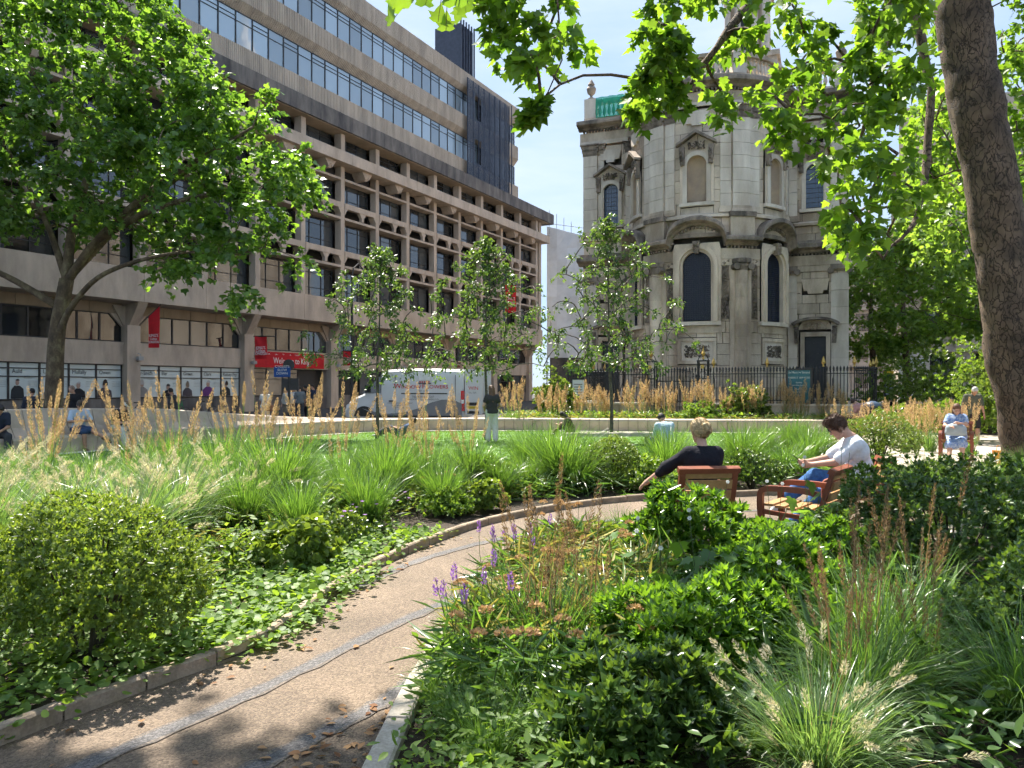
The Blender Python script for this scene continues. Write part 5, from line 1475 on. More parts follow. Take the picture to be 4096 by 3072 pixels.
# ================================================================ garden armchairs
chair_paint = M('chair_paint', (0.24,0.072,0.036), (0.18,0.052,0.027), 8, .5, .1, 60)
timber = M('chair_timber', (0.46,0.27,0.115), (0.33,0.18,0.075), 9, .55, .15, 40, stretch=(1,1,1), island=.15)
def make_chair():
    c = thing('garden_armchair', 'x', 'chair', group='rust red metal armchairs with timber slats')
    W = .31                                        # seat faces +y (local)
    for s in (-1, 1):
        # side frame: front leg, arm loop, rear leg, as a flat bar
        pts = [(s*W,.30,0),(s*W,.32,.30),(s*W,.33,.58),(s*W,.28,.645),(s*W,.15,.66),(s*W,-.12,.655),(s*W,-.24,.63)]
        m_ = MB(); P = catmull(pts, 4); v = []
        for i, p in enumerate(P):
            t = (P[min(i+1,len(P)-1)]-P[max(i-1,0)]).normalized(); nn = Vector((0,-t.z,t.y))*.028; sx = Vector((.032,0,0))
            v += [p-sx-nn, p+sx-nn, p+sx+nn, p-sx+nn]
        n = len(P); m_.add(v, [(i*4+j, i*4+(j+1)%4, (i+1)*4+(j+1)%4, (i+1)*4+j) for i in range(n-1) for j in range(4)]+[(3,2,1,0),(n*4-4,n*4-3,n*4-2,n*4-1)])
        m_.build('arm_frame', chair_paint, c)
        m_ = MB(); m_.obox((s*W,-.29,.21), (.026,0,0), (0,.035,.004), (0,-.03,.21)); m_.build('rear_leg', chair_paint, c)
        m_ = MB(); m_.obox((s*W,0,.395), (.02,0,0), (0,.31,.02), (0,-.001,.022)); m_.build('seat_rail', chair_paint, c)
        m_ = MB(); m_.obox((s*(W-.035),-.31,.64), (.03,0,0), (0,.020,.004), (0,-.075,.245)); m_.build('back_stile', chair_paint if s < 0 else chair_paint, c)
    for k in range(5):
        y = -.20+.115*k
        m_ = MB(); m_.box(-W+.03, W-.03, y-.048, y+.048, .42+.012*k, .445+.012*k); m_.build('seat_slat', timber, c)
    for k in range(3):
        z = .50+.105*k; y = -.275-.075*(z-.4)/.245
        m_ = MB(); m_.obox((0, y+.005, z), (W-.067,0,0), (0,.011,.003), (0,-.014,.044)); m_.build('back_slat', timber, c)
    m_ = MB(); m_.obox((0, -.375, .86), (W+.01,0,0), (0,.030,.012), (0,-.012,.026)); m_.build('top_rail', chair_paint, c)
    m_ = MB(); m_.obox((0, -.362, .80), (W-.067,0,0), (0,.010,.003), (0,-.010,.028)); m_.build('back_slat', timber, c)
    return c
chair0 = make_chair()
chairs = [((1.95,8.15), R(6), 'rust red armchair the blonde woman in black sits in', 1.0),
          ((3.02,8.0), R(52), 'empty rust red armchair with slatted back between the two sitters', 1.0),
          ((3.88,8.85), R(78), 'rust red armchair under the man in the white tee', 1.0),
          ((10.1,17.5), R(148), 'rust red armchair the woman in the blue dress sits in', 1.0),
          ((11.35,17.0), R(115), 'rust red armchair half hidden by the leaning trunk', 1.0)]
for k, ((x, y), rz, lb, sc) in enumerate(chairs):
    if k == 0: chair0.location = (x,y,.014); chair0.rotation_euler = (0,0,rz); chair0['label'] = lb; ch_ = chair0
    else: ch_ = copy_thing(chair0, (x,y,.014), rz, lb)

# ================================================================ van
van = thing('delivery_van', 'silver white flower delivery van with its rear door swung open', 'van', (-4.72, 35.2, 0), R(171))
vpaint = M('van_paint', (0.56,0.57,0.58), (0.53,0.54,0.55), 2, .28, spec=.6)
vgrey = M('van_grey_swoosh', (0.16,0.17,0.18), (0.14,0.15,0.16), 2, .3, spec=.6)
vblack = M('van_trim', (0.02,0.02,0.022), (0.03,0.03,0.03), 5, .6)
vred = M('van_red_lens', (0.55,0.01,0.01), (0.4,0.01,0.01), 9, .2, spec=.7)
st = [(-2.78,.34,2.40,.93),(-2.70,.30,2.46,.97),(-1.5,.30,2.50,.99),(0,.30,2.50,.99),(.75,.30,2.46,.985),(.98,.30,2.34,.98),(1.25,.30,2.05,.975),(1.55,.30,1.62,.965),(1.75,.30,1.42,.96),(2.2,.30,1.24,.94),(2.52,.30,1.02,.90),(2.70,.33,.84,.82),(2.77,.40,.66,.72)]
v = []; nr = 14
for x, zb, zt, hw in st:
    r_ = min(.22, (zt-zb)*.25); top = hw*(.90 if zt > 1.7 else .93)
    ring = [(hw*.96,zb),(hw,zb+.12),(hw,zb+(zt-zb)*.5),(hw*.975,zt-r_*1.6),(top,zt-r_*.55),(top*.86,zt-r_*.08),(top*.45,zt)]
    v += [(x, y, z) for y, z in ring]+[(x, -y, z) for y, z in reversed(ring)]
n = len(st)
b_ = MB().add(v, [(i*nr+j, (i+1)*nr+j, (i+1)*nr+(j+1)%nr, i*nr+(j+1)%nr) for i in range(n-1) for j in range(nr)]+[tuple(range(nr)), tuple(range(n*nr-1,(n-1)*nr-1,-1))])
o = b_.build('body', vpaint, van); fix_normals(o.data); smooth_by_angle(o.data, 32); body = o
def side(poly, off, name, mat, parent=None, th=.012):
    m_ = MB(); m_.prism(poly, .985+off-.03, .985+off+th, 1); o = m_.build(name, mat, parent or van); fix_normals(o.data); return o
side([(1.02,1.40),(1.86,1.40),(1.44,1.78),(1.08,2.12),(1.0,2.12)], -.018, 'cab_window', GLASS('glass_car', (0.02,0.025,0.025), var=.2))
ws = MB(); ws.add([(1.02,-.80,2.31),(1.02,.80,2.31),(1.80,.84,1.43),(1.80,-.84,1.43)], [(0,1,2,3)]); o = ws.build('windscreen', MAT['glass_car'], van); o.location = (.025,0,.02)
sw = [(-2.7,.42),(-2.7,.95),(-2.3,1.12),(-1.8,1.12),(-1.3,.98),(-.7,.72),(0,.52),(.9,.48),(1.5,.62),(1.9,.74),(1.3,.44),(0,.38)]
side(sw, .004, 'grey_swoosh', vgrey)
side([(-2.7,.31),(1.35,.31),(1.35,.41),(-2.7,.41)], .012, 'sill_trim', vblack)
side([(-2.05,1.36),(.05,1.36),(.05,1.41),(-2.05,1.41)], .006, 'door_rail', vblack)
for x in (.32, .98): side([(x,.45),(x+.012,.45),(x+.012,2.2),(x,2.2)], .001, 'door_seam', vblack)
side([(-2.42,.5),(-2.408,.5),(-2.408,2.2),(-2.42,2.2)], .001, 'door_seam', vblack)
for x in (1.12, .42): side([(x,1.02),(x+.2,1.02),(x+.2,1.08),(x,1.08)], .02, 'door_handle', vblack)
for sx, x in ((1, 1.78), (1, -1.72)):
    arch = MB(); arch.prism([(x+.46*math.cos(a), .36+.46*math.sin(a)) for a in [math.pi*k/14 for k in range(15)]], .80, .998, 1); o = arch.build('wheel_arch', vblack, van); fix_normals(o.data)
    for sd in (1, -1):
        w = link('wheel', None, van, (x, sd*.86, .345))
        ty_ = MB(); ty_.lathe([(.20,-.11),(.32,-.11),(.345,-.08),(.345,.08),(.32,.11),(.20,.11)], 24); o = ty_.build('tyre', vblack, w, smooth=False, rot=(R(90),0,0))
        ri = MB(); ri.lathe([(0,.10),(.06,.11),(.08,.09),(.2,.10),(.21,.06)], 16); o = ri.build('rim', M('wheel_rim', (.35,.35,.36), None, 4, .4, metal=.6), w, rot=(R(-90*sd),0,0)); fix_normals(o.data)
hl = MB(); hl.prism([(2.18,1.12),(2.62,.86),(2.66,.68),(2.45,.78),(2.2,.98)], .86, .94, 1); o = hl.build('headlight', M('lens_clear', (.75,.77,.8), None, 5, .1, spec=.9), van); fix_normals(o.data)
tl = MB(); tl.prism([(-2.81,.62),(-2.66,.62),(-2.66,1.5),(-2.74,1.52),(-2.81,1.5)], .80, .995, 1); o = tl.build('tail_light', vred, van); fix_normals(o.data)
tlw = MB(); tlw.prism([(-2.80,.95),(-2.68,.95),(-2.68,1.12),(-2.80,1.12)], .9, 1.0, 1); o = tlw.build('reversing_lens', white_paint, van); fix_normals(o.data)
mr = MB(); mr.box(1.55,1.66,1.0,1.22,1.42,1.75); o = mr.build('wing_mirror', vblack, van)
# rear opening and swung door
MB().box(-2.80,-2.785,-.85,.80,.55,2.3).build('load_space', M('van_interior', (0.05,0.04,0.035)), van)
dr = link('rear_door', None, van, (-2.82, .93, 0), (0,0,R(-4)))
d_ = MB(); d_.prism([(-.80,.48),(-.02,.48),(-.02,2.42),(-.10,2.46),(-.72,2.46),(-.80,2.40)], -.03, .03, 1); o = d_.build('door_leaf', vpaint, dr); fix_normals(o.data)
MB().box(-.66,-.12,.031,.036,.50,.62).build('door_trim', vblack, dr)
pl = MB(); pl.box(-.62,-.12,.031,.045,.72,.84); pl.build('number_plate', M('plate_yellow', (.75,.55,.05)), dr)
text('plate_lettering', 'LO52', .105, dr, (-.37,.048,.78), (-1,0,0), (0,0,1), ink, .001)
MB().box(-.62,-.10,.031,.04,.86,1.0).build('plate_trim', vblack, dr)
red_l = M('lettering_red', (.55,.02,.02)); grey_l = M('lettering_grey', (.12,.12,.13))
text('lettering', 'WIN', .22, dr, (-.18,.034,1.62), (-1,0,0), (0,0,1), red_l, .001, 'LEFT')
text('lettering', 'TEL: 0845', .09, dr, (-.18,.034,1.42), (-1,0,0), (0,0,1), grey_l, .001, 'LEFT')
d2 = link('rear_door', None, van, (-2.84, -.95, 0), (0,0,R(6)))
d_ = MB(); d_.prism([(-.80,.48),(-.02,.48),(-.02,2.42),(-.10,2.46),(-.72,2.46),(-.80,2.40)], -.03, .03, 1); o = d_.build('door_leaf', vpaint, d2); fix_normals(o.data)
YS = 1.006
def vt(body_, sz, x, z, m, al='CENTER', wd=1.0, sp=1.0): text('lettering', body_, sz, van, (x, YS, z), (-1,0,0), (0,0,1), m, .001, al, wd, 0, sp)
vt('W', .30, .22, 1.70, red_l, 'CENTER', 1.1); vt('INDOW', .225, .05, 1.675, red_l, 'LEFT', 1.12); vt('F', .30, -.98, 1.70, red_l, 'CENTER', 1.1); vt('LOWERS', .225, -1.11, 1.675, red_l, 'LEFT', 1.12)
vt('EST 1947', .11, -.95, 1.50, grey_l); vt('TEL: 0845 838 7227', .125, -.95, 1.24, grey_l); vt('WWW.WINDOWFLOWERS.COM', .095, -.98, 1.12, grey_l)
vt('WINDOWBOXES & HANGING BASKETS', .065, .1, .96, grey_l); vt('INTERIOR PLANT DISPLAYS', .065, .1, .86, grey_l); vt('CUT FLOWERS', .065, .1, .76, grey_l)
m_ = MB(); m_.box(-1.28,-.78,YS-.004,YS+.002,1.98,2.36); m_.build('window_emblem', M('emblem_glass', (.72,.74,.74)), van)
for k in range(5):
    fl_ = MB(); fl_.prism([(-.82-.1*k+.035*math.cos(a), 1.9+.035*math.sin(a)) for a in [6.28*j/8 for j in range(8)]], YS-.002, YS+.003, 1); fl_.build('flower_emblem', red_l, van)
m_ = MB(); m_.prism([(-.72,1.86),(-1.34,1.86),(-1.28,1.79),(-1.15,1.82),(-1.03,1.78),(-.9,1.82),(-.78,1.79)], YS-.002, YS+.002, 1); m_.build('window_box_emblem', grey_l, van)

# ================================================================ street furniture
sg = thing('cycle_sign_post', 'black post with a blue cyclists sign on the pavement before the college', 'sign', at(289, 386, 33)-Vector((0,0,CH)))
b_ = MB(); b_.tube([(0,0,0),(0,0,2.65)], .06, 10); b_.build('post', iron, sg)
b_ = MB(); b_.prism([(.62*.5*math.cos(a)*.8, 2.62+.62*.5*math.sin(a)*.8) for a in [6.2832*k/20 for k in range(20)]], -.05, -.03, 1); o = b_.build('round_back', iron, sg); fix_normals(o.data)
b_ = MB(); b_.box(-.62,.08,-.08,-.052,2.1,2.55); b_.build('sign_plate', M('sign_blue', (.02,.08,.30)), sg)
text('lettering', 'CYCLISTS\nSLOW\nDOWN', .145, sg, (-.27,-.086,2.40), (1,0,0), (0,0,1), white_paint, .002)
b_ = MB(); b_.box(-.3,.42,-.04,.08,1.55,2.05); b_.build('signal_box', iron, sg)
bn = thing('litter_bin', 'black litter bin with a domed top beside the gravel walk', 'bin', at(872, 386, 27)-Vector((0,0,CH)), R(-20))
b_ = MB(); b_.lathe([(.0,0),(.26,0),(.28,.05),(.28,.86),(.30,.88),(.30,.95),(.28,.97)], 20); o = b_.build('drum', iron, bn); fix_normals(o.data)
b_ = MB(); b_.lathe([(.28,.97),(.31,1.0),(.30,1.06),(.22,1.14),(.10,1.19),(0,1.2)], 20); o = b_.build('lid', M('bin_lid', (.06,.09,.15), None, 5, .3, spec=.8), bn, smooth=True); fix_normals(o.data)
pb = thing('park_bench', 'dark slatted park bench in the shade beyond the litter bin', 'bench', at(882, 386, 31.5)-Vector((0,0,CH)), R(-15))
for k in range(4): MB().box(-.75,.75,-.22+.12*k,-.13+.12*k,.43,.46).build('seat_slat', M('bench_dark_wood', (.07,.05,.04)), pb)
for k in range(3): MB().box(-.75,.75,.27,.30,.55+.13*k,.64+.13*k).build('back_slat', MAT['bench_dark_wood'], pb)
for s in (-1,1):
    for y in (-.18,.25): MB().box(s*.68-.03,s*.68+.03,y-.03,y+.03,0,.43 if y < 0 else .95).build('leg', iron, pb)
# street lamp on the pavement before the college
lp = thing('street_lamp', 'dark street lamp with hanging lantern among the young tree tops', 'lamp', at(352, 386, 41)-Vector((0,0,CH)), R(60))
b_ = MB(); b_.tube([(0,0,0),(0,0,1.2),(0,0,7.6)], [.11,.08,.06], 8); b_.tube([(0,0,7.4),(.1,0,8.0),(.5,0,8.3),(.95,0,8.0)], .04, 6); b_.build('column', iron, lp)
b_ = MB(); b_.lathe([(.05,8.0),(.12,7.9),(.3,7.65),(.34,7.5),(.3,7.45)], 12, (.95,0,0)); o = b_.build('lantern_hood', iron, lp); fix_normals(o.data)
b_ = MB(); b_.lathe([(.3,7.45),(.26,7.3),(.12,7.18),(0,7.15)], 12, (.95,0,0)); o = b_.build('lantern_glass', M('lantern_glass', (.55,.55,.5), None, 4, .2), lp); fix_normals(o.data)
# ================================================================ plants
G_green = LEAF('grass_green', (0.05,0.115,0.028), (0.155,0.26,0.07), .42, (1.9,1.9,.65), .3, .75)
G_blue = LEAF('grass_bluegreen', (0.07,0.135,0.05), (0.21,0.30,0.13), .4, (1.8,1.85,.75), .3, .75)
G_lawn = LEAF('grass_lawn', (0.09,0.18,0.03), (0.16,0.28,0.05), .4, (1.9,1.9,.6), .5, .3)
G_straw = LEAF('grass_straw', (0.36,0.245,0.125), (0.64,0.48,0.28), .35, (1.35,1.25,1.0), .7, .2)
G_straw_dark = LEAF('grass_straw_dark', (0.15,0.095,0.05), (0.33,0.225,0.125), .3, (1.5,1.35,.9), .7, .2)
G_plume = LEAF('grass_plume', (0.48,0.42,0.26), (0.72,0.68,0.5), .35, (1.35,1.3,1.0), .7, .2)
L_shrub = LEAF('leaf_shrub', (0.065,0.115,0.028), (0.17,0.235,0.06), .42, (2.0,1.9,.6), .3, .7)
L_lime = LEAF('leaf_lime', (0.075,0.125,0.028), (0.20,0.27,0.065), .42, (2.0,1.9,.6), .36, .5)
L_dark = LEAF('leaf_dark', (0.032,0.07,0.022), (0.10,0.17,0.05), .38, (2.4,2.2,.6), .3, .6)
L_pitt = LEAF('leaf_pittosporum', (0.05,0.12,0.022), (0.14,0.25,0.045), .45, (2.1,2.0,.5), .25, .75)
L_cover = LEAF('leaf_cover', (0.075,0.15,0.03), (0.21,0.31,0.075), .45, (2.0,1.9,.6), .5, .3)
L_silver = LEAF('leaf_silver', (0.16,0.23,0.11), (0.32,0.40,0.22), .35, (1.7,1.7,.8), .45, .4)
L_broad = LEAF('leaf_broad', (0.05,0.12,0.03), (0.12,0.22,0.05), .42, (2.2,2.1,.6), .4, .5)
L_hay = LEAF('leaf_hay', (0.20,0.20,0.07), (0.36,0.33,0.13), .4, (1.6,1.5,.7), .6, .2)
petal_purple = LEAF('petal_purple', (0.30,0.13,0.42), (0.45,0.25,0.58), .35, (1.3,1.2,1.3), .6, .2)
petal_white = LEAF('petal_white', (0.72,0.70,0.66), (0.85,0.84,0.8), .3, (1.1,1.1,1.1), .6, .2)
seed_tan = LEAF('seed_head_tan', (0.36,0.22,0.10), (0.60,0.42,0.23), .2, (1.2,1.1,.9), .8, .1)
stem_green = M('stem_green', (0.09,0.13,0.035), (0.06,0.09,0.025), 8, .6)
stem_dark = M('stem_dark', (0.06,0.05,0.03), (0.04,0.035,0.02), 8, .7)

def blades(rng, n, L, lean, curve, w, rb, segs=5, spread_pow=.7, wave=.0):
    """arching ribbons from a tuft: returns V, F (quads)"""
    az = rng.uniform(0, 2*np.pi, n); rr = rb*np.sqrt(rng.uniform(0,1,n)); base = np.stack([rr*np.cos(az+rng.normal(0,.6,n)), rr*np.sin(az+rng.normal(0,.6,n)), np.zeros(n)], 1)
    len_ = L*rng.uniform(.55,1.05,n); th0 = np.abs(rng.normal(0, lean, n)); cv = curve*rng.uniform(.25,1.5,n)
    ts = np.linspace(0,1,segs+1); ds = len_[:,None]/segs
    th = th0[:,None] + cv[:,None]*ts[None,:]**1.3
    thm = (th[:,1:]+th[:,:-1])/2
    r = np.concatenate([np.zeros((n,1)), np.cumsum(np.sin(thm)*ds, 1)], 1); z = np.concatenate([np.zeros((n,1)), np.cumsum(np.cos(thm)*ds, 1)], 1)
    az2 = az[:,None] + wave*rng.normal(0,1,(n,1))*ts[None,:]
    C = base[:,None,:] + np.stack([r*np.cos(az2), r*np.sin(az2), z], 2)
    tw = az + np.pi/2 + rng.normal(0,.5,n)
    sd = np.stack([np.cos(tw), np.sin(tw), rng.normal(0,.25,n)], 1)
    ww = w*rng.uniform(.6,1.2,n)[:,None]*np.array([(.75 if t < .01 else 1.0)*(1-t**2.2)+.04 for t in ts])[None,:]
    V = np.stack([C-sd[:,None,:]*ww[:,:,None]/2, C+sd[:,None,:]*ww[:,:,None]/2], 2)       # n, s+1, 2, 3
    k = (segs+1)*2
    q = np.array([(2*i, 2*i+1, 2*i+3, 2*i+2) for i in range(segs)])
    FA = (q[None]+(np.arange(n)*k)[:,None,None]).reshape(-1,4)
    return V.reshape(-1,3), FA, C
def spikes(rng, tips, dirs, length, rad, per, lsz, w=.28):
    """feathery seed heads: short bristles set round a stalk end"""
    n = len(tips); t = rng.uniform(0,1,(n,per)); P = tips[:,None,:] - dirs[:,None,:]*length[:,None,None]*(1-t)[:,:,None]
    env = np.sin(np.pi*np.clip(t*.92+.08,0,1))**.6*(1-.45*t)
    off = rng.normal(0,1,(n,per,3)); off -= (off*dirs[:,None,:]).sum(2,keepdims=True)*dirs[:,None,:]; off /= np.linalg.norm(off,axis=2,keepdims=True)+1e-6
    P = P+off*(rad*.35*env)[:,:,None]
    yd = (dirs[:,None,:]*1.0+off*.75).reshape(-1,3)
    tv, tf = slim_leaf(w)
    return scatter(tv, tf, P.reshape(-1,3), yd, rng.normal(0,1,(n*per,3)), (lsz*rng.uniform(.6,1.2,n*per)*np.repeat(np.ones(n),per)*(.5+.7*env.reshape(-1))))

def grass_clump(seed, kind):
    """returns a list of (part name, mesh)"""
    rng = np.random.default_rng(seed); out = []
    if kind == 'fountain':
        V, Fq, _ = blades(rng, 800, 1.02, .30, 1.15, .011, .14, 6, wave=.15); out.append(('blades', fast_mesh('blades', V, Fq, G_blue)))
        V, Fq, C = blades(rng, 40, 1.15, .42, .75, .004, .10, 5); out.append(('stalks', fast_mesh('stalks', V, Fq, G_straw)))
        tip = C[:,-1]; d = C[:,-1]-C[:,-2]; d /= np.linalg.norm(d,axis=1,keepdims=True)
        V, Fq = spikes(rng, tip, d, rng.uniform(.12,.19,len(tip)), .03, 80, .034, .16); out.append(('plumes', fast_mesh('plumes', V, Fq, G_plume)))
    elif kind == 'upright':
        V, Fq, _ = blades(rng, 720, 1.18, .24, .85, .012, .16, 6, wave=.1); out.append(('blades', fast_mesh('blades', V, Fq, G_green)))
        V, Fq, _ = blades(rng, 60, .75, .25, .6, .006, .13, 4); out.append(('dead_blades', fast_mesh('dead_blades', V, Fq, G_straw)))
    elif kind == 'lax':
        V, Fq, _ = blades(rng, 850, .92, .35, 1.6, .009, .16, 7, wave=.2); out.append(('blades', fast_mesh('blades', V, Fq, G_green)))
    elif kind in ('reed', 'reed_dark', 'reed_far'):
        if kind == 'reed_far': V, Fq, _ = blades(rng, 150, .8, .20, .9, .016, .16, 4)
        elif kind == 'reed_dark': V, Fq, _ = blades(rng, 110, .75, .16, .9, .007, .12, 6, wave=.1)
        else: V, Fq, _ = blades(rng, 260, .95, .16, .95, .0085, .12, 6, wave=.1)
        out.append(('blades', fast_mesh('blades', V, Fq, G_green)))
        n = {'reed': 17, 'reed_dark': 8, 'reed_far': 16}[kind]; H = {'reed': 1.62, 'reed_dark': 1.15, 'reed_far': 1.75}[kind]
        V, Fq, C = blades(rng, n, H, .10 if kind != 'reed' else .15, .18, .007 if kind != 'reed_far' else .012, .10, 5)
        out.append(('stalks', fast_mesh('stalks', V, Fq, G_straw_dark if kind == 'reed_dark' else G_green)))
        tip = C[:,-1]; d = C[:,-1]-C[:,-2]; d /= np.linalg.norm(d,axis=1,keepdims=True)
        V, Fq = spikes(rng, tip, d, rng.uniform(.26,.40,n) if kind != 'reed_far' else rng.uniform(.4,.62,n), {'reed':.032,'reed_dark':.018,'reed_far':.045}[kind], 170 if kind != 'reed_far' else 90, .034 if kind == 'reed' else (.024 if kind == 'reed_dark' else .075), .22)
        out.append(('seed_heads', fast_mesh('seed_heads', V, Fq, G_straw_dark if kind == 'reed_dark' else G_straw)))
    elif kind == 'fine':
        V, Fq, _ = blades(rng, 420, .42, .40, 1.1, .0045, .10, 5, wave=.2); out.append(('blades', fast_mesh('blades', V, Fq, G_green)))
    return out
PROTO = {}
def place_grass(kind, x, y, rz, sc, label, group, var=0, z=.03, name=None):
    key = (kind, var)
    if key not in PROTO: PROTO[key] = grass_clump(100+var*13+len(PROTO)*7, kind)
    nm = name or {'fountain':'fountain_grass','upright':'ornamental_grass','lax':'ornamental_grass','reed':'feather_reed_grass','reed_dark':'feather_reed_grass','reed_far':'feather_reed_grass','fine':'fine_grass_tuft'}[kind]
    t = thing(nm, label, 'grass', (x,y,z), rz, group); t.scale = (sc,)*3 if not hasattr(sc,'__len__') else sc
    for pn, me in PROTO[key]:
        o = link(pn, me, t); o['kind'] = 'stuff'
    return t

def sprig(rng, n_leaf, leaf, size, tilt):
    """rosette of leaves round a shoot end"""
    tv, tf = leaf
    a = np.arange(n_leaf)*2.4+rng.uniform(0,6); el = np.linspace(tilt, tilt*.35, n_leaf)
    yd = np.stack([np.cos(a)*np.sin(el), np.sin(a)*np.sin(el), np.cos(el)],1)
    nn = np.stack([-np.cos(a)*np.cos(el), -np.sin(a)*np.cos(el), np.sin(el)],1)
    pos = np.zeros((n_leaf,3)); pos[:,2] = np.linspace(-.25,.05,n_leaf)*size
    return scatter(tv, tf, pos, yd, nn, size*np.linspace(1.0,.7,n_leaf))
def shrub_mesh(seed, rx, ry, rz_, n_sprig, n_leaf, leaf, size, tilt, mat, lump=.16, inner=.35):
    rng = np.random.default_rng(seed)
    SP = [sprig(rng, n_leaf, leaf, size, tilt) for _ in range(5)]
    d = rng.normal(0,1,(n_sprig,3)); d[:,2] = np.abs(d[:,2])*1.1-.25; d /= np.linalg.norm(d,axis=1,keepdims=True)
    ph = rng.uniform(0,6.28,6)
    lumpf = 1+lump*(np.sin(d[:,0]*4.1+ph[0])*np.sin(d[:,1]*4.7+ph[1])+.6*np.sin(d[:,2]*6.3+ph[2]+d[:,0]*5))
    rr = lumpf*np.where(rng.uniform(0,1,n_sprig) < inner, rng.uniform(.5,.92,n_sprig), rng.uniform(.92,1.06,n_sprig))
    P = d*rr[:,None]*np.array([rx,ry,rz_]); P[:,2] = np.maximum(P[:,2]+rz_*.0, -rz_*.3)
    ax = d*np.array([1/rx,1/ry,1/rz_]); ax /= np.linalg.norm(ax,axis=1,keepdims=True); ax = ax+rng.normal(0,.35,(n_sprig,3)); ax[:,2] += .45; ax /= np.linalg.norm(ax,axis=1,keepdims=True)
    t1 = np.cross(ax, rng.normal(0,1,(n_sprig,3))); t1 /= np.linalg.norm(t1,axis=1,keepdims=True); t2 = np.cross(ax,t1)
    Vs = []; Fs = []; b = 0; pick = rng.integers(0,5,n_sprig); sc = rng.uniform(.75,1.2,n_sprig)
    for k in range(5):
        idx = np.where(pick == k)[0]; sv, sf = SP[k]
        V = P[idx][:,None,:]+sc[idx][:,None,None]*(sv[None,:,0:1]*t1[idx][:,None,:]+sv[None,:,1:2]*t2[idx][:,None,:]+sv[None,:,2:3]*ax[idx][:,None,:])
        FA = sf[None]+(np.arange(len(idx))*len(sv))[:,None,None]
        Vs.append(V.reshape(-1,3)); Fs.append(FA.reshape(-1,sf.shape[1])+b); b += len(idx)*len(sv)
    return fast_mesh('foliage', np.concatenate(Vs), np.concatenate(Fs), mat)
def stems(rng, n, rx, ry, h):
    m_ = MB()
    for _ in range(n):
        a = rng.uniform(0,6.28); r_ = rng.uniform(.2,.8)
        m_.tube([(0.03*math.cos(a),.03*math.sin(a),0),(rx*r_*.5*math.cos(a),ry*r_*.5*math.sin(a),h*.5),(rx*r_*math.cos(a),ry*r_*math.sin(a),h*.85)], [.012,.008,.004], 5, caps=False)
    return m_.mesh('stems', stem_dark)
def shrub(name, label, x, y, rx, ry, h, seed, n_sprig, n_leaf, leaf, size, tilt, mat, group=None, lump=.16, z=.02, zc=.42):
    t = thing(name, label, 'shrub', (x,y,z), 0, group)
    o = link('foliage', shrub_mesh(seed, rx, ry, h*(1-zc), n_sprig, n_leaf, leaf, size, tilt, mat, lump), t, (0,0,h*zc))
    o2 = link('stems', stems(np.random.default_rng(seed), 14, rx, ry, h), t); o2['kind'] = 'stuff'
    return t
ov, sl = oval_leaf(.42), oval_leaf(.5)
# --- clipped and natural shrubs
shrub('rounded_shrub', 'large rounded small-leaved shrub by the path, lit on top', -2.60, 4.72, .66, .60, 1.0, 61, 2600, 7, ov, .046, 1.15, L_lime, lump=.05)
shrub('rounded_shrub', 'dark compact shrub with a yellow-green crown beside the kerb', *gnd(481,500).xy, .46, .42, .62, 62, 900, 6, oval_leaf(.55), .06, 1.1, L_dark)
shrub('rounded_shrub', 'neat grey-green ball shrub left of the blonde woman', 1.62, 12.55, .50, .46, .84, 63, 1500, 6, ov, .045, 1.1, L_silver if False else L_shrub, lump=.05)
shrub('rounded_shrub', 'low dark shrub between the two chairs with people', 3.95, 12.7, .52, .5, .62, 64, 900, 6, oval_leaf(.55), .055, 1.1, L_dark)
shrub('rounded_shrub', 'round flowering shrub behind the man in the white tee', 7.55, 15.9, .82, .7, 1.12, 65, 1900, 6, ov, .05, 1.1, L_shrub, lump=.12)
shrub('glossy_shrub', 'glossy light green shrub in front of the blonde woman\'s chair', 1.60, 6.95, .50, .42, .76, 66, 400, 10, oval_leaf(.40), .105, 1.05, L_pitt, lump=.2)
shrub('glossy_shrub', 'glossy green shrub low in front of the empty chair', 2.35, 6.3, .62, .46, .54, 67, 420, 10, oval_leaf(.40), .10, 1.05, L_pitt, lump=.2)
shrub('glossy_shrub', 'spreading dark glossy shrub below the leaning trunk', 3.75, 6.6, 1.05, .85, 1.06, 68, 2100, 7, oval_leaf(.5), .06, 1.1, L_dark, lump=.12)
shrub('glossy_shrub', 'glossy light green shrub in the near bed, nearest the path', .98, 4.25, .50, .42, .58, 69, 520, 10, oval_leaf(.40), .085, 1.05, L_pitt, lump=.22)
shrub('glossy_shrub', 'dark glossy shrub at the bottom edge of the near bed', .62, 3.45, .42, .36, .50, 70, 420, 10, oval_leaf(.42), .08, 1.05, L_dark, lump=.2)
shrub('glossy_shrub', 'glossy shrub behind the tan reed stalks in the near bed', 1.75, 5.1, .45, .4, .62, 71, 400, 10, oval_leaf(.42), .09, 1.05, L_pitt, lump=.2)
shrub('glossy_shrub', 'dark leafy shrub in the right-hand corner of the near bed', 3.1, 4.3, .6, .5, .75, 72, 900, 7, oval_leaf(.5), .06, 1.1, L_dark, lump=.2)
shrub('rounded_shrub', 'low clipped shrub at the far left behind the big rounded one', -4.9, 6.6, .8, .7, .75, 73, 1200, 6, ov, .05, 1.1, L_shrub)
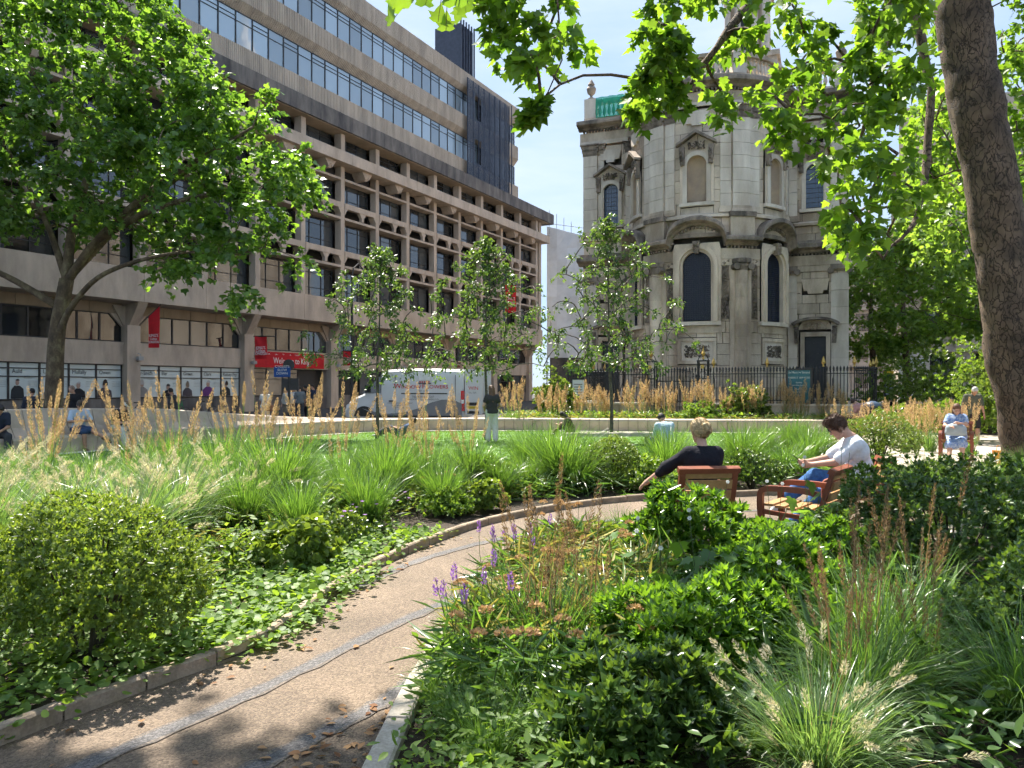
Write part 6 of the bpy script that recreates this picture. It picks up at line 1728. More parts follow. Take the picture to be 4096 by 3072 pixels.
# --- far shrubs along the shady bed on the right and before the railings
rF = random.Random(77)
for k, (px, Y, h, rx, lb) in enumerate(((893,33,2.6,1.5,'light leaved shrub behind the park bench'),(925,31,3.0,1.6,'large loose shrub left of the information post'),(958,29,3.3,1.9,'tall grey-green shrub under the far plane tree'),(990,27,3.0,1.7,'leafy shrub behind the walking man'),(905,26,1.0,1.1,'low dark shrub between bin and gravel walk'),(940,24,1.1,1.3,'low dense shrub by the bend of the gravel walk'),(975,24,1.4,1.2,'low shrub behind the woman in the blue dress'),
    (556,33,2.2,.9,'leafy white-flowered shrub at the end of the church railings'),(745,31,1.7,.9,'tall light green shrub in front of the church gates'),(700,30.3,1.0,.8,'low shrub before the church gates'),(1010,23,2.6,1.4,'shrub at the picture edge beyond the walking man'))):
    p = at(px, 386, Y)
    shrub('loose_shrub', lb, p.x, p.y, rx, rx*.8, h, 80+k, 420, 8, oval_leaf(.5), .15 if h > 1.2 else .11, 1.15, L_shrub if k % 3 else L_cover, 'loose shrubs in the far beds', lump=.25)

# --- ornamental grasses between path and lawn
rG = random.Random(12)
def okL(x, y): return True
GL = 'grasses between path and lawn'
fount = [(-5.4,8.0),(-4.9,8.9),(-4.3,7.4),(-4.2,9.3),(-6.2,8.8),(-3.6,8.2),(-6.5,7.2),(-5.3,6.7),(-4.5,6.5),(-3.5,7.0),(-3.3,9.2)]
for k, (x, y) in enumerate(fount):
    place_grass('fountain', x, y, rG.uniform(0,6.28), rG.uniform(.95,1.12), 'grey-green fountain grass with pale bottlebrush plumes, left of the big tussock', GL, k % 2)
place_grass('upright', -2.95, 9.75, .4, 1.12, 'broad dense tussock of arching green grass, largest in the bed', GL, 0); place_grass('lax', -2.85, 9.6, 1.4, 1.2, 'dark arching blades spilling from the largest tussock', GL, 0)
place_grass('upright', -3.9, 10.2, 2.2, 1.05, 'bright upright grass just left of the largest tussock', GL, 1)
place_grass('upright', -1.75, 10.6, 1.2, 1.0, 'upright green grass just right of the largest tussock', GL, 1)
place_grass('lax', .95, 12.2, .5, 1.15, 'dark arching grass beside the neat ball shrub', GL, 1); place_grass('upright', .75, 12.4, .9, 1.1, 'tall upright grass by the kerb bend, left of the ball shrub', GL, 0)
place_grass('upright', 2.6, 12.9, 2.9, 1.0, 'green grass clump just right of the ball shrub', GL, 1)
for k, (x, y) in enumerate(((-7.8,11.5),(-6.8,12.4),(-5.6,11.6),(-4.7,12.6),(-3.4,12.2),(-2.4,12.6),(-1.2,12.4),(-.4,13.2),(.3,13.6),(1.6,13.8),(2.6,14.3),(3.4,14.0),(4.3,14.4),(5.2,14.6),(5.9,15.4),(6.6,16.6),(-8.6,13.0),(-9.6,12.0),(-1.6,11.5),(-3.2,11.2),(-.6,11.6),(3.1,15.2),(4.6,16.0),(5.6,17.2),(6.8,18.6),(-9.2,14.6),(-6.0,13.4),(-2.0,13.6))):
    place_grass(('upright','lax','upright')[k % 3], x, y, rG.uniform(0,6.28), rG.uniform(.75,1.0), 'green grass clump in the strip along the near lawn edge', 'grass clumps along the lawn edge', k % 2)
for k, (x, y, s) in enumerate(((-7.3,9.9,1.08),(-6.2,10.2,1.12),(-5.3,10.6,1.05),(-4.7,10.9,1.15),(-3.6,10.9,1.2),(-3.1,11.4,1.15),(-2.5,11.2,1.1),(-1.2,11.0,1.1),(-.7,11.9,1.05),(-6.7,11.0,1.1),(-5.8,12.0,1.12),(-1.9,12.2,1.1),(-4.2,11.9,1.1))):
    place_grass('reed', x, y, rG.uniform(0,6.28), s, 'feather reed grass with tall tan seed heads rising before the stone seat', 'reed grasses before the stone seat', k % 3)
# --- reed grasses before the church railings
for k in range(34):
    px = 505+(930-505)*(k+rG.random())/34; Y = rG.uniform(29.9, 31.6) if px > 560 else rG.uniform(29.9,32)
    p = at(px, 386, Y)
    if p.x > 12.9: continue
    place_grass('reed_far', p.x, p.y, rG.uniform(0,6.28), rG.uniform(.95,1.2), 'tan feather reed grass in the bed before the church railings', 'reed grasses before the church railings', k % 3)
for k, (px, Y) in enumerate(((905,19.5),(915,20.5),(880,19),(860,17.5),(925,21.5),(945,21),(840,17),(930,19.8),(955,22.5),(968,19.2),(890,22))):
    p = at(px, 386, Y); place_grass('reed_far', p.x, p.y, rG.uniform(0,6.28), .78, 'tan reed grass by the gravel walk behind the flowering shrub', 'reed grasses by the gravel walk', k % 3)
# --- near bed, right of the path
for k, (x, y, s) in enumerate(((.22,4.35,1.06),(.12,4.75,1.1),(.45,4.55,1.0),(1.72,3.95,.98),(1.95,4.25,1.02),(2.25,4.2,.95),(1.55,3.6,.9),(2.75,5.2,1.05))):
    place_grass('reed_dark', x, y, rG.uniform(0,6.28), s, 'reed grass with brown seed spikes in the shaded near bed', 'brown reed grasses in the near bed', k % 2)
place_grass('lax', 2.15, 4.5, .3, .92, 'arching glossy grass fountain in the shaded near bed', GL+' near', 0); place_grass('lax', 1.75, 3.85, 2.0, .8, 'dark arching grass before the brown reed spikes', GL+' near', 1)
place_grass('lax', 2.5, 3.7, 1.0, .85, 'arching grass at the lower right corner', GL+' near', 0); place_grass('fountain', 1.25, 3.15, .4, .62, 'fountain grass with pale plumes at the bottom edge', GL+' near', 0)
place_grass('lax', 1.3, 3.3, 3.0, .6, 'dark grass tuft at the bottom edge beside the glossy shrub', GL+' near', 1)
for k, (x, y) in enumerate(((-.32,4.55),(-.22,5.0),(-.12,5.5),(-.30,5.25),(.0,6.1),(.15,6.7),(-.38,4.1),(-.25,3.7),(-.1,3.45),(.1,3.75),(.3,3.35),(.5,7.6),(.85,8.2),(1.2,8.55),(.05,5.2),(.15,5.8))):
    place_grass('fine', x, y, rG.uniform(0,6.28), rG.uniform(.7,1.05), 'fine bright grass tuft spilling towards the pale kerb', 'fine tufts along the pale kerb', k % 3)
for k, (x, y) in enumerate(((5.0,10.6),(5.8,10.9),(6.6,11.5),(7.4,11.9),(8.2,12.3),(9.6,13.2),(4.4,8.9),(5.2,9.2),(6.2,9.6),(7.2,10.2),(5.0,7.6),(6.2,8.2),(7.6,9.2))):
    place_grass('upright', x, y, rG.uniform(0,6.28), rG.uniform(.55,.8), 'low green grass clump in the bed under the leaning trunk', 'grass clumps under the leaning trunk', k % 2)

# --- leafy ground cover and perennials: uncountable masses
def cover(name, label, pts, rng, leaf, size, mat, hgt, per, up=1.4):
    P = np.repeat(pts, per, axis=0); m = len(P); P = P+np.concatenate([rng.normal(0,.07,(m,2)), rng.uniform(.02,1,(m,1))*hgt], 1)
    yd = rng.normal(0,1,(m,3)); yd[:,2] = yd[:,2]*.3+.15; nn = rng.normal(0,.45,(m,3)); nn[:,2] += up
    V, FA = scatter(*leaf, P, yd, nn, size*rng.uniform(.5,1.25,m))
    o = link(name, fast_mesh(name, V, FA, mat)); return tag(o, label, None, None, 'stuff')
rc = np.random.default_rng(5)
def region(n, poly, keep=None):
    xs = [p[0] for p in poly]; ys = [p[1] for p in poly]; out = []
    rr = random.Random(n)
    while len(out) < n:
        x, y = rr.uniform(min(xs), max(xs)), rr.uniform(min(ys), max(ys))
        if inpoly(x, y, poly) and (keep is None or keep(x, y, rr)): out.append((x, y, .03))
    return np.array(out)
def off_line(line, d):
    out = []
    for i, p in enumerate(line):
        t = (line[min(i+1,len(line)-1)]-line[max(i-1,0)]).normalized(); out.append((p.x-t.y*d, p.y+t.x*d))
    return out
L1 = [p for p in off_line(PL, .02) if p[1] > 2.9]; 
strip1 = off_line(PL[8:56], .02)+list(reversed(off_line(PL[8:56], 1.5)))
sprawl = off_line(PL[26:44], -.12)+list(reversed(off_line(PL[26:44], .5)))
round_leaf = (np.array([(0,0,0),(-.42,.12,.03),(-.52,.5,.05),(-.3,.9,.03),(0,1.0,0),(.3,.9,.03),(.52,.5,.05),(.42,.12,.03),(0,.5,-.04)]), np.array([(8,i,(i+7)%8) for i in range(8)]))
cover('ground_cover', 'scalloped leafy ground cover spilling over the tan kerb', region(1500, strip1), rc, round_leaf, .052, L_cover, .12, 6)
cover('ground_cover', 'creeping leaves sprawled onto the path edge', region(420, sprawl), rc, round_leaf, .048, L_cover, .07, 5)
strip2 = off_line(PL[20:100], .9)+list(reversed(off_line(PL[20:100], 3.2)))
cover('ground_cover', 'mixed low perennials filling the bed among the grasses', region(1700, strip2), rc, oval_leaf(.5), .08, L_cover, .34, 6)
cover('ground_cover', 'dry yellowing stems and leaves low in the lawn side bed', region(500, strip2), rc, slim_leaf(.08), .20, L_hay, .3, 5, .2)
strip3 = [(-13,8),(-7,4.5),(-4.2,4.4),(-3.6,7),(-4,11),(-3,14.4),(-8,14.1),(-11,15),(-13,16)]
cover('ground_cover', 'green undergrowth beneath the fountain grasses', region(1500, strip3), rc, slim_leaf(.06), .34, G_green, .30, 6, .1)
strip3b = [(-3,14.5),(-3,11.5),(0,11),(3,12.4),(5.5,13.2),(8,16.5),(8.2,22),(6,18.5),(2,16.2)]
cover('ground_cover', 'green undergrowth beneath the grasses at the lawn edge', region(1700, strip3b), rc, slim_leaf(.06), .30, G_green, .30, 6, .1)
nearp = off_line(PR[6:70], -.16)+list(reversed(off_line(PR[6:70], -1.3)))
cover('ground_cover', 'mixed low leaves in the near bed along the pale kerb', region(1300, nearp), rc, oval_leaf(.45), .06, L_cover, .22, 6)
cover('ground_cover', 'yellowing grassy stems in the near bed', region(900, off_line(PR[26:76], -.3)+list(reversed(off_line(PR[26:76], -1.5)))), rc, slim_leaf(.05), .24, L_hay, .34, 6, .1)
cover('ground_cover', 'bright grassy growth in the near bed beside the bend', region(1300, off_line(PR[20:76], -.2)+list(reversed(off_line(PR[20:76], -1.6)))), rc, slim_leaf(.05), .25, G_green, .32, 6, .1)
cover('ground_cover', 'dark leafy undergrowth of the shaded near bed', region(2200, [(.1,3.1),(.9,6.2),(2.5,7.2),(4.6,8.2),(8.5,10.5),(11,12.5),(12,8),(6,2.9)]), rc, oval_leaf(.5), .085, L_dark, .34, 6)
cover('ground_cover', 'grass blades in the shaded near bed', region(1500, [(.1,3.3),(.9,6.2),(2.5,7.1),(4.8,8.3),(9.5,12),(14.5,17),(16,10),(6,3.1)]), rc, slim_leaf(.025), .34, G_green, .35, 6, .1)
cover('ground_cover', 'low green growth in the bed before the church railings', region(1500, [(1.0,30.0),(6,29.9),(10,29.4),(12.9,29.0),(13.4,30.6),(4,34.6),(0.4,35.6),(-.6,33)]), rc, slim_leaf(.2), .34, L_hay, .5, 5, .1)
cover('ground_cover', 'leafy growth in the bed before the church railings', region(1300, [(1.0,30.0),(6,29.9),(10,29.4),(12.9,29.0),(13.4,30.6),(4,34.6),(0.4,35.6),(-.6,33)]), rc, oval_leaf(.5), .16, L_cover, .6, 5)
cover('ground_cover', 'shady undergrowth of the far right bed', region(2000, [(14.5,31),(19.2,31.5),(19.6,38),(26,42),(30,34),(24,20),(21,19.5),(18.2,24.2)]), rc, oval_leaf(.5), .17, L_cover, .5, 6)
# mown lawn
lp_ = region(15000, LAWN); m = len(lp_)*3; P = np.repeat(lp_,3,axis=0)+np.concatenate([rc.normal(0,.05,(m,2)), np.zeros((m,1))],1)
yd = rc.normal(0,.55,(m,3)); yd[:,2] = 1
V, FA = scatter(*slim_leaf(.22), P, yd, rc.normal(0,1,(m,3)), rc.uniform(.04,.075,m))
tag(link('lawn_grass', fast_mesh('lawn_grass', V, FA, G_lawn)), 'short mown grass blades of the lawn', None, None, 'stuff')

# --- leafy perennial mounds between kerb and grasses
rM = random.Random(44)
mound_me = [shrub_mesh(400+k, .34, .32, .26, 170, 7, round_leaf if k == 1 else oval_leaf(.55), (.075,.07,.06)[k], 1.25, (L_cover, L_lime, L_shrub)[k], .25) for k in range(3)]
MG = 'leafy mounds beside the tan kerb'
for k in range(34):
    i = rM.randrange(26, 92); base_ = off_line(PL, rM.uniform(.55, 2.3))[i]; x, y = base_
    if (x+2.6)**2+(y-4.72)**2 < .75 or (x+.4)**2+(y-11.2)**2 < .4: continue
    t = thing('perennial_mound', 'leafy perennial mound filling the bed between kerb and grasses', 'plant', (x,y,.03), rM.uniform(0,6.28), MG); t.scale = (rM.uniform(.8,1.3),)*3
    link('foliage', mound_me[k % 3], t, (0,0,.13))
for k in range(16):
    i = rM.randrange(20, 74); x, y = off_line(PR, -rM.uniform(.35, 1.2))[i]
    t = thing('perennial_mound', 'low leafy mound in the near bed along the pale kerb', 'plant', (x,y,.03), rM.uniform(0,6.28), 'leafy mounds beside the pale kerb'); t.scale = (rM.uniform(.55,.9),)*3
    link('foliage', mound_me[k % 3], t, (0,0,.10))
for k, (x, y) in enumerate(((-2.3,8.3),(-1.7,9.0),(-3.0,8.7),(-.9,10.2),(-2.2,10.1),(-.2,11.3),(.2,12.0))):
    place_grass('upright', x, y, rG.uniform(0,6.28), rG.uniform(.6,.82), 'medium grass tuft between the leafy mounds and the largest tussock', GL, k % 2)
# --- flowers
def flower_stems(name, label, pts, rng, h, head, mat, rad, group, cat='flower'):
    """one plant: stems with flower heads"""
    root = thing(name, label, cat, (float(np.mean(pts[:,0])), float(np.mean(pts[:,1])), .03), 0, group)
    B = np.array([root.location.x, root.location.y, 0]); sm = MB(); V_ = []; F_ = []; b = 0
    for p in pts:
        hh = h*rng.uniform(.7,1.1); tip = p-B+np.array([rng.normal(0,.06), rng.normal(0,.06), hh])
        sm.tube([p-B, (p-B+tip)/2+np.array([rng.normal(0,.02),0,0]), tip], [.0035,.003,.002], 4, caps=False)
        if head == 'disc':
            k = 6; a = np.arange(k)*6.283/k; yd = np.stack([np.cos(a), np.sin(a), np.full(k,.25)],1); nn = np.tile([0,0,1.0],(k,1)); v, f = scatter(*oval_leaf(.75), np.tile(tip,(k,1)), yd, nn, np.full(k, rad))
        elif head == 'spike':
            v, f = spikes(rng, tip[None], np.array([[0,0,1.0]]), np.array([.11]), .03, 46, rad, .5)
        else:
            k = 46; d = rng.normal(0,1,(k,3)); d[:,2] = np.abs(d[:,2]); d /= np.linalg.norm(d,axis=1,keepdims=True); v, f = scatter(*slim_leaf(.7), tip+d*rad*.5*np.array([1.2,1.2,.6]), d, rng.normal(0,1,(k,3)), np.full(k, rad*.6))
        V_.append(v); F_.append(f+b); b += len(v)
    o = sm.build('stems', stem_green, root); o['kind'] = 'stuff'
    ks = {len(f[0]) for f in F_}
    o = link('flower_heads', fast_mesh('flower_heads', np.concatenate(V_), np.concatenate(F_), mat), root); o['kind'] = 'stuff'
    return root
rfl = np.random.default_rng(8)
def around(x, y, n, r): return np.stack([rfl.normal(x,r,n), rfl.normal(y,r,n), np.full(n,.03)],1)
for k, (px, py) in enumerate(((382,545),(365,512),(352,556),(424,497),(300,520),(345,498),(402,530))):
    g = gnd(px, py); flower_stems('hardy_geranium', 'purple-flowered geranium ' + ['by the silver leaves near the kerb','among the grasses above the kerb','low beside the creeping ground cover','in front of the dark compact shrub','at the foot of the largest tussock','behind the leafy mounds','closest to the middle of the kerb'][k], around(g.x-.1, g.y+.25, 5, .13), rfl, .38, 'disc', petal_purple, .028, 'purple geraniums beside the path')
flower_stems('betony', 'purple betony spikes leaning over the pale kerb', around(-.22,4.55,7,.14), rfl, .62, 'spike', petal_purple, .024, None)
flower_stems('betony', 'purple betony spikes standing against the middle of the path', around(.02,6.4,9,.12), rfl, .55, 'spike', petal_purple, .022, None)
for k, (x, y, n) in enumerate(((.1,4.9,9),(.35,5.6,9),(.05,4.1,8),(.75,6.6,8),(-.9,10.9,6),(.6,3.9,6),(.45,8.0,8))):
    flower_stems('dried_seed_heads', 'tan dried flower heads ' + ['at the foot of the brown reed spikes','beyond the brown reed spikes','nearest the pale kerb','beside the broad-leaved anemones','across the path by the dark compact shrub','at the edge of the nearest glossy shrub','by the bend before the chairs'][k], around(x,y,n,.2), rfl, .42, 'ball', seed_tan, .045, 'dried tan flower heads')
# --- broad-leaved anemones in front of the chairs
def anemone(x, y, h, n, seed, label):
    rn = np.random.default_rng(seed); root = thing('japanese_anemone', label, 'plant', (x,y,.03), 0, 'broad-leaved anemones in the near bed'); m_ = MB()
    tv, tf = plane_leaf(True); lm = ANL
    for k in range(n):
        a = rn.uniform(0,6.28); r_ = rn.uniform(.05,.34); z = h*rn.uniform(.25,.9); tip = (r_*math.cos(a), r_*math.sin(a), z)
        m_.tube([(0,0,0),(tip[0]*.4,tip[1]*.4,z*.7),tip], [.006,.004,.003], 4, caps=False)
        link('large_leaf', lm, root, tip, (rn.uniform(-1.2,-.1), rn.uniform(-.4,.4), rn.uniform(0,6.28)), rn.uniform(.11,.19))
    for k in range(2 if n > 9 else 1):
        a = rn.uniform(0,6.28); r_ = rn.uniform(.05,.2); tip = (r_*math.cos(a), r_*math.sin(a), h*rn.uniform(1.05,1.3)); m_.tube([(0,0,0),(tip[0]*.5,tip[1]*.5,h*.6),tip], [.004,.003,.002], 4, caps=False)
        q = 6; aa = np.arange(q)*6.283/q; v, f = scatter(*oval_leaf(.8), np.tile(tip,(q,1)), np.stack([np.cos(aa),np.full(q,-.2),np.sin(aa)],1), np.tile([0,-1.0,.2],(q,1)), np.full(q,.019))
        link('flower', fast_mesh('flower', v, f, petal_white), root)
    o = m_.build('stems', stem_green, root); o['kind'] = 'stuff'
tv, tf = plane_leaf(True); ANL = fast_mesh('large_leaf', tv, tf, L_broad)
for k, (x, y, h, n) in enumerate(((2.35,6.9,.78,10),(2.75,7.0,.84,12),(3.1,7.3,.86,10),(1.75,6.9,.72,9),(1.0,5.2,.58,11),(1.35,5.5,.62,12),(1.55,4.9,.55,9),(1.1,6.1,.6,8))):
    anemone(x, y, h, n, 300+k, 'broad-leaved anemone ' + ['with white flowers before the empty chair','with white flowers right of the empty chair','before the man in the white tee','between the two glossy shrubs before the chairs','directly behind the nearest glossy shrub','with the largest leaves behind the nearest glossy shrub','beside the brown reed spikes of the shaded bed','in the dry grass beyond the nearest glossy shrub'][k])
# --- fallen leaves on the path edges
fl_pts = np.concatenate([region(40, off_line(PL[20:60], -.02)+list(reversed(off_line(PL[20:60], -.28)))), region(45, off_line(PR[8:24], .02)+list(reversed(off_line(PR[8:24], .35)))), region(14, [(-2.4,3.2),(-.7,3.2),(-.5,5),(-1.5,6)])])
fl_pts[:,2] = .022; m = len(fl_pts); yd = rc.normal(0,1,(m,3)); yd[:,2] *= .12; nn = rc.normal(0,.2,(m,3)); nn[:,2] += 1
V, FA = scatter(*oval_leaf(.5), fl_pts, yd, nn, rc.uniform(.03,.075,m))
tag(link('fallen_leaves', fast_mesh('fallen_leaves', V, FA, LEAF('leaf_dead', (.16,.07,.03), (.42,.25,.12), .2, (1.2,1.1,.8), .7, .2))), 'dry brown leaves scattered along the path edges', None, None, 'stuff')
# ================================================================ people
def surface_nets(Fd, lo, h):
    s = Fd < 0
    nx, ny, nz = Fd.shape
    c = np.zeros((nx-1,ny-1,nz-1), np.uint8)
    for dx in (0,1):
        for dy in (0,1):
            for dz in (0,1): c += s[dx:nx-1+dx, dy:ny-1+dy, dz:nz-1+dz]
    act = (c > 0) & (c < 8); idx = np.argwhere(act); n = len(idx)
    vid = np.full(act.shape, -1, np.int32); vid[act] = np.arange(n)
    acc_ = np.zeros((n,3)); cnt = np.zeros(n)
    cor = [(a,b,d) for a in (0,1) for b in (0,1) for d in (0,1)]
    for i, p in enumerate(cor):
        for ax in range(3):
            if p[ax] == 0:
                q = list(p); q[ax] = 1
                fa = Fd[idx[:,0]+p[0], idx[:,1]+p[1], idx[:,2]+p[2]]; fb = Fd[idx[:,0]+q[0], idx[:,1]+q[1], idx[:,2]+q[2]]
                m = (fa < 0) != (fb < 0); t = np.where(m, fa/np.where(m, fa-fb, 1), 0)
                pt = np.tile(np.array(p, float), (n,1)); pt[:,ax] += t
                acc_[m] += pt[m]; cnt[m] += 1
    V = (idx+acc_/np.maximum(cnt,1)[:,None])*h+lo
    Q = []
    for ax in range(3):
        sl0 = [slice(None)]*3; sl1 = [slice(None)]*3; sl0[ax] = slice(0,-1); sl1[ax] = slice(1,None)
        a, b = s[tuple(sl0)], s[tuple(sl1)]; e = np.argwhere(a != b)
        u, w = (ax+1)%3, (ax+2)%3
        ok = (e[:,u] > 0) & (e[:,w] > 0) & (e[:,u] < Fd.shape[u]-1) & (e[:,w] < Fd.shape[w]-1); e = e[ok]
        flip = a[tuple(e.T)]
        ids = []
        for du, dw in ((-1,-1),(0,-1),(0,0),(-1,0)):
            q = e.copy(); q[:,u] += du; q[:,w] += dw; ids.append(vid[tuple(q.T)])
        q = np.stack(ids,1); q[~flip] = q[~flip][:,::-1]; Q.append(q)
    Q = np.concatenate(Q); Q = Q[(Q >= 0).all(1)]
    return V, Q
def sdf_mesh(name, prims, h, k, mat, cuts=()):
    A = []
    for p in prims:
        if p[0] == 'c': a, b = np.array(p[1]), np.array(p[2]); r = max(p[3], p[4]); A.append((np.minimum(a,b)-r, np.maximum(a,b)+r))
        else: c = np.array(p[1]); r = max(p[2]); A.append((c-r, c+r))
    lo = np.min([a for a,_ in A],0)-4*h-k*.3; hi = np.max([b for _,b in A],0)+4*h+k*.3
    dim = np.ceil((hi-lo)/h).astype(int)+1
    Fd = np.full(dim, 1.0, np.float32)
    ax = [lo[i]+h*np.arange(dim[i]) for i in range(3)]
    for p, (a0, b0) in zip(prims, A):
        m = k+2*h
        i0 = np.maximum(0, np.floor((a0-m-lo)/h).astype(int)); i1 = np.minimum(dim, np.ceil((b0+m-lo)/h).astype(int)+1)
        X, Y, Z = np.meshgrid(*[ax[i][i0[i]:i1[i]] for i in range(3)], indexing='ij')
        P = np.stack([X,Y,Z],-1)
        if p[0] == 'c':
            a, b, ra, rb = np.array(p[1]), np.array(p[2]), p[3], p[4]; ab = b-a; L2 = max(1e-9, ab@ab)
            t = np.clip(((P-a)@ab)/L2, 0, 1); d = np.linalg.norm(P-a-t[...,None]*ab, axis=-1)-(ra+(rb-ra)*t)
        else:
            c, r = np.array(p[1]), np.array(p[2]); Q = (P-c) @ np.array(p[3]) if len(p) > 3 else P-c
            k0 = np.linalg.norm(Q/r, axis=-1); k1 = np.linalg.norm(Q/(r*r), axis=-1)+1e-9; d = k0*(k0-1)/k1
        sub_ = Fd[i0[0]:i1[0], i0[1]:i1[1], i0[2]:i1[2]]
        hh = np.clip(.5+.5*(sub_-d)/k, 0, 1)
        sub_[...] = sub_*(1-hh)+d*hh-k*hh*(1-hh)
    if cuts:
        X, Y, Z = np.meshgrid(*ax, indexing='ij')
        for pt, n in cuts: Fd = np.maximum(Fd, ((X-pt[0])*n[0]+(Y-pt[1])*n[1]+(Z-pt[2])*n[2]))
    V, Q = surface_nets(Fd, lo, h)
    return fast_mesh(name, V, Q, mat, smooth=True)

V3 = lambda *a: np.array(a, float)
def ik(a, c, l1, l2, pole):
    d = c-a; L = np.linalg.norm(d); L_ = min(L, (l1+l2)*.998)
    if L < 1e-6: d = V3(0,0,-1); L = 1e-6
    u = d/L; c2 = a+u*L_
    x = (l1*l1-l2*l2+L_*L_)/(2*L_); y = math.sqrt(max(0, l1*l1-x*x))
    p = pole-u*(pole@u); p /= np.linalg.norm(p)+1e-9
    return a+u*x+p*y, c2
def rotm(yaw, pitch, roll=0):
    cy, sy, cp, sp = math.cos(yaw), math.sin(yaw), math.cos(pitch), math.sin(pitch); cr, sr = math.cos(roll), math.sin(roll)
    Rz = np.array([[cy,-sy,0],[sy,cy,0],[0,0,1]]); Rx = np.array([[1,0,0],[0,cp,-sp],[0,sp,cp]]); Ry = np.array([[cr,0,sr],[0,1,0],[-sr,0,cr]])
    return Rz@Rx@Ry

def hand_prims(wrist, elbow, curl, fine, palm_n, s=1.0):
    """palm and five fingers continuing the forearm; palm_n: the way the palm looks"""
    f = wrist-elbow; f /= np.linalg.norm(f); n = palm_n-f*(palm_n@f); n /= np.linalg.norm(n)+1e-9; sd = np.cross(f, n)
    P = []; o = wrist+f*.045*s
    P.append(('c', tuple(wrist), tuple(o), .024*s, .028*s))
    for q in (-.024,-.008,.008,.024): P.append(('c', tuple(wrist+sd*q*.7*s+f*.02*s), tuple(wrist+sd*q*s+f*.085*s), .014*s, .0125*s))
    if not fine:
        P.append(('c', tuple(wrist+f*.08*s), tuple(wrist+f*.14*s+n*.03*s), .022*s, .016*s)); return P
    for j, (q, L) in enumerate(((-.026,.066),(-.009,.078),(.009,.074),(.026,.058))):
        a = wrist+sd*q*s+f*.088*s; d = f+sd*q*3.0; d /= np.linalg.norm(d)
        b = a+(d*math.cos(curl)+n*math.sin(curl))*L*.48*s; c = b+(d*math.cos(curl*2.1)+n*math.sin(curl*2.1))*L*.32*s; e = c+(d*math.cos(curl*2.8)+n*math.sin(curl*2.8))*L*.24*s
        P += [('c',tuple(a),tuple(b),.0098*s,.0090*s),('c',tuple(b),tuple(c),.0090*s,.0082*s),('c',tuple(c),tuple(e),.0082*s,.0070*s)]
    sgn = 1
    a = wrist-sd*.020*s+f*.03*s; b = a+(-sd*.75+f*.6+n*.35)*.045*s; c = b+(-sd*.3+f*.9+n*.4)*.034*s
    P += [('c',tuple(a),tuple(b),.0135*s,.0105*s),('c',tuple(b),tuple(c),.0105*s,.008*s)]
    return P

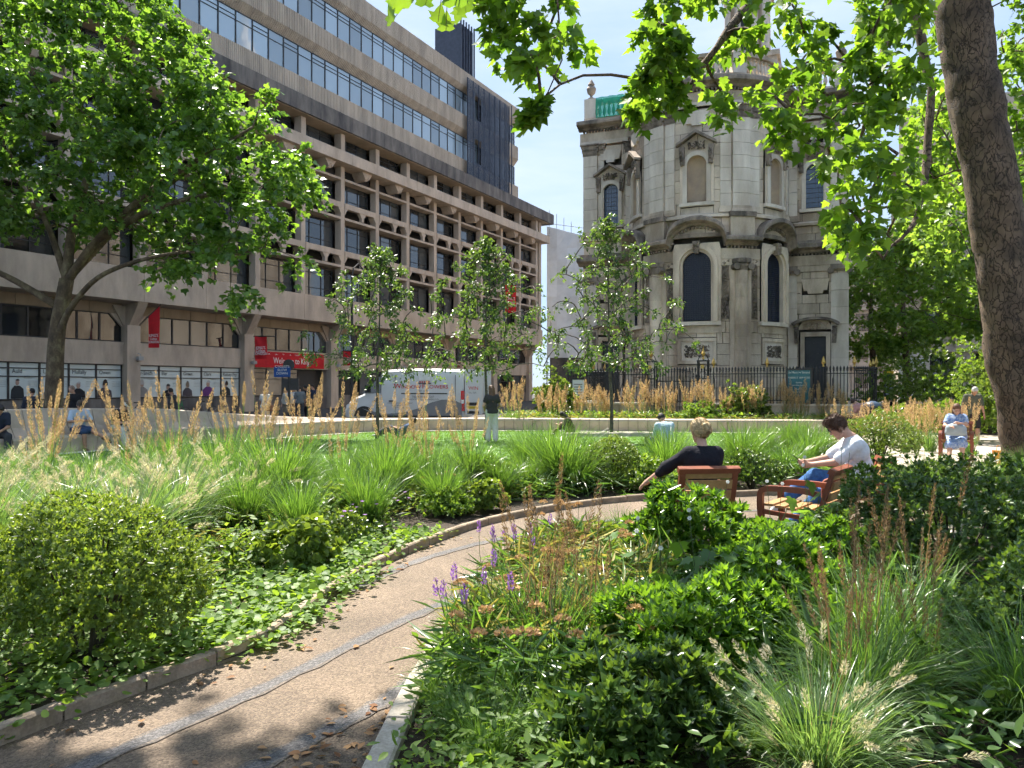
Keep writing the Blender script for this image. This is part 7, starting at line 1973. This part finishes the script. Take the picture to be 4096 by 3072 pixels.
def person(label, loc, rz, J, look, res=.02, fine=False, group=None):
    """J: pose dictionary; look: colours and clothes. The body is one continuous surface; hair and clothes are its children"""
    S_ = J.get('H', 1.72)/1.72; fem = look.get('fem', False)
    root = thing('person', label, 'person', loc, rz, group)
    pel = V3(*J['pelvis']); lean = J.get('lean', 0.0); tilt = J.get('tilt', 0.0); twist = J.get('twist', 0.0)
    up = V3(math.sin(tilt), math.sin(lean), math.cos(lean)*math.cos(tilt)); up /= np.linalg.norm(up)
    rt = V3(math.cos(twist), math.sin(twist), 0); rt -= up*(rt@up); rt /= np.linalg.norm(rt); fw = np.cross(up, rt)
    bend = J.get('bend', .12)
    waist = pel+up*.17*S_; up2 = up+fw*bend; up2 /= np.linalg.norm(up2); fw2 = np.cross(up2, rt)
    chest = waist+up2*.20*S_; nb = chest+up2*.15*S_
    sw = (.155 if fem else .178)*S_; sh = [chest+up2*.085*S_+rt*s*sw+fw2*.0 for s in (-1,1)]
    hy, hp = J.get('head', (0,0))[:2]; HR = np.stack([rt, fw2, np.cross(rt, fw2)],1) @ rotm(hy, hp, J.get('roll',0))
    nk = nb+up2*.03*S_+fw2*.02*S_; hc = nk+HR@V3(0,.035,.135)*S_
    hips = [pel+rt*s*.088*S_ for s in (-1,1)]
    arms = []
    for i, s in enumerate((-1,1)):
        tgt = V3(*J['hands'][i]); pole = V3(*J.get('elbows', ((-.5,-.6,-.5),(.5,-.6,-.5)))[i]); e, w = ik(sh[i], tgt, .285*S_, .255*S_, pole); arms.append((sh[i], e, w))
    legs = []
    for i, s in enumerate((-1,1)):
        tgt = V3(*J['feet'][i]); pole = V3(*J.get('knees', ((-.1,1,.4),(.1,1,.4)))[i]); k_, a_ = ik(hips[i], tgt, .43*S_, .42*S_, pole); legs.append((hips[i], k_, a_))
    T = tuple; g = look.get('girth', 1.0)
    torso = [('c',T(pel-rt*.075*S_),T(pel+rt*.075*S_),.118*S_*g,.118*S_*g), ('c',T(pel),T(waist),.125*S_*g,.108*S_*g if fem else .118*S_*g), ('c',T(waist-rt*.03),T(waist+rt*.03),.105*S_*g,.105*S_*g),
             ('c',T(waist),T(chest),.110*S_*g,.118*S_*g), ('c',T(chest-rt*.085*S_),T(chest+rt*.085*S_),.112*S_*g,.112*S_*g), ('c',T(sh[0]*.86+chest*.14+up2*.0),T(sh[1]*.86+chest*.14),.066*S_,.066*S_), ('c',T(chest+up2*.07*S_),T(nb),.085*S_,.052*S_)]
    if fem: torso += [('c',T(chest+fw2*.07-rt*.06-up2*.01),T(chest+fw2*.085-rt*.06-up2*.02),.055,.05),('c',T(chest+fw2*.07+rt*.06-up2*.01),T(chest+fw2*.085+rt*.06-up2*.02),.055,.05)]
    neck = [('c',T(nb-up2*.03),T(nk+HR@V3(0,.01,.06)*S_),.052*S_,.050*S_)]
    hd = [('e',T(hc),(.074*S_,.092*S_,.112*S_),HR), ('e',T(hc+HR@V3(0,.022,-.052)*S_),(.056*S_,.066*S_,.066*S_),HR), ('e',T(hc+HR@V3(0,-.02,.025)*S_),(.077*S_,.080*S_,.085*S_),HR)]
    hl_ = lambda *v: T(hc+HR@(V3(*v)*S_))
    if res < .02:
        hd += [('c',hl_(0,.083,.022),hl_(0,.106,-.022),.008,.013),('c',hl_(-.012,.092,-.026),hl_(.012,.092,-.026),.009,.009),('c',hl_(-.03,.082,.034),hl_(.03,.082,.034),.012,.012),
               ('c',hl_(-.02,.080,-.060),hl_(.02,.080,-.060),.010,.010),('c',hl_(-.016,.079,-.072),hl_(.016,.079,-.072),.009,.009),('c',hl_(0,.068,-.098),hl_(0,.070,-.10),.022,.022)]
        for s in (-1,1): hd += [('e',hl_(s*.078,-.005,-.005),(.010,.020,.032),HR)]
    else: hd += [('c',hl_(0,.085,.015),hl_(0,.102,-.018),.010,.014)]
    arm_p = [[('c',T(a),T(e),.050*S_*g,.040*S_*g),('c',T(e),T(w),.041*S_*g,.027*S_*g)] for a,e,w in arms]
    palms = J.get('palms', ((.3,0,-1),(-.3,0,-1)))
    hands = [hand_prims(w, e, J.get('curl', .35), fine, V3(*palms[i]), S_) for i,(a,e,w) in enumerate(arms)]
    leg_p = [[('c',T(h_),T(k_),.088*S_*g,.060*S_*g),('c',T(k_),T(k_+(a_-k_)*.35-0*fw*.01),.058*S_*g,.056*S_*g),('c',T(k_+(a_-k_)*.35),T(a_),.056*S_*g,.037*S_*g)] for h_,k_,a_ in legs]
    feet = []
    for i,(h_,k_,a_) in enumerate(legs):
        sd_ = V3(*J.get('toes', ((-.12,1,-.12),(.12,1,-.12)))[i]); sd_ /= np.linalg.norm(sd_)
        feet.append([('c',T(a_-sd_*.04+V3(0,0,-.035)),T(a_+sd_*.10+V3(0,0,-.050)),.036*S_,.034*S_),('c',T(a_+sd_*.10+V3(0,0,-.05)),T(a_+sd_*.165+V3(0,0,-.057)),.034*S_,.024*S_)])
    skin = M('skin_%s' % look.get('skin','light'), {'light':(0.55,0.33,0.235),'tan':(0.42,0.235,0.15),'dark':(0.12,0.065,0.04)}[look.get('skin','light')], {'light':(0.46,0.26,0.19),'tan':(0.35,0.19,0.12),'dark':(0.09,0.05,0.03)}[look.get('skin','light')], 14, .55, spec=.35)
    allp = torso+neck+hd+sum(arm_p,[])+sum(hands,[])+sum(leg_p,[])+sum(feet,[])
    h = res
    link('body', sdf_mesh('body', allp, h, .022 if not fine else .016, skin), root)
    infl = lambda ps, d, e=None: [(p[0],p[1],p[2],p[3]+d,p[4]+(d if e is None else e)) if p[0] == 'c' else p for p in ps]
    def cloth(nm, col, prims, cuts=(), k=.04, rough=.85, c2=None, sc=30, bump=.25):
        mt = M('cloth_%s_%.2f_%.2f_%.2f' % (nm,*col), col, c2, sc, rough, .9, 13, detail=3, spec=.2)
        return link(nm, sdf_mesh(nm, prims, max(h,.012) if fine else h, k, mt, cuts), root)
    ih = .016 if res < .02 else .022
    # upper garment
    if 'top' in look:
        sl = look.get('sleeve', .75); pr = infl(torso, ih)
        for a,e,w in arms:
            if sl <= 1: pr.append(('c',T(a),T(a+(e-a)*sl),.050*S_*g+ih*1.1,.044*S_*g+ih*1.5))
            else: pr += [('c',T(a),T(e),.050*S_*g+ih,.043*S_*g+ih*1.2),('c',T(e),T(e+(w-e)*(sl-1)),.043*S_*g+ih*1.2,.032*S_*g+ih*.8)]
        cuts = [(nb+up2*.012, up2)]
        if look.get('hem', True): cuts.append((pel-up*look.get('hem_drop', .06), -up))
        cloth('shirt' if not look.get('dress') else 'dress_top', look['top'], pr, cuts, c2=look.get('top2'), sc=look.get('top_scale',30))
    if 'trousers' in look:
        ln = look.get('leg', 1.9); pr = infl(torso[:2], ih*.8)
        for (h_,k_,a_) in legs:
            loose = look.get('loose', .012)
            if ln <= 1: pr.append(('c',T(h_),T(h_+(k_-h_)*ln),.088*S_*g+ih,.062*S_*g+ih+.02))
            else:
                pr += [('c',T(h_),T(k_),.088*S_*g+ih,.060*S_*g+ih+loose*.5),('c',T(k_),T(k_+(a_-k_)*(ln-1)),.060*S_*g+ih+loose*.5,.042*S_*g+ih+loose)]
        cloth('trousers' if ln > 1 else 'shorts', look['trousers'], pr, [(waist+up*.02, up)], c2=look.get('trousers2'))
    if 'skirt' in look:
        pr = infl(torso[:2], ih*1.1)
        for (h_,k_,a_) in legs: pr.append(('c',T(h_),T(k_+(k_-h_)*.08+V3(0,0,-.03)),.10*S_+ih,.10*S_+ih))
        mid_h = (legs[0][0]+legs[1][0])/2; mid_k = (legs[0][1]+legs[1][1])/2; pr.append(('c',T(mid_h),T(mid_k+V3(0,0,-.04)),.10,.09))
        cloth('skirt', look['skirt'], pr, [(waist+up*.02, up)], c2=look.get('top2'), k=.06, sc=look.get('top_scale',30))
    if 'shoes' in look:
        mt = M('shoe_%.2f_%.2f_%.2f' % look['shoes'], look['shoes'], None, 20, .6)
        for f_ in feet: link('shoe', sdf_mesh('shoe', infl(f_, .010), max(.012,h*.8), .02, mt), root)
    # hair
    if 'hair' in look:
        hm = M('hair_%.2f_%.2f_%.2f' % look['hair'], look['hair'], tuple(x*.5 for x in look['hair']), 55, .55, .6, 90, spec=.4, stretch=(1,1,.25))
        style = look.get('style', 'short'); hi_ = .012 if style != 'thin' else .004
        pr = [('e',hl_(0,-.012,.030),(.084*S_+hi_*.5,.094*S_+hi_*.5,.096*S_+hi_),HR)]
        fcut = [(V3(*hl_(0,.045,.0)), HR@V3(0,.86,-.50)), (V3(*hl_(0,0,-.085)), HR@V3(0,0,-1))]
        if style == 'short' and res < .02:
            for q in range(26):
                a_ = q*2.4; r_ = .062*math.sqrt((q+.5)/26); pr.append(('e',hl_(r_*math.cos(a_), r_*math.sin(a_)*1.2+.005, .118-r_*r_*6+.012*math.sin(q*3.1)),(.020,.026,.016),HR))
        if style == 'bun':
            pr += [('e',hl_(.012,-.105,.028),(.055,.045,.058),HR),('e',hl_(0,-.06,-.005),(.074,.06,.074),HR),('e',hl_(0,-.01,.07),(.082,.09,.07),HR),('c',hl_(-.02,-.135,.06),hl_(.045,-.14,.0),.022,.02),('c',hl_(.04,-.12,.07),hl_(.0,-.15,.02),.018,.016)]
        if style == 'long': pr += [('c',hl_(-.05,-.055,.0),hl_(-.06,-.085,-.26),.042,.036),('c',hl_(.05,-.055,.0),hl_(.06,-.085,-.26),.042,.036),('c',hl_(0,-.075,.0),hl_(0,-.105,-.30),.05,.045)]
        if style == 'vlong': pr += [('c',hl_(-.05,-.055,.0),hl_(-.06,-.10,-.46),.05,.045),('c',hl_(.05,-.055,.0),hl_(.06,-.10,-.46),.05,.045),('c',hl_(0,-.075,.0),hl_(0,-.12,-.52),.06,.05)]
        if style in ('long','vlong','bun'): fcut = [(V3(*hl_(0,.055,.0)), HR@V3(0,.86,-.42))]
        ho = link('hair', sdf_mesh('hair', pr, .007 if fine else min(h,.014), .018, hm, fcut), root)
        if fine:                                    # loose strands lying over the hair mass
            n_ = len(ho.data.vertices); co = np.zeros(n_*3, np.float32); ho.data.vertices.foreach_get('co', co); no_ = np.zeros(n_*3, np.float32); ho.data.vertex_normals.foreach_get('vector', no_); co = co.reshape(-1,3); no_ = no_.reshape(-1,3)
            rn = np.random.default_rng(3); pick = rn.integers(0, n_, 2600); P = co[pick]+no_[pick]*.0015; N_ = no_[pick]
            if style == 'bun': D = V3(*hl_(0,-.115,.0))-P
            else: D = (HR@V3(.15,.9,-.15))[None]+rn.normal(0,.75,(2600,3))
            D = D-(D*N_).sum(1,keepdims=True)*N_*(.92 if style == 'bun' else .62); D = D/np.linalg.norm(D,axis=1,keepdims=True)+rn.normal(0,.16,(2600,3))
            v_, f_ = scatter(*slim_leaf(.075), P, D, N_, rn.uniform(.028,.055,2600))
            so = link('hair_strands', fast_mesh('hair_strands', v_, f_, M('hair_strand_%.2f' % look['hair'][0], tuple(min(1,x*1.25) for x in look['hair']), tuple(x*.45 for x in look['hair']), 90, .5, spec=.5, island=.35)), root); so['kind'] = 'stuff'
    if 'cap' in look:
        mt = M('cap_%.2f_%.2f_%.2f' % look['cap'], look['cap'], None, 20, .8)
        pr = [('e',hl_(0,-.004,.045),(.092,.104,.090),HR),('c',hl_(-.045,.10,.055),hl_(.045,.10,.055),.012,.012),('c',hl_(-.035,.135,.045),hl_(.035,.135,.045),.012,.012),('c',hl_(-.04,.075,.06),hl_(.04,.075,.06),.02,.02)]
        link('cap', sdf_mesh('cap', pr, .012, .02, mt, [(V3(*hl_(0,0,.030)), HR@V3(0,0,-1))]), root)
    if look.get('glasses'):
        m_ = MB()
        for s in (-1,1):
            ring = [V3(*hl_(s*.033+.025*math.cos(t_), .098, .014+.019*math.sin(t_))) for t_ in [6.2832*q/12 for q in range(13)]]
            m_.tube(ring, .0035, 5, caps=False); m_.tube([V3(*hl_(s*.058,.094,.018)), V3(*hl_(s*.078,.04,.018)), V3(*hl_(s*.080,-.01,.012))], .0035, 5)
        m_.tube([V3(*hl_(-.009,.099,.018)), V3(*hl_(.009,.099,.018))], .003, 5); m_.build('glasses', frame_black, root)
    return root, dict(hl=hl_, arms=arms, legs=legs, HR=HR, hc=hc)

def phone(holder, label, p, rz, tilt):
    t = thing('mobile_phone', label, 'phone', p, rz); m_ = MB(); c, s = math.cos(tilt), math.sin(tilt)
    m_.obox((0,0,0), (.036,0,0), (0,.075*c,.075*s), (0,-.004*s,.004*c)); m_.build('case', frame_black, t)
    m_ = MB(); m_.obox((0,-.0046*s,.0046*c), (.033,0,0), (0,.070*c,.070*s), (0,-.0004*s,.0004*c)); m_.build('screen', M('phone_screen', (.10,.11,.13), None, 4, .1), t)

# --- the two sitters in front
ch1 = Vector((1.97, 8.15, .014)); rz1 = R(6)
person('blonde woman in a black top seated with her back turned, one arm reaching out', ch1, rz1,
       dict(H=1.70, pelvis=(0,-.12,.56), lean=-.10, bend=.10, head=(R(14),R(-6)), hands=((-.60,.22,.60),(.12,.30,.66)), elbows=((-.6,-.5,.1),(.6,-.4,-.4)), feet=((-.12,.55,.09),(.14,.58,.09)), palms=((0,.2,-1),(0,.2,-1)), curl=.18),
       dict(fem=True, skin='light', top=(0.012,0.012,0.018), sleeve=1.45, trousers=(0.02,0.02,0.03), hair=(0.70,0.54,0.30), style='bun', shoes=(.6,.6,.58), hem_drop=.10), .0105, True)
ch3 = Vector((3.88, 8.85, .014)); rz3 = R(78)
_, kp = person('man in a white tee and blue jeans seated sideways, looking down at his phone', ch3, rz3,
       dict(H=1.84, pelvis=(0,-.10,.575), lean=-.05, bend=.30, head=(0,R(-24)), hands=((-.06,.42,.80),(.08,.44,.82)), elbows=((-.7,-.3,-.6),(.7,-.3,-.6)), feet=((-.02,.62,.10),(.16,.70,.36)), knees=((-.2,1,.6),(0,.9,1.2)), toes=((0,1,-.1),(-.2,.8,-.5)), palms=((.7,.2,.3),(-.7,.2,.3)), curl=.6),
       dict(skin='light', top=(0.74,0.75,0.78), sleeve=.80, trousers=(0.06,0.16,0.36), trousers2=(0.04,0.10,0.25), loose=.018, hair=(0.13,0.065,0.035), style='short', glasses=True, shoes=(.5,.48,.46), hem_drop=.12), .0105, True)
phone(None, 'dark mobile phone in the hands of the man in the white tee', ch3+Matrix.Rotation(rz3,3,'Z') @ Vector((.01,.56,.85)), rz3, R(40))

# --- sitters on the right with chairs of their own
ch4 = Vector((10.1, 17.5, .012)); rz4 = R(148)
person('long-haired woman in a blue patterned dress seated with a grey bag on her lap', ch4, rz4,
       dict(H=1.68, pelvis=(0,-.10,.56), lean=-.02, bend=.18, head=(R(6),R(-22)), hands=((-.05,.36,.88),(.10,.34,.80)), elbows=((-.7,-.2,-.6),(.7,-.2,-.6)), feet=((-.13,.50,.09),(.12,.54,.09))),
       dict(fem=True, dress=True, skin='light', top=(0.07,0.16,0.42), top2=(0.45,0.52,0.62), top_scale=26, sleeve=.6, skirt=(0.07,0.16,0.42), hair=(0.16,0.07,0.035), style='long', glasses=True, shoes=(.03,.03,.03)), .016)
bg = thing('handbag', 'grey handbag on the lap of the woman in the blue dress', 'bag', ch4+Matrix.Rotation(rz4,3,'Z') @ Vector((.0,.30,.66)), rz4)
link('bag_body', sdf_mesh('bag_body', [('e',(0,0,.09),(.21,.10,.13)),('c',(-.15,0,.0),(.15,0,.0),.07,.07)], .016, .05, M('bag_grey', (.30,.36,.40), None, 15, .7)), bg)
ch5 = Vector((11.35, 17.0, .012)); rz5 = R(115)
person('person behind the leaning trunk, only bent arms and bare legs in view', ch5, rz5,
       dict(H=1.7, pelvis=(0,-.05,.56), lean=.25, bend=.25, head=(0,R(-25)), hands=((-.10,.48,.62),(.12,.46,.62)), feet=((-.12,.50,.09),(.14,.42,.09))),
       dict(skin='light', top=(0.55,0.55,0.5), sleeve=.6, trousers=(0.05,0.055,0.06), leg=.9, hair=(.25,.16,.08), shoes=(.5,.5,.5)), .018)
ob = thing('tote_bag', 'orange carrier bag standing on the gravel by the seated pair', 'bag', (10.55, 16.6, .012), R(20))
m_ = MB(); m_.prism([(-.17,0),(.17,0),(.19,.30),(-.19,.33)], -.07, .07, 1); o = m_.build('bag_body', M('bag_orange', (.75,.30,.03), (.62,.24,.03), 12, .5), ob); fix_normals(o.data)
m_ = MB(); m_.prism([(-.10,.20),(.10,.20),(.10,.26),(-.10,.26)], -.073, -.0705, 1); m_.build('printed_patch', M('bag_print', (.65,.45,.08)), ob)
for q in (-1,1):
    m_ = MB(); m_.tube([(-.08,q*.05,.31),(-.06,q*.05,.42),(.06,q*.05,.42),(.08,q*.05,.31)], .008, 5); m_.build('handle', MAT['bag_orange'], ob)
pw_ = at(972, 386, 22.5); pw_.z = .01
person('grey-haired man in an olive tee and dark shorts walking with his head bowed', pw_, R(168),
       dict(H=1.74, pelvis=(0,0,.95), lean=.06, bend=.12, head=(0,R(-35)), hands=((-.30,.10,.80),(.30,.05,.82)), feet=((-.10,.18,.09),(.11,-.14,.09))),
       dict(skin='tan', top=(0.10,0.105,0.075), sleeve=.8, trousers=(0.035,0.03,0.03), leg=.95, hair=(.55,.54,.52), style='thin', shoes=(.06,.06,.06), girth=1.08), .018)

# --- on the curved seat
def on_seat(px, back=.40):
    best = min([acc[-1]*i/800 for i in range(800)], key=lambda s_: abs(512+F*bpt(s_).x/bpt(s_).y-px))
    p = bpt(best); t = (bpt(best+.05)-bpt(best-.05)).normalized(); n = Vector((-t.y,t.x,0))
    q = p+n*back; return Vector((q.x,q.y,.02)), math.atan2(-n.y,-n.x)-math.pi/2
loc, rz = on_seat(88); person('man in a cap, pale blue tee and navy shorts on the stone seat, legs crossed', loc, rz-.25,
       dict(pelvis=(0,0,.56), lean=-.05, bend=.22, head=(R(-12),R(-22)), hands=((-.06,.36,.80),(.10,.36,.80)), elbows=((-.7,-.2,-.6),(.7,-.2,-.6)), feet=((-.02,.42,.10),(-.42,.62,.36)), knees=((.3,1,.6),(-.2,1,1.2)), toes=((0,1,-.1),(-.6,.6,-.4))),
       dict(skin='tan', top=(0.42,0.50,0.60), sleeve=.8, trousers=(0.04,0.07,0.14), leg=.95, cap=(.06,.05,.045), hair=(.08,.05,.03), shoes=(.12,.07,.04)), .018)
loc, rz = on_seat(126); person('person in a cream cap, dark tee and cream trousers on the stone seat', loc, rz+.15,
       dict(pelvis=(0,0,.56), lean=.02, bend=.30, head=(R(18),R(-28)), hands=((-.02,.40,.72),(.16,.38,.70)), feet=((-.14,.46,.10),(.20,.58,.10)), knees=((-.3,1,.8),(.5,1,.8))),
       dict(skin='light', top=(0.035,0.035,0.038), sleeve=.8, trousers=(0.55,0.52,0.45), loose=.05, cap=(.6,.56,.48), hair=(.2,.13,.07), shoes=(.03,.03,.03)), .018)
loc, rz = on_seat(7); person('person in navy top and dark jeans at the end of the stone seat', loc, rz-.3,
       dict(pelvis=(0,0,.56), lean=.10, bend=.25, head=(0,R(-30)), hands=((-.04,.36,.66),(.12,.36,.66)), feet=((-.10,.52,.10),(.50,.66,.10)), knees=((-.2,1,.7),(.5,1,.6))),
       dict(skin='tan', top=(0.03,0.035,0.06), sleeve=.7, trousers=(0.05,0.05,0.055), hair=(.03,.02,.02), shoes=(.6,.6,.58)), .018)
# --- on and around the lawn
def stand(px, Y, rz, label, look, H=1.7, res=.022, **kw):
    p = at(px, 386, Y); p.z = .01
    J = dict(H=H, pelvis=(0,0,.93*H/1.72), lean=.0, bend=.05, head=(0,R(-8)), hands=((-.26,.06,.80),(.26,.06,.80)), feet=((-.10,.06,.09),(.10,-.06,.09))); J.update(kw)
    return person(label, p, rz, J, look, res)
stand(492, 23.2, R(15), 'long brown-haired woman in pale trousers standing behind the van, back turned', dict(fem=True, skin='light', top=(.05,.045,.045), sleeve=.5, trousers=(.70,.66,.58), loose=.03, hair=(.16,.08,.04), style='vlong', shoes=(.5,.45,.4)), 1.72, .018, hands=((-.18,.22,1.0),(.20,.22,1.02)))
stand(265, 31.5, R(-10), 'dark-haired woman in white with a brown shoulder bag, back turned', dict(fem=True, skin='tan', top=(.72,.70,.66), sleeve=.5, trousers=(.62,.60,.55), hair=(.03,.02,.02), style='short', shoes=(.3,.25,.2)), 1.62, .02)
sb = thing('shoulder_bag', 'brown shoulder bag at the hip of the woman in white', 'bag', at(270,386,31.35)-Vector((0,0,CH-.82)), 0)
m_ = MB(); m_.prism([(-.14,-.12),(.14,-.12),(.12,.12),(-.12,.12)], -.05, .05, 1); o = m_.build('bag_body', M('bag_brown', (.28,.12,.06), None, 12, .6), sb); fix_normals(o.data)
m_ = MB(); m_.tube([(-.10,0,.12),(-.28,.05,.56),(-.2,.1,.6)], .012, 5); m_.build('strap', MAT['bag_brown'], sb)
grp = [(287,37.2,160,'person in a cream jacket with a dark shoulder bag in the group at the entrance',(.55,.52,.46),(.25,.2,.15),(.05,.03,.02)),(293,38,200,'person in a white shirt second in the group at the entrance',(.65,.68,.72),(.05,.06,.09),(.03,.02,.02)),(300,37,30,'person in a grey tee with back turned in the group at the entrance',(.16,.18,.19),(.06,.06,.07),(.04,.03,.02)),(307,38.5,120,'person in a dark top third from the doorway',(.05,.06,.09),(.04,.04,.05),(.02,.02,.02)),(314,38,150,'person in navy holding a white paper at the entrance',(.03,.045,.09),(.05,.05,.06),(.05,.03,.02))]
for k, (px, Y, rz, lb, c1, c2, hr) in enumerate(grp):
    stand(px, Y, R(rz), lb, dict(skin='tan' if k % 2 else 'light', top=c1, sleeve=1.6 if k < 2 else .8, trousers=c2, hair=hr, shoes=(.05,.05,.05), fem=k in (0,)), 1.62+.04*k, .026)
stand(74, 25.2, R(165), 'bald man in a black tee behind the stone seat', dict(skin='light', top=(.02,.02,.022), sleeve=.8, trousers=(.04,.04,.05), hair=(.3,.2,.14), style='thin', shoes=(.03,.03,.03)), 1.72, .022)
stand(31, 25.0, R(10), 'dark-haired person in a dark top behind the stone seat, back turned', dict(skin='tan', top=(.03,.035,.05), sleeve=1.7, trousers=(.03,.03,.04), hair=(.015,.012,.012), style='short', shoes=(.03,.03,.03)), 1.62, .022)
stand(173, 29.0, R(90), 'person in a dark jacket wheeling a bicycle behind the stone seat', dict(skin='tan', top=(.04,.045,.055), sleeve=1.7, trousers=(.03,.03,.04), hair=(.02,.015,.015), style='short', shoes=(.03,.03,.03)), 1.62, .024)
def sit_ground(px, Y, rz, label, look, **kw):
    p = at(px, 386, Y); p.z = .03
    J = dict(H=1.66, pelvis=(0,0,.12), lean=.12, bend=.3, head=(0,R(-15)), hands=((-.12,.42,.36),(.12,.42,.36)), feet=((-.12,.55,.08),(.14,.60,.08)), knees=((-.3,.6,1),(.3,.6,1))); J.update(kw)
    return person(label, p, rz, J, look, .02)
sit_ground(571, 26.4, R(80), 'long-haired person in brown sitting on the lawn before the stone seat', dict(fem=True, skin='tan', top=(.10,.075,.05), sleeve=1.6, trousers=(.12,.10,.05), hair=(.035,.025,.02), style='long', shoes=(.3,.25,.2)))
sit_ground(399, 25.8, R(75), 'person in blue reclining on the lawn near the first young tree', dict(skin='tan', top=(.12,.16,.26), sleeve=.8, trousers=(.08,.08,.09), hair=(.02,.02,.02), shoes=(.4,.4,.4)), lean=-1.1, bend=.1, hands=((-.1,.1,.3),(.12,.1,.3)), feet=((-.1,.75,.08),(.12,.72,.08)))
sit_ground(667, 17.8, R(15), 'dark-haired person in a light blue shirt sitting on the lawn, back turned', dict(skin='tan', top=(.42,.55,.62), sleeve=.9, trousers=(.12,.14,.2), hair=(.02,.016,.015), shoes=(.4,.4,.4)), pelvis=(0,0,.36))
# --- far sitters in the shade
def far_sit(px, Y, rz, label, look, seat=.46, **kw):
    p = at(px, 386, Y); p.z = .0
    J = dict(pelvis=(0,0,seat+.11), lean=.1, bend=.35, head=(0,R(-35)), hands=((-.08,.38,.74),(.1,.38,.74)), feet=((-.12,.46,.09),(.12,.46,.09))); J.update(kw)
    return person(label, p, rz, J, look, .024)
far_sit(886, 31.3, R(-75), 'man in black hunched over on the dark park bench', dict(skin='tan', top=(.015,.015,.018), sleeve=.8, trousers=(.03,.03,.035), hair=(.03,.02,.02), shoes=(.03,.03,.03)))
stand(907, 31.0, R(-130), 'woman in a pale sleeveless top beyond the park bench', dict(fem=True, skin='light', top=(.55,.45,.42), sleeve=.15, trousers=(.05,.05,.06), hair=(.06,.04,.03), style='short', shoes=(.1,.1,.1)), 1.55, .024, hands=((-.1,.3,1.0),(.12,.3,1.0)))
far_sit(862, 28.5, R(30), 'person in a pink top half hidden behind the litter bin', dict(skin='light', top=(.45,.25,.25), sleeve=.8, trousers=(.05,.05,.07), hair=(.06,.03,.02), shoes=(.1,.1,.1)), .46)

# --- bicycles parked by the college wall
def bicycle(p, rz, label, col):
    t = thing('bicycle', label, 'bicycle', p, rz, 'bicycles by the college wall')
    for x in (-.52,.52):
        w = link('wheel', None, t, (x,0,.34)); m_ = MB(); m_.tube([(.33*math.cos(a),0,.33*math.sin(a)) for a in [6.2832*k/20 for k in range(21)]], .018, 5, caps=False); m_.build('tyre', vblack, w)
        m_ = MB()
        for k in range(8): m_.tube([(0,0,0),(.32*math.cos(k*.785),0,.32*math.sin(k*.785))], .003, 3, caps=False)
        o = m_.build('spokes', M('spoke_steel', (.5,.5,.5), None, 4, .4), w); o['kind'] = 'stuff'
    fm = M('bike_%.2f_%.2f' % col[:2], col, None, 5, .35)
    m_ = MB(); B = (0,0,.32); Hd = (.36,0,.82); St_ = (-.14,0,.82)
    for a, b in ((B,Hd),(B,St_),(St_,Hd),((-.52,0,.34),B),((-.52,0,.34),St_),((.52,0,.34),Hd),(Hd,(.33,0,.98))): m_.tube([a,b], .018, 6)
    m_.build('frame', fm, t)
    m_ = MB(); m_.tube([(.30,-.26,1.0),(.33,0,.98),(.30,.26,1.0)], .014, 6); m_.build('handlebar', vblack, t)
    m_ = MB(); m_.obox((-.18,0,.92), (.12,0,0), (0,.06,0), (0,0,.025)); m_.build('saddle', vblack, t)
for k, (px, Y, rz, lb, c) in enumerate(((62,34,62,'black bicycle under the poster windows nearest the plane trunk',(.02,.02,.02)),(140,37,62,'dark bicycle beside the flag pillar',(.05,.05,.06)),(176,38,62,'green hire bicycle under the second poster bay',(.02,.25,.08)),(205,40,62,'grey bicycle at the end of the second poster bay',(.2,.2,.2)))):
    p = at(px, 386, Y); bicycle((p.x,p.y,0), R(rz), lb, c)
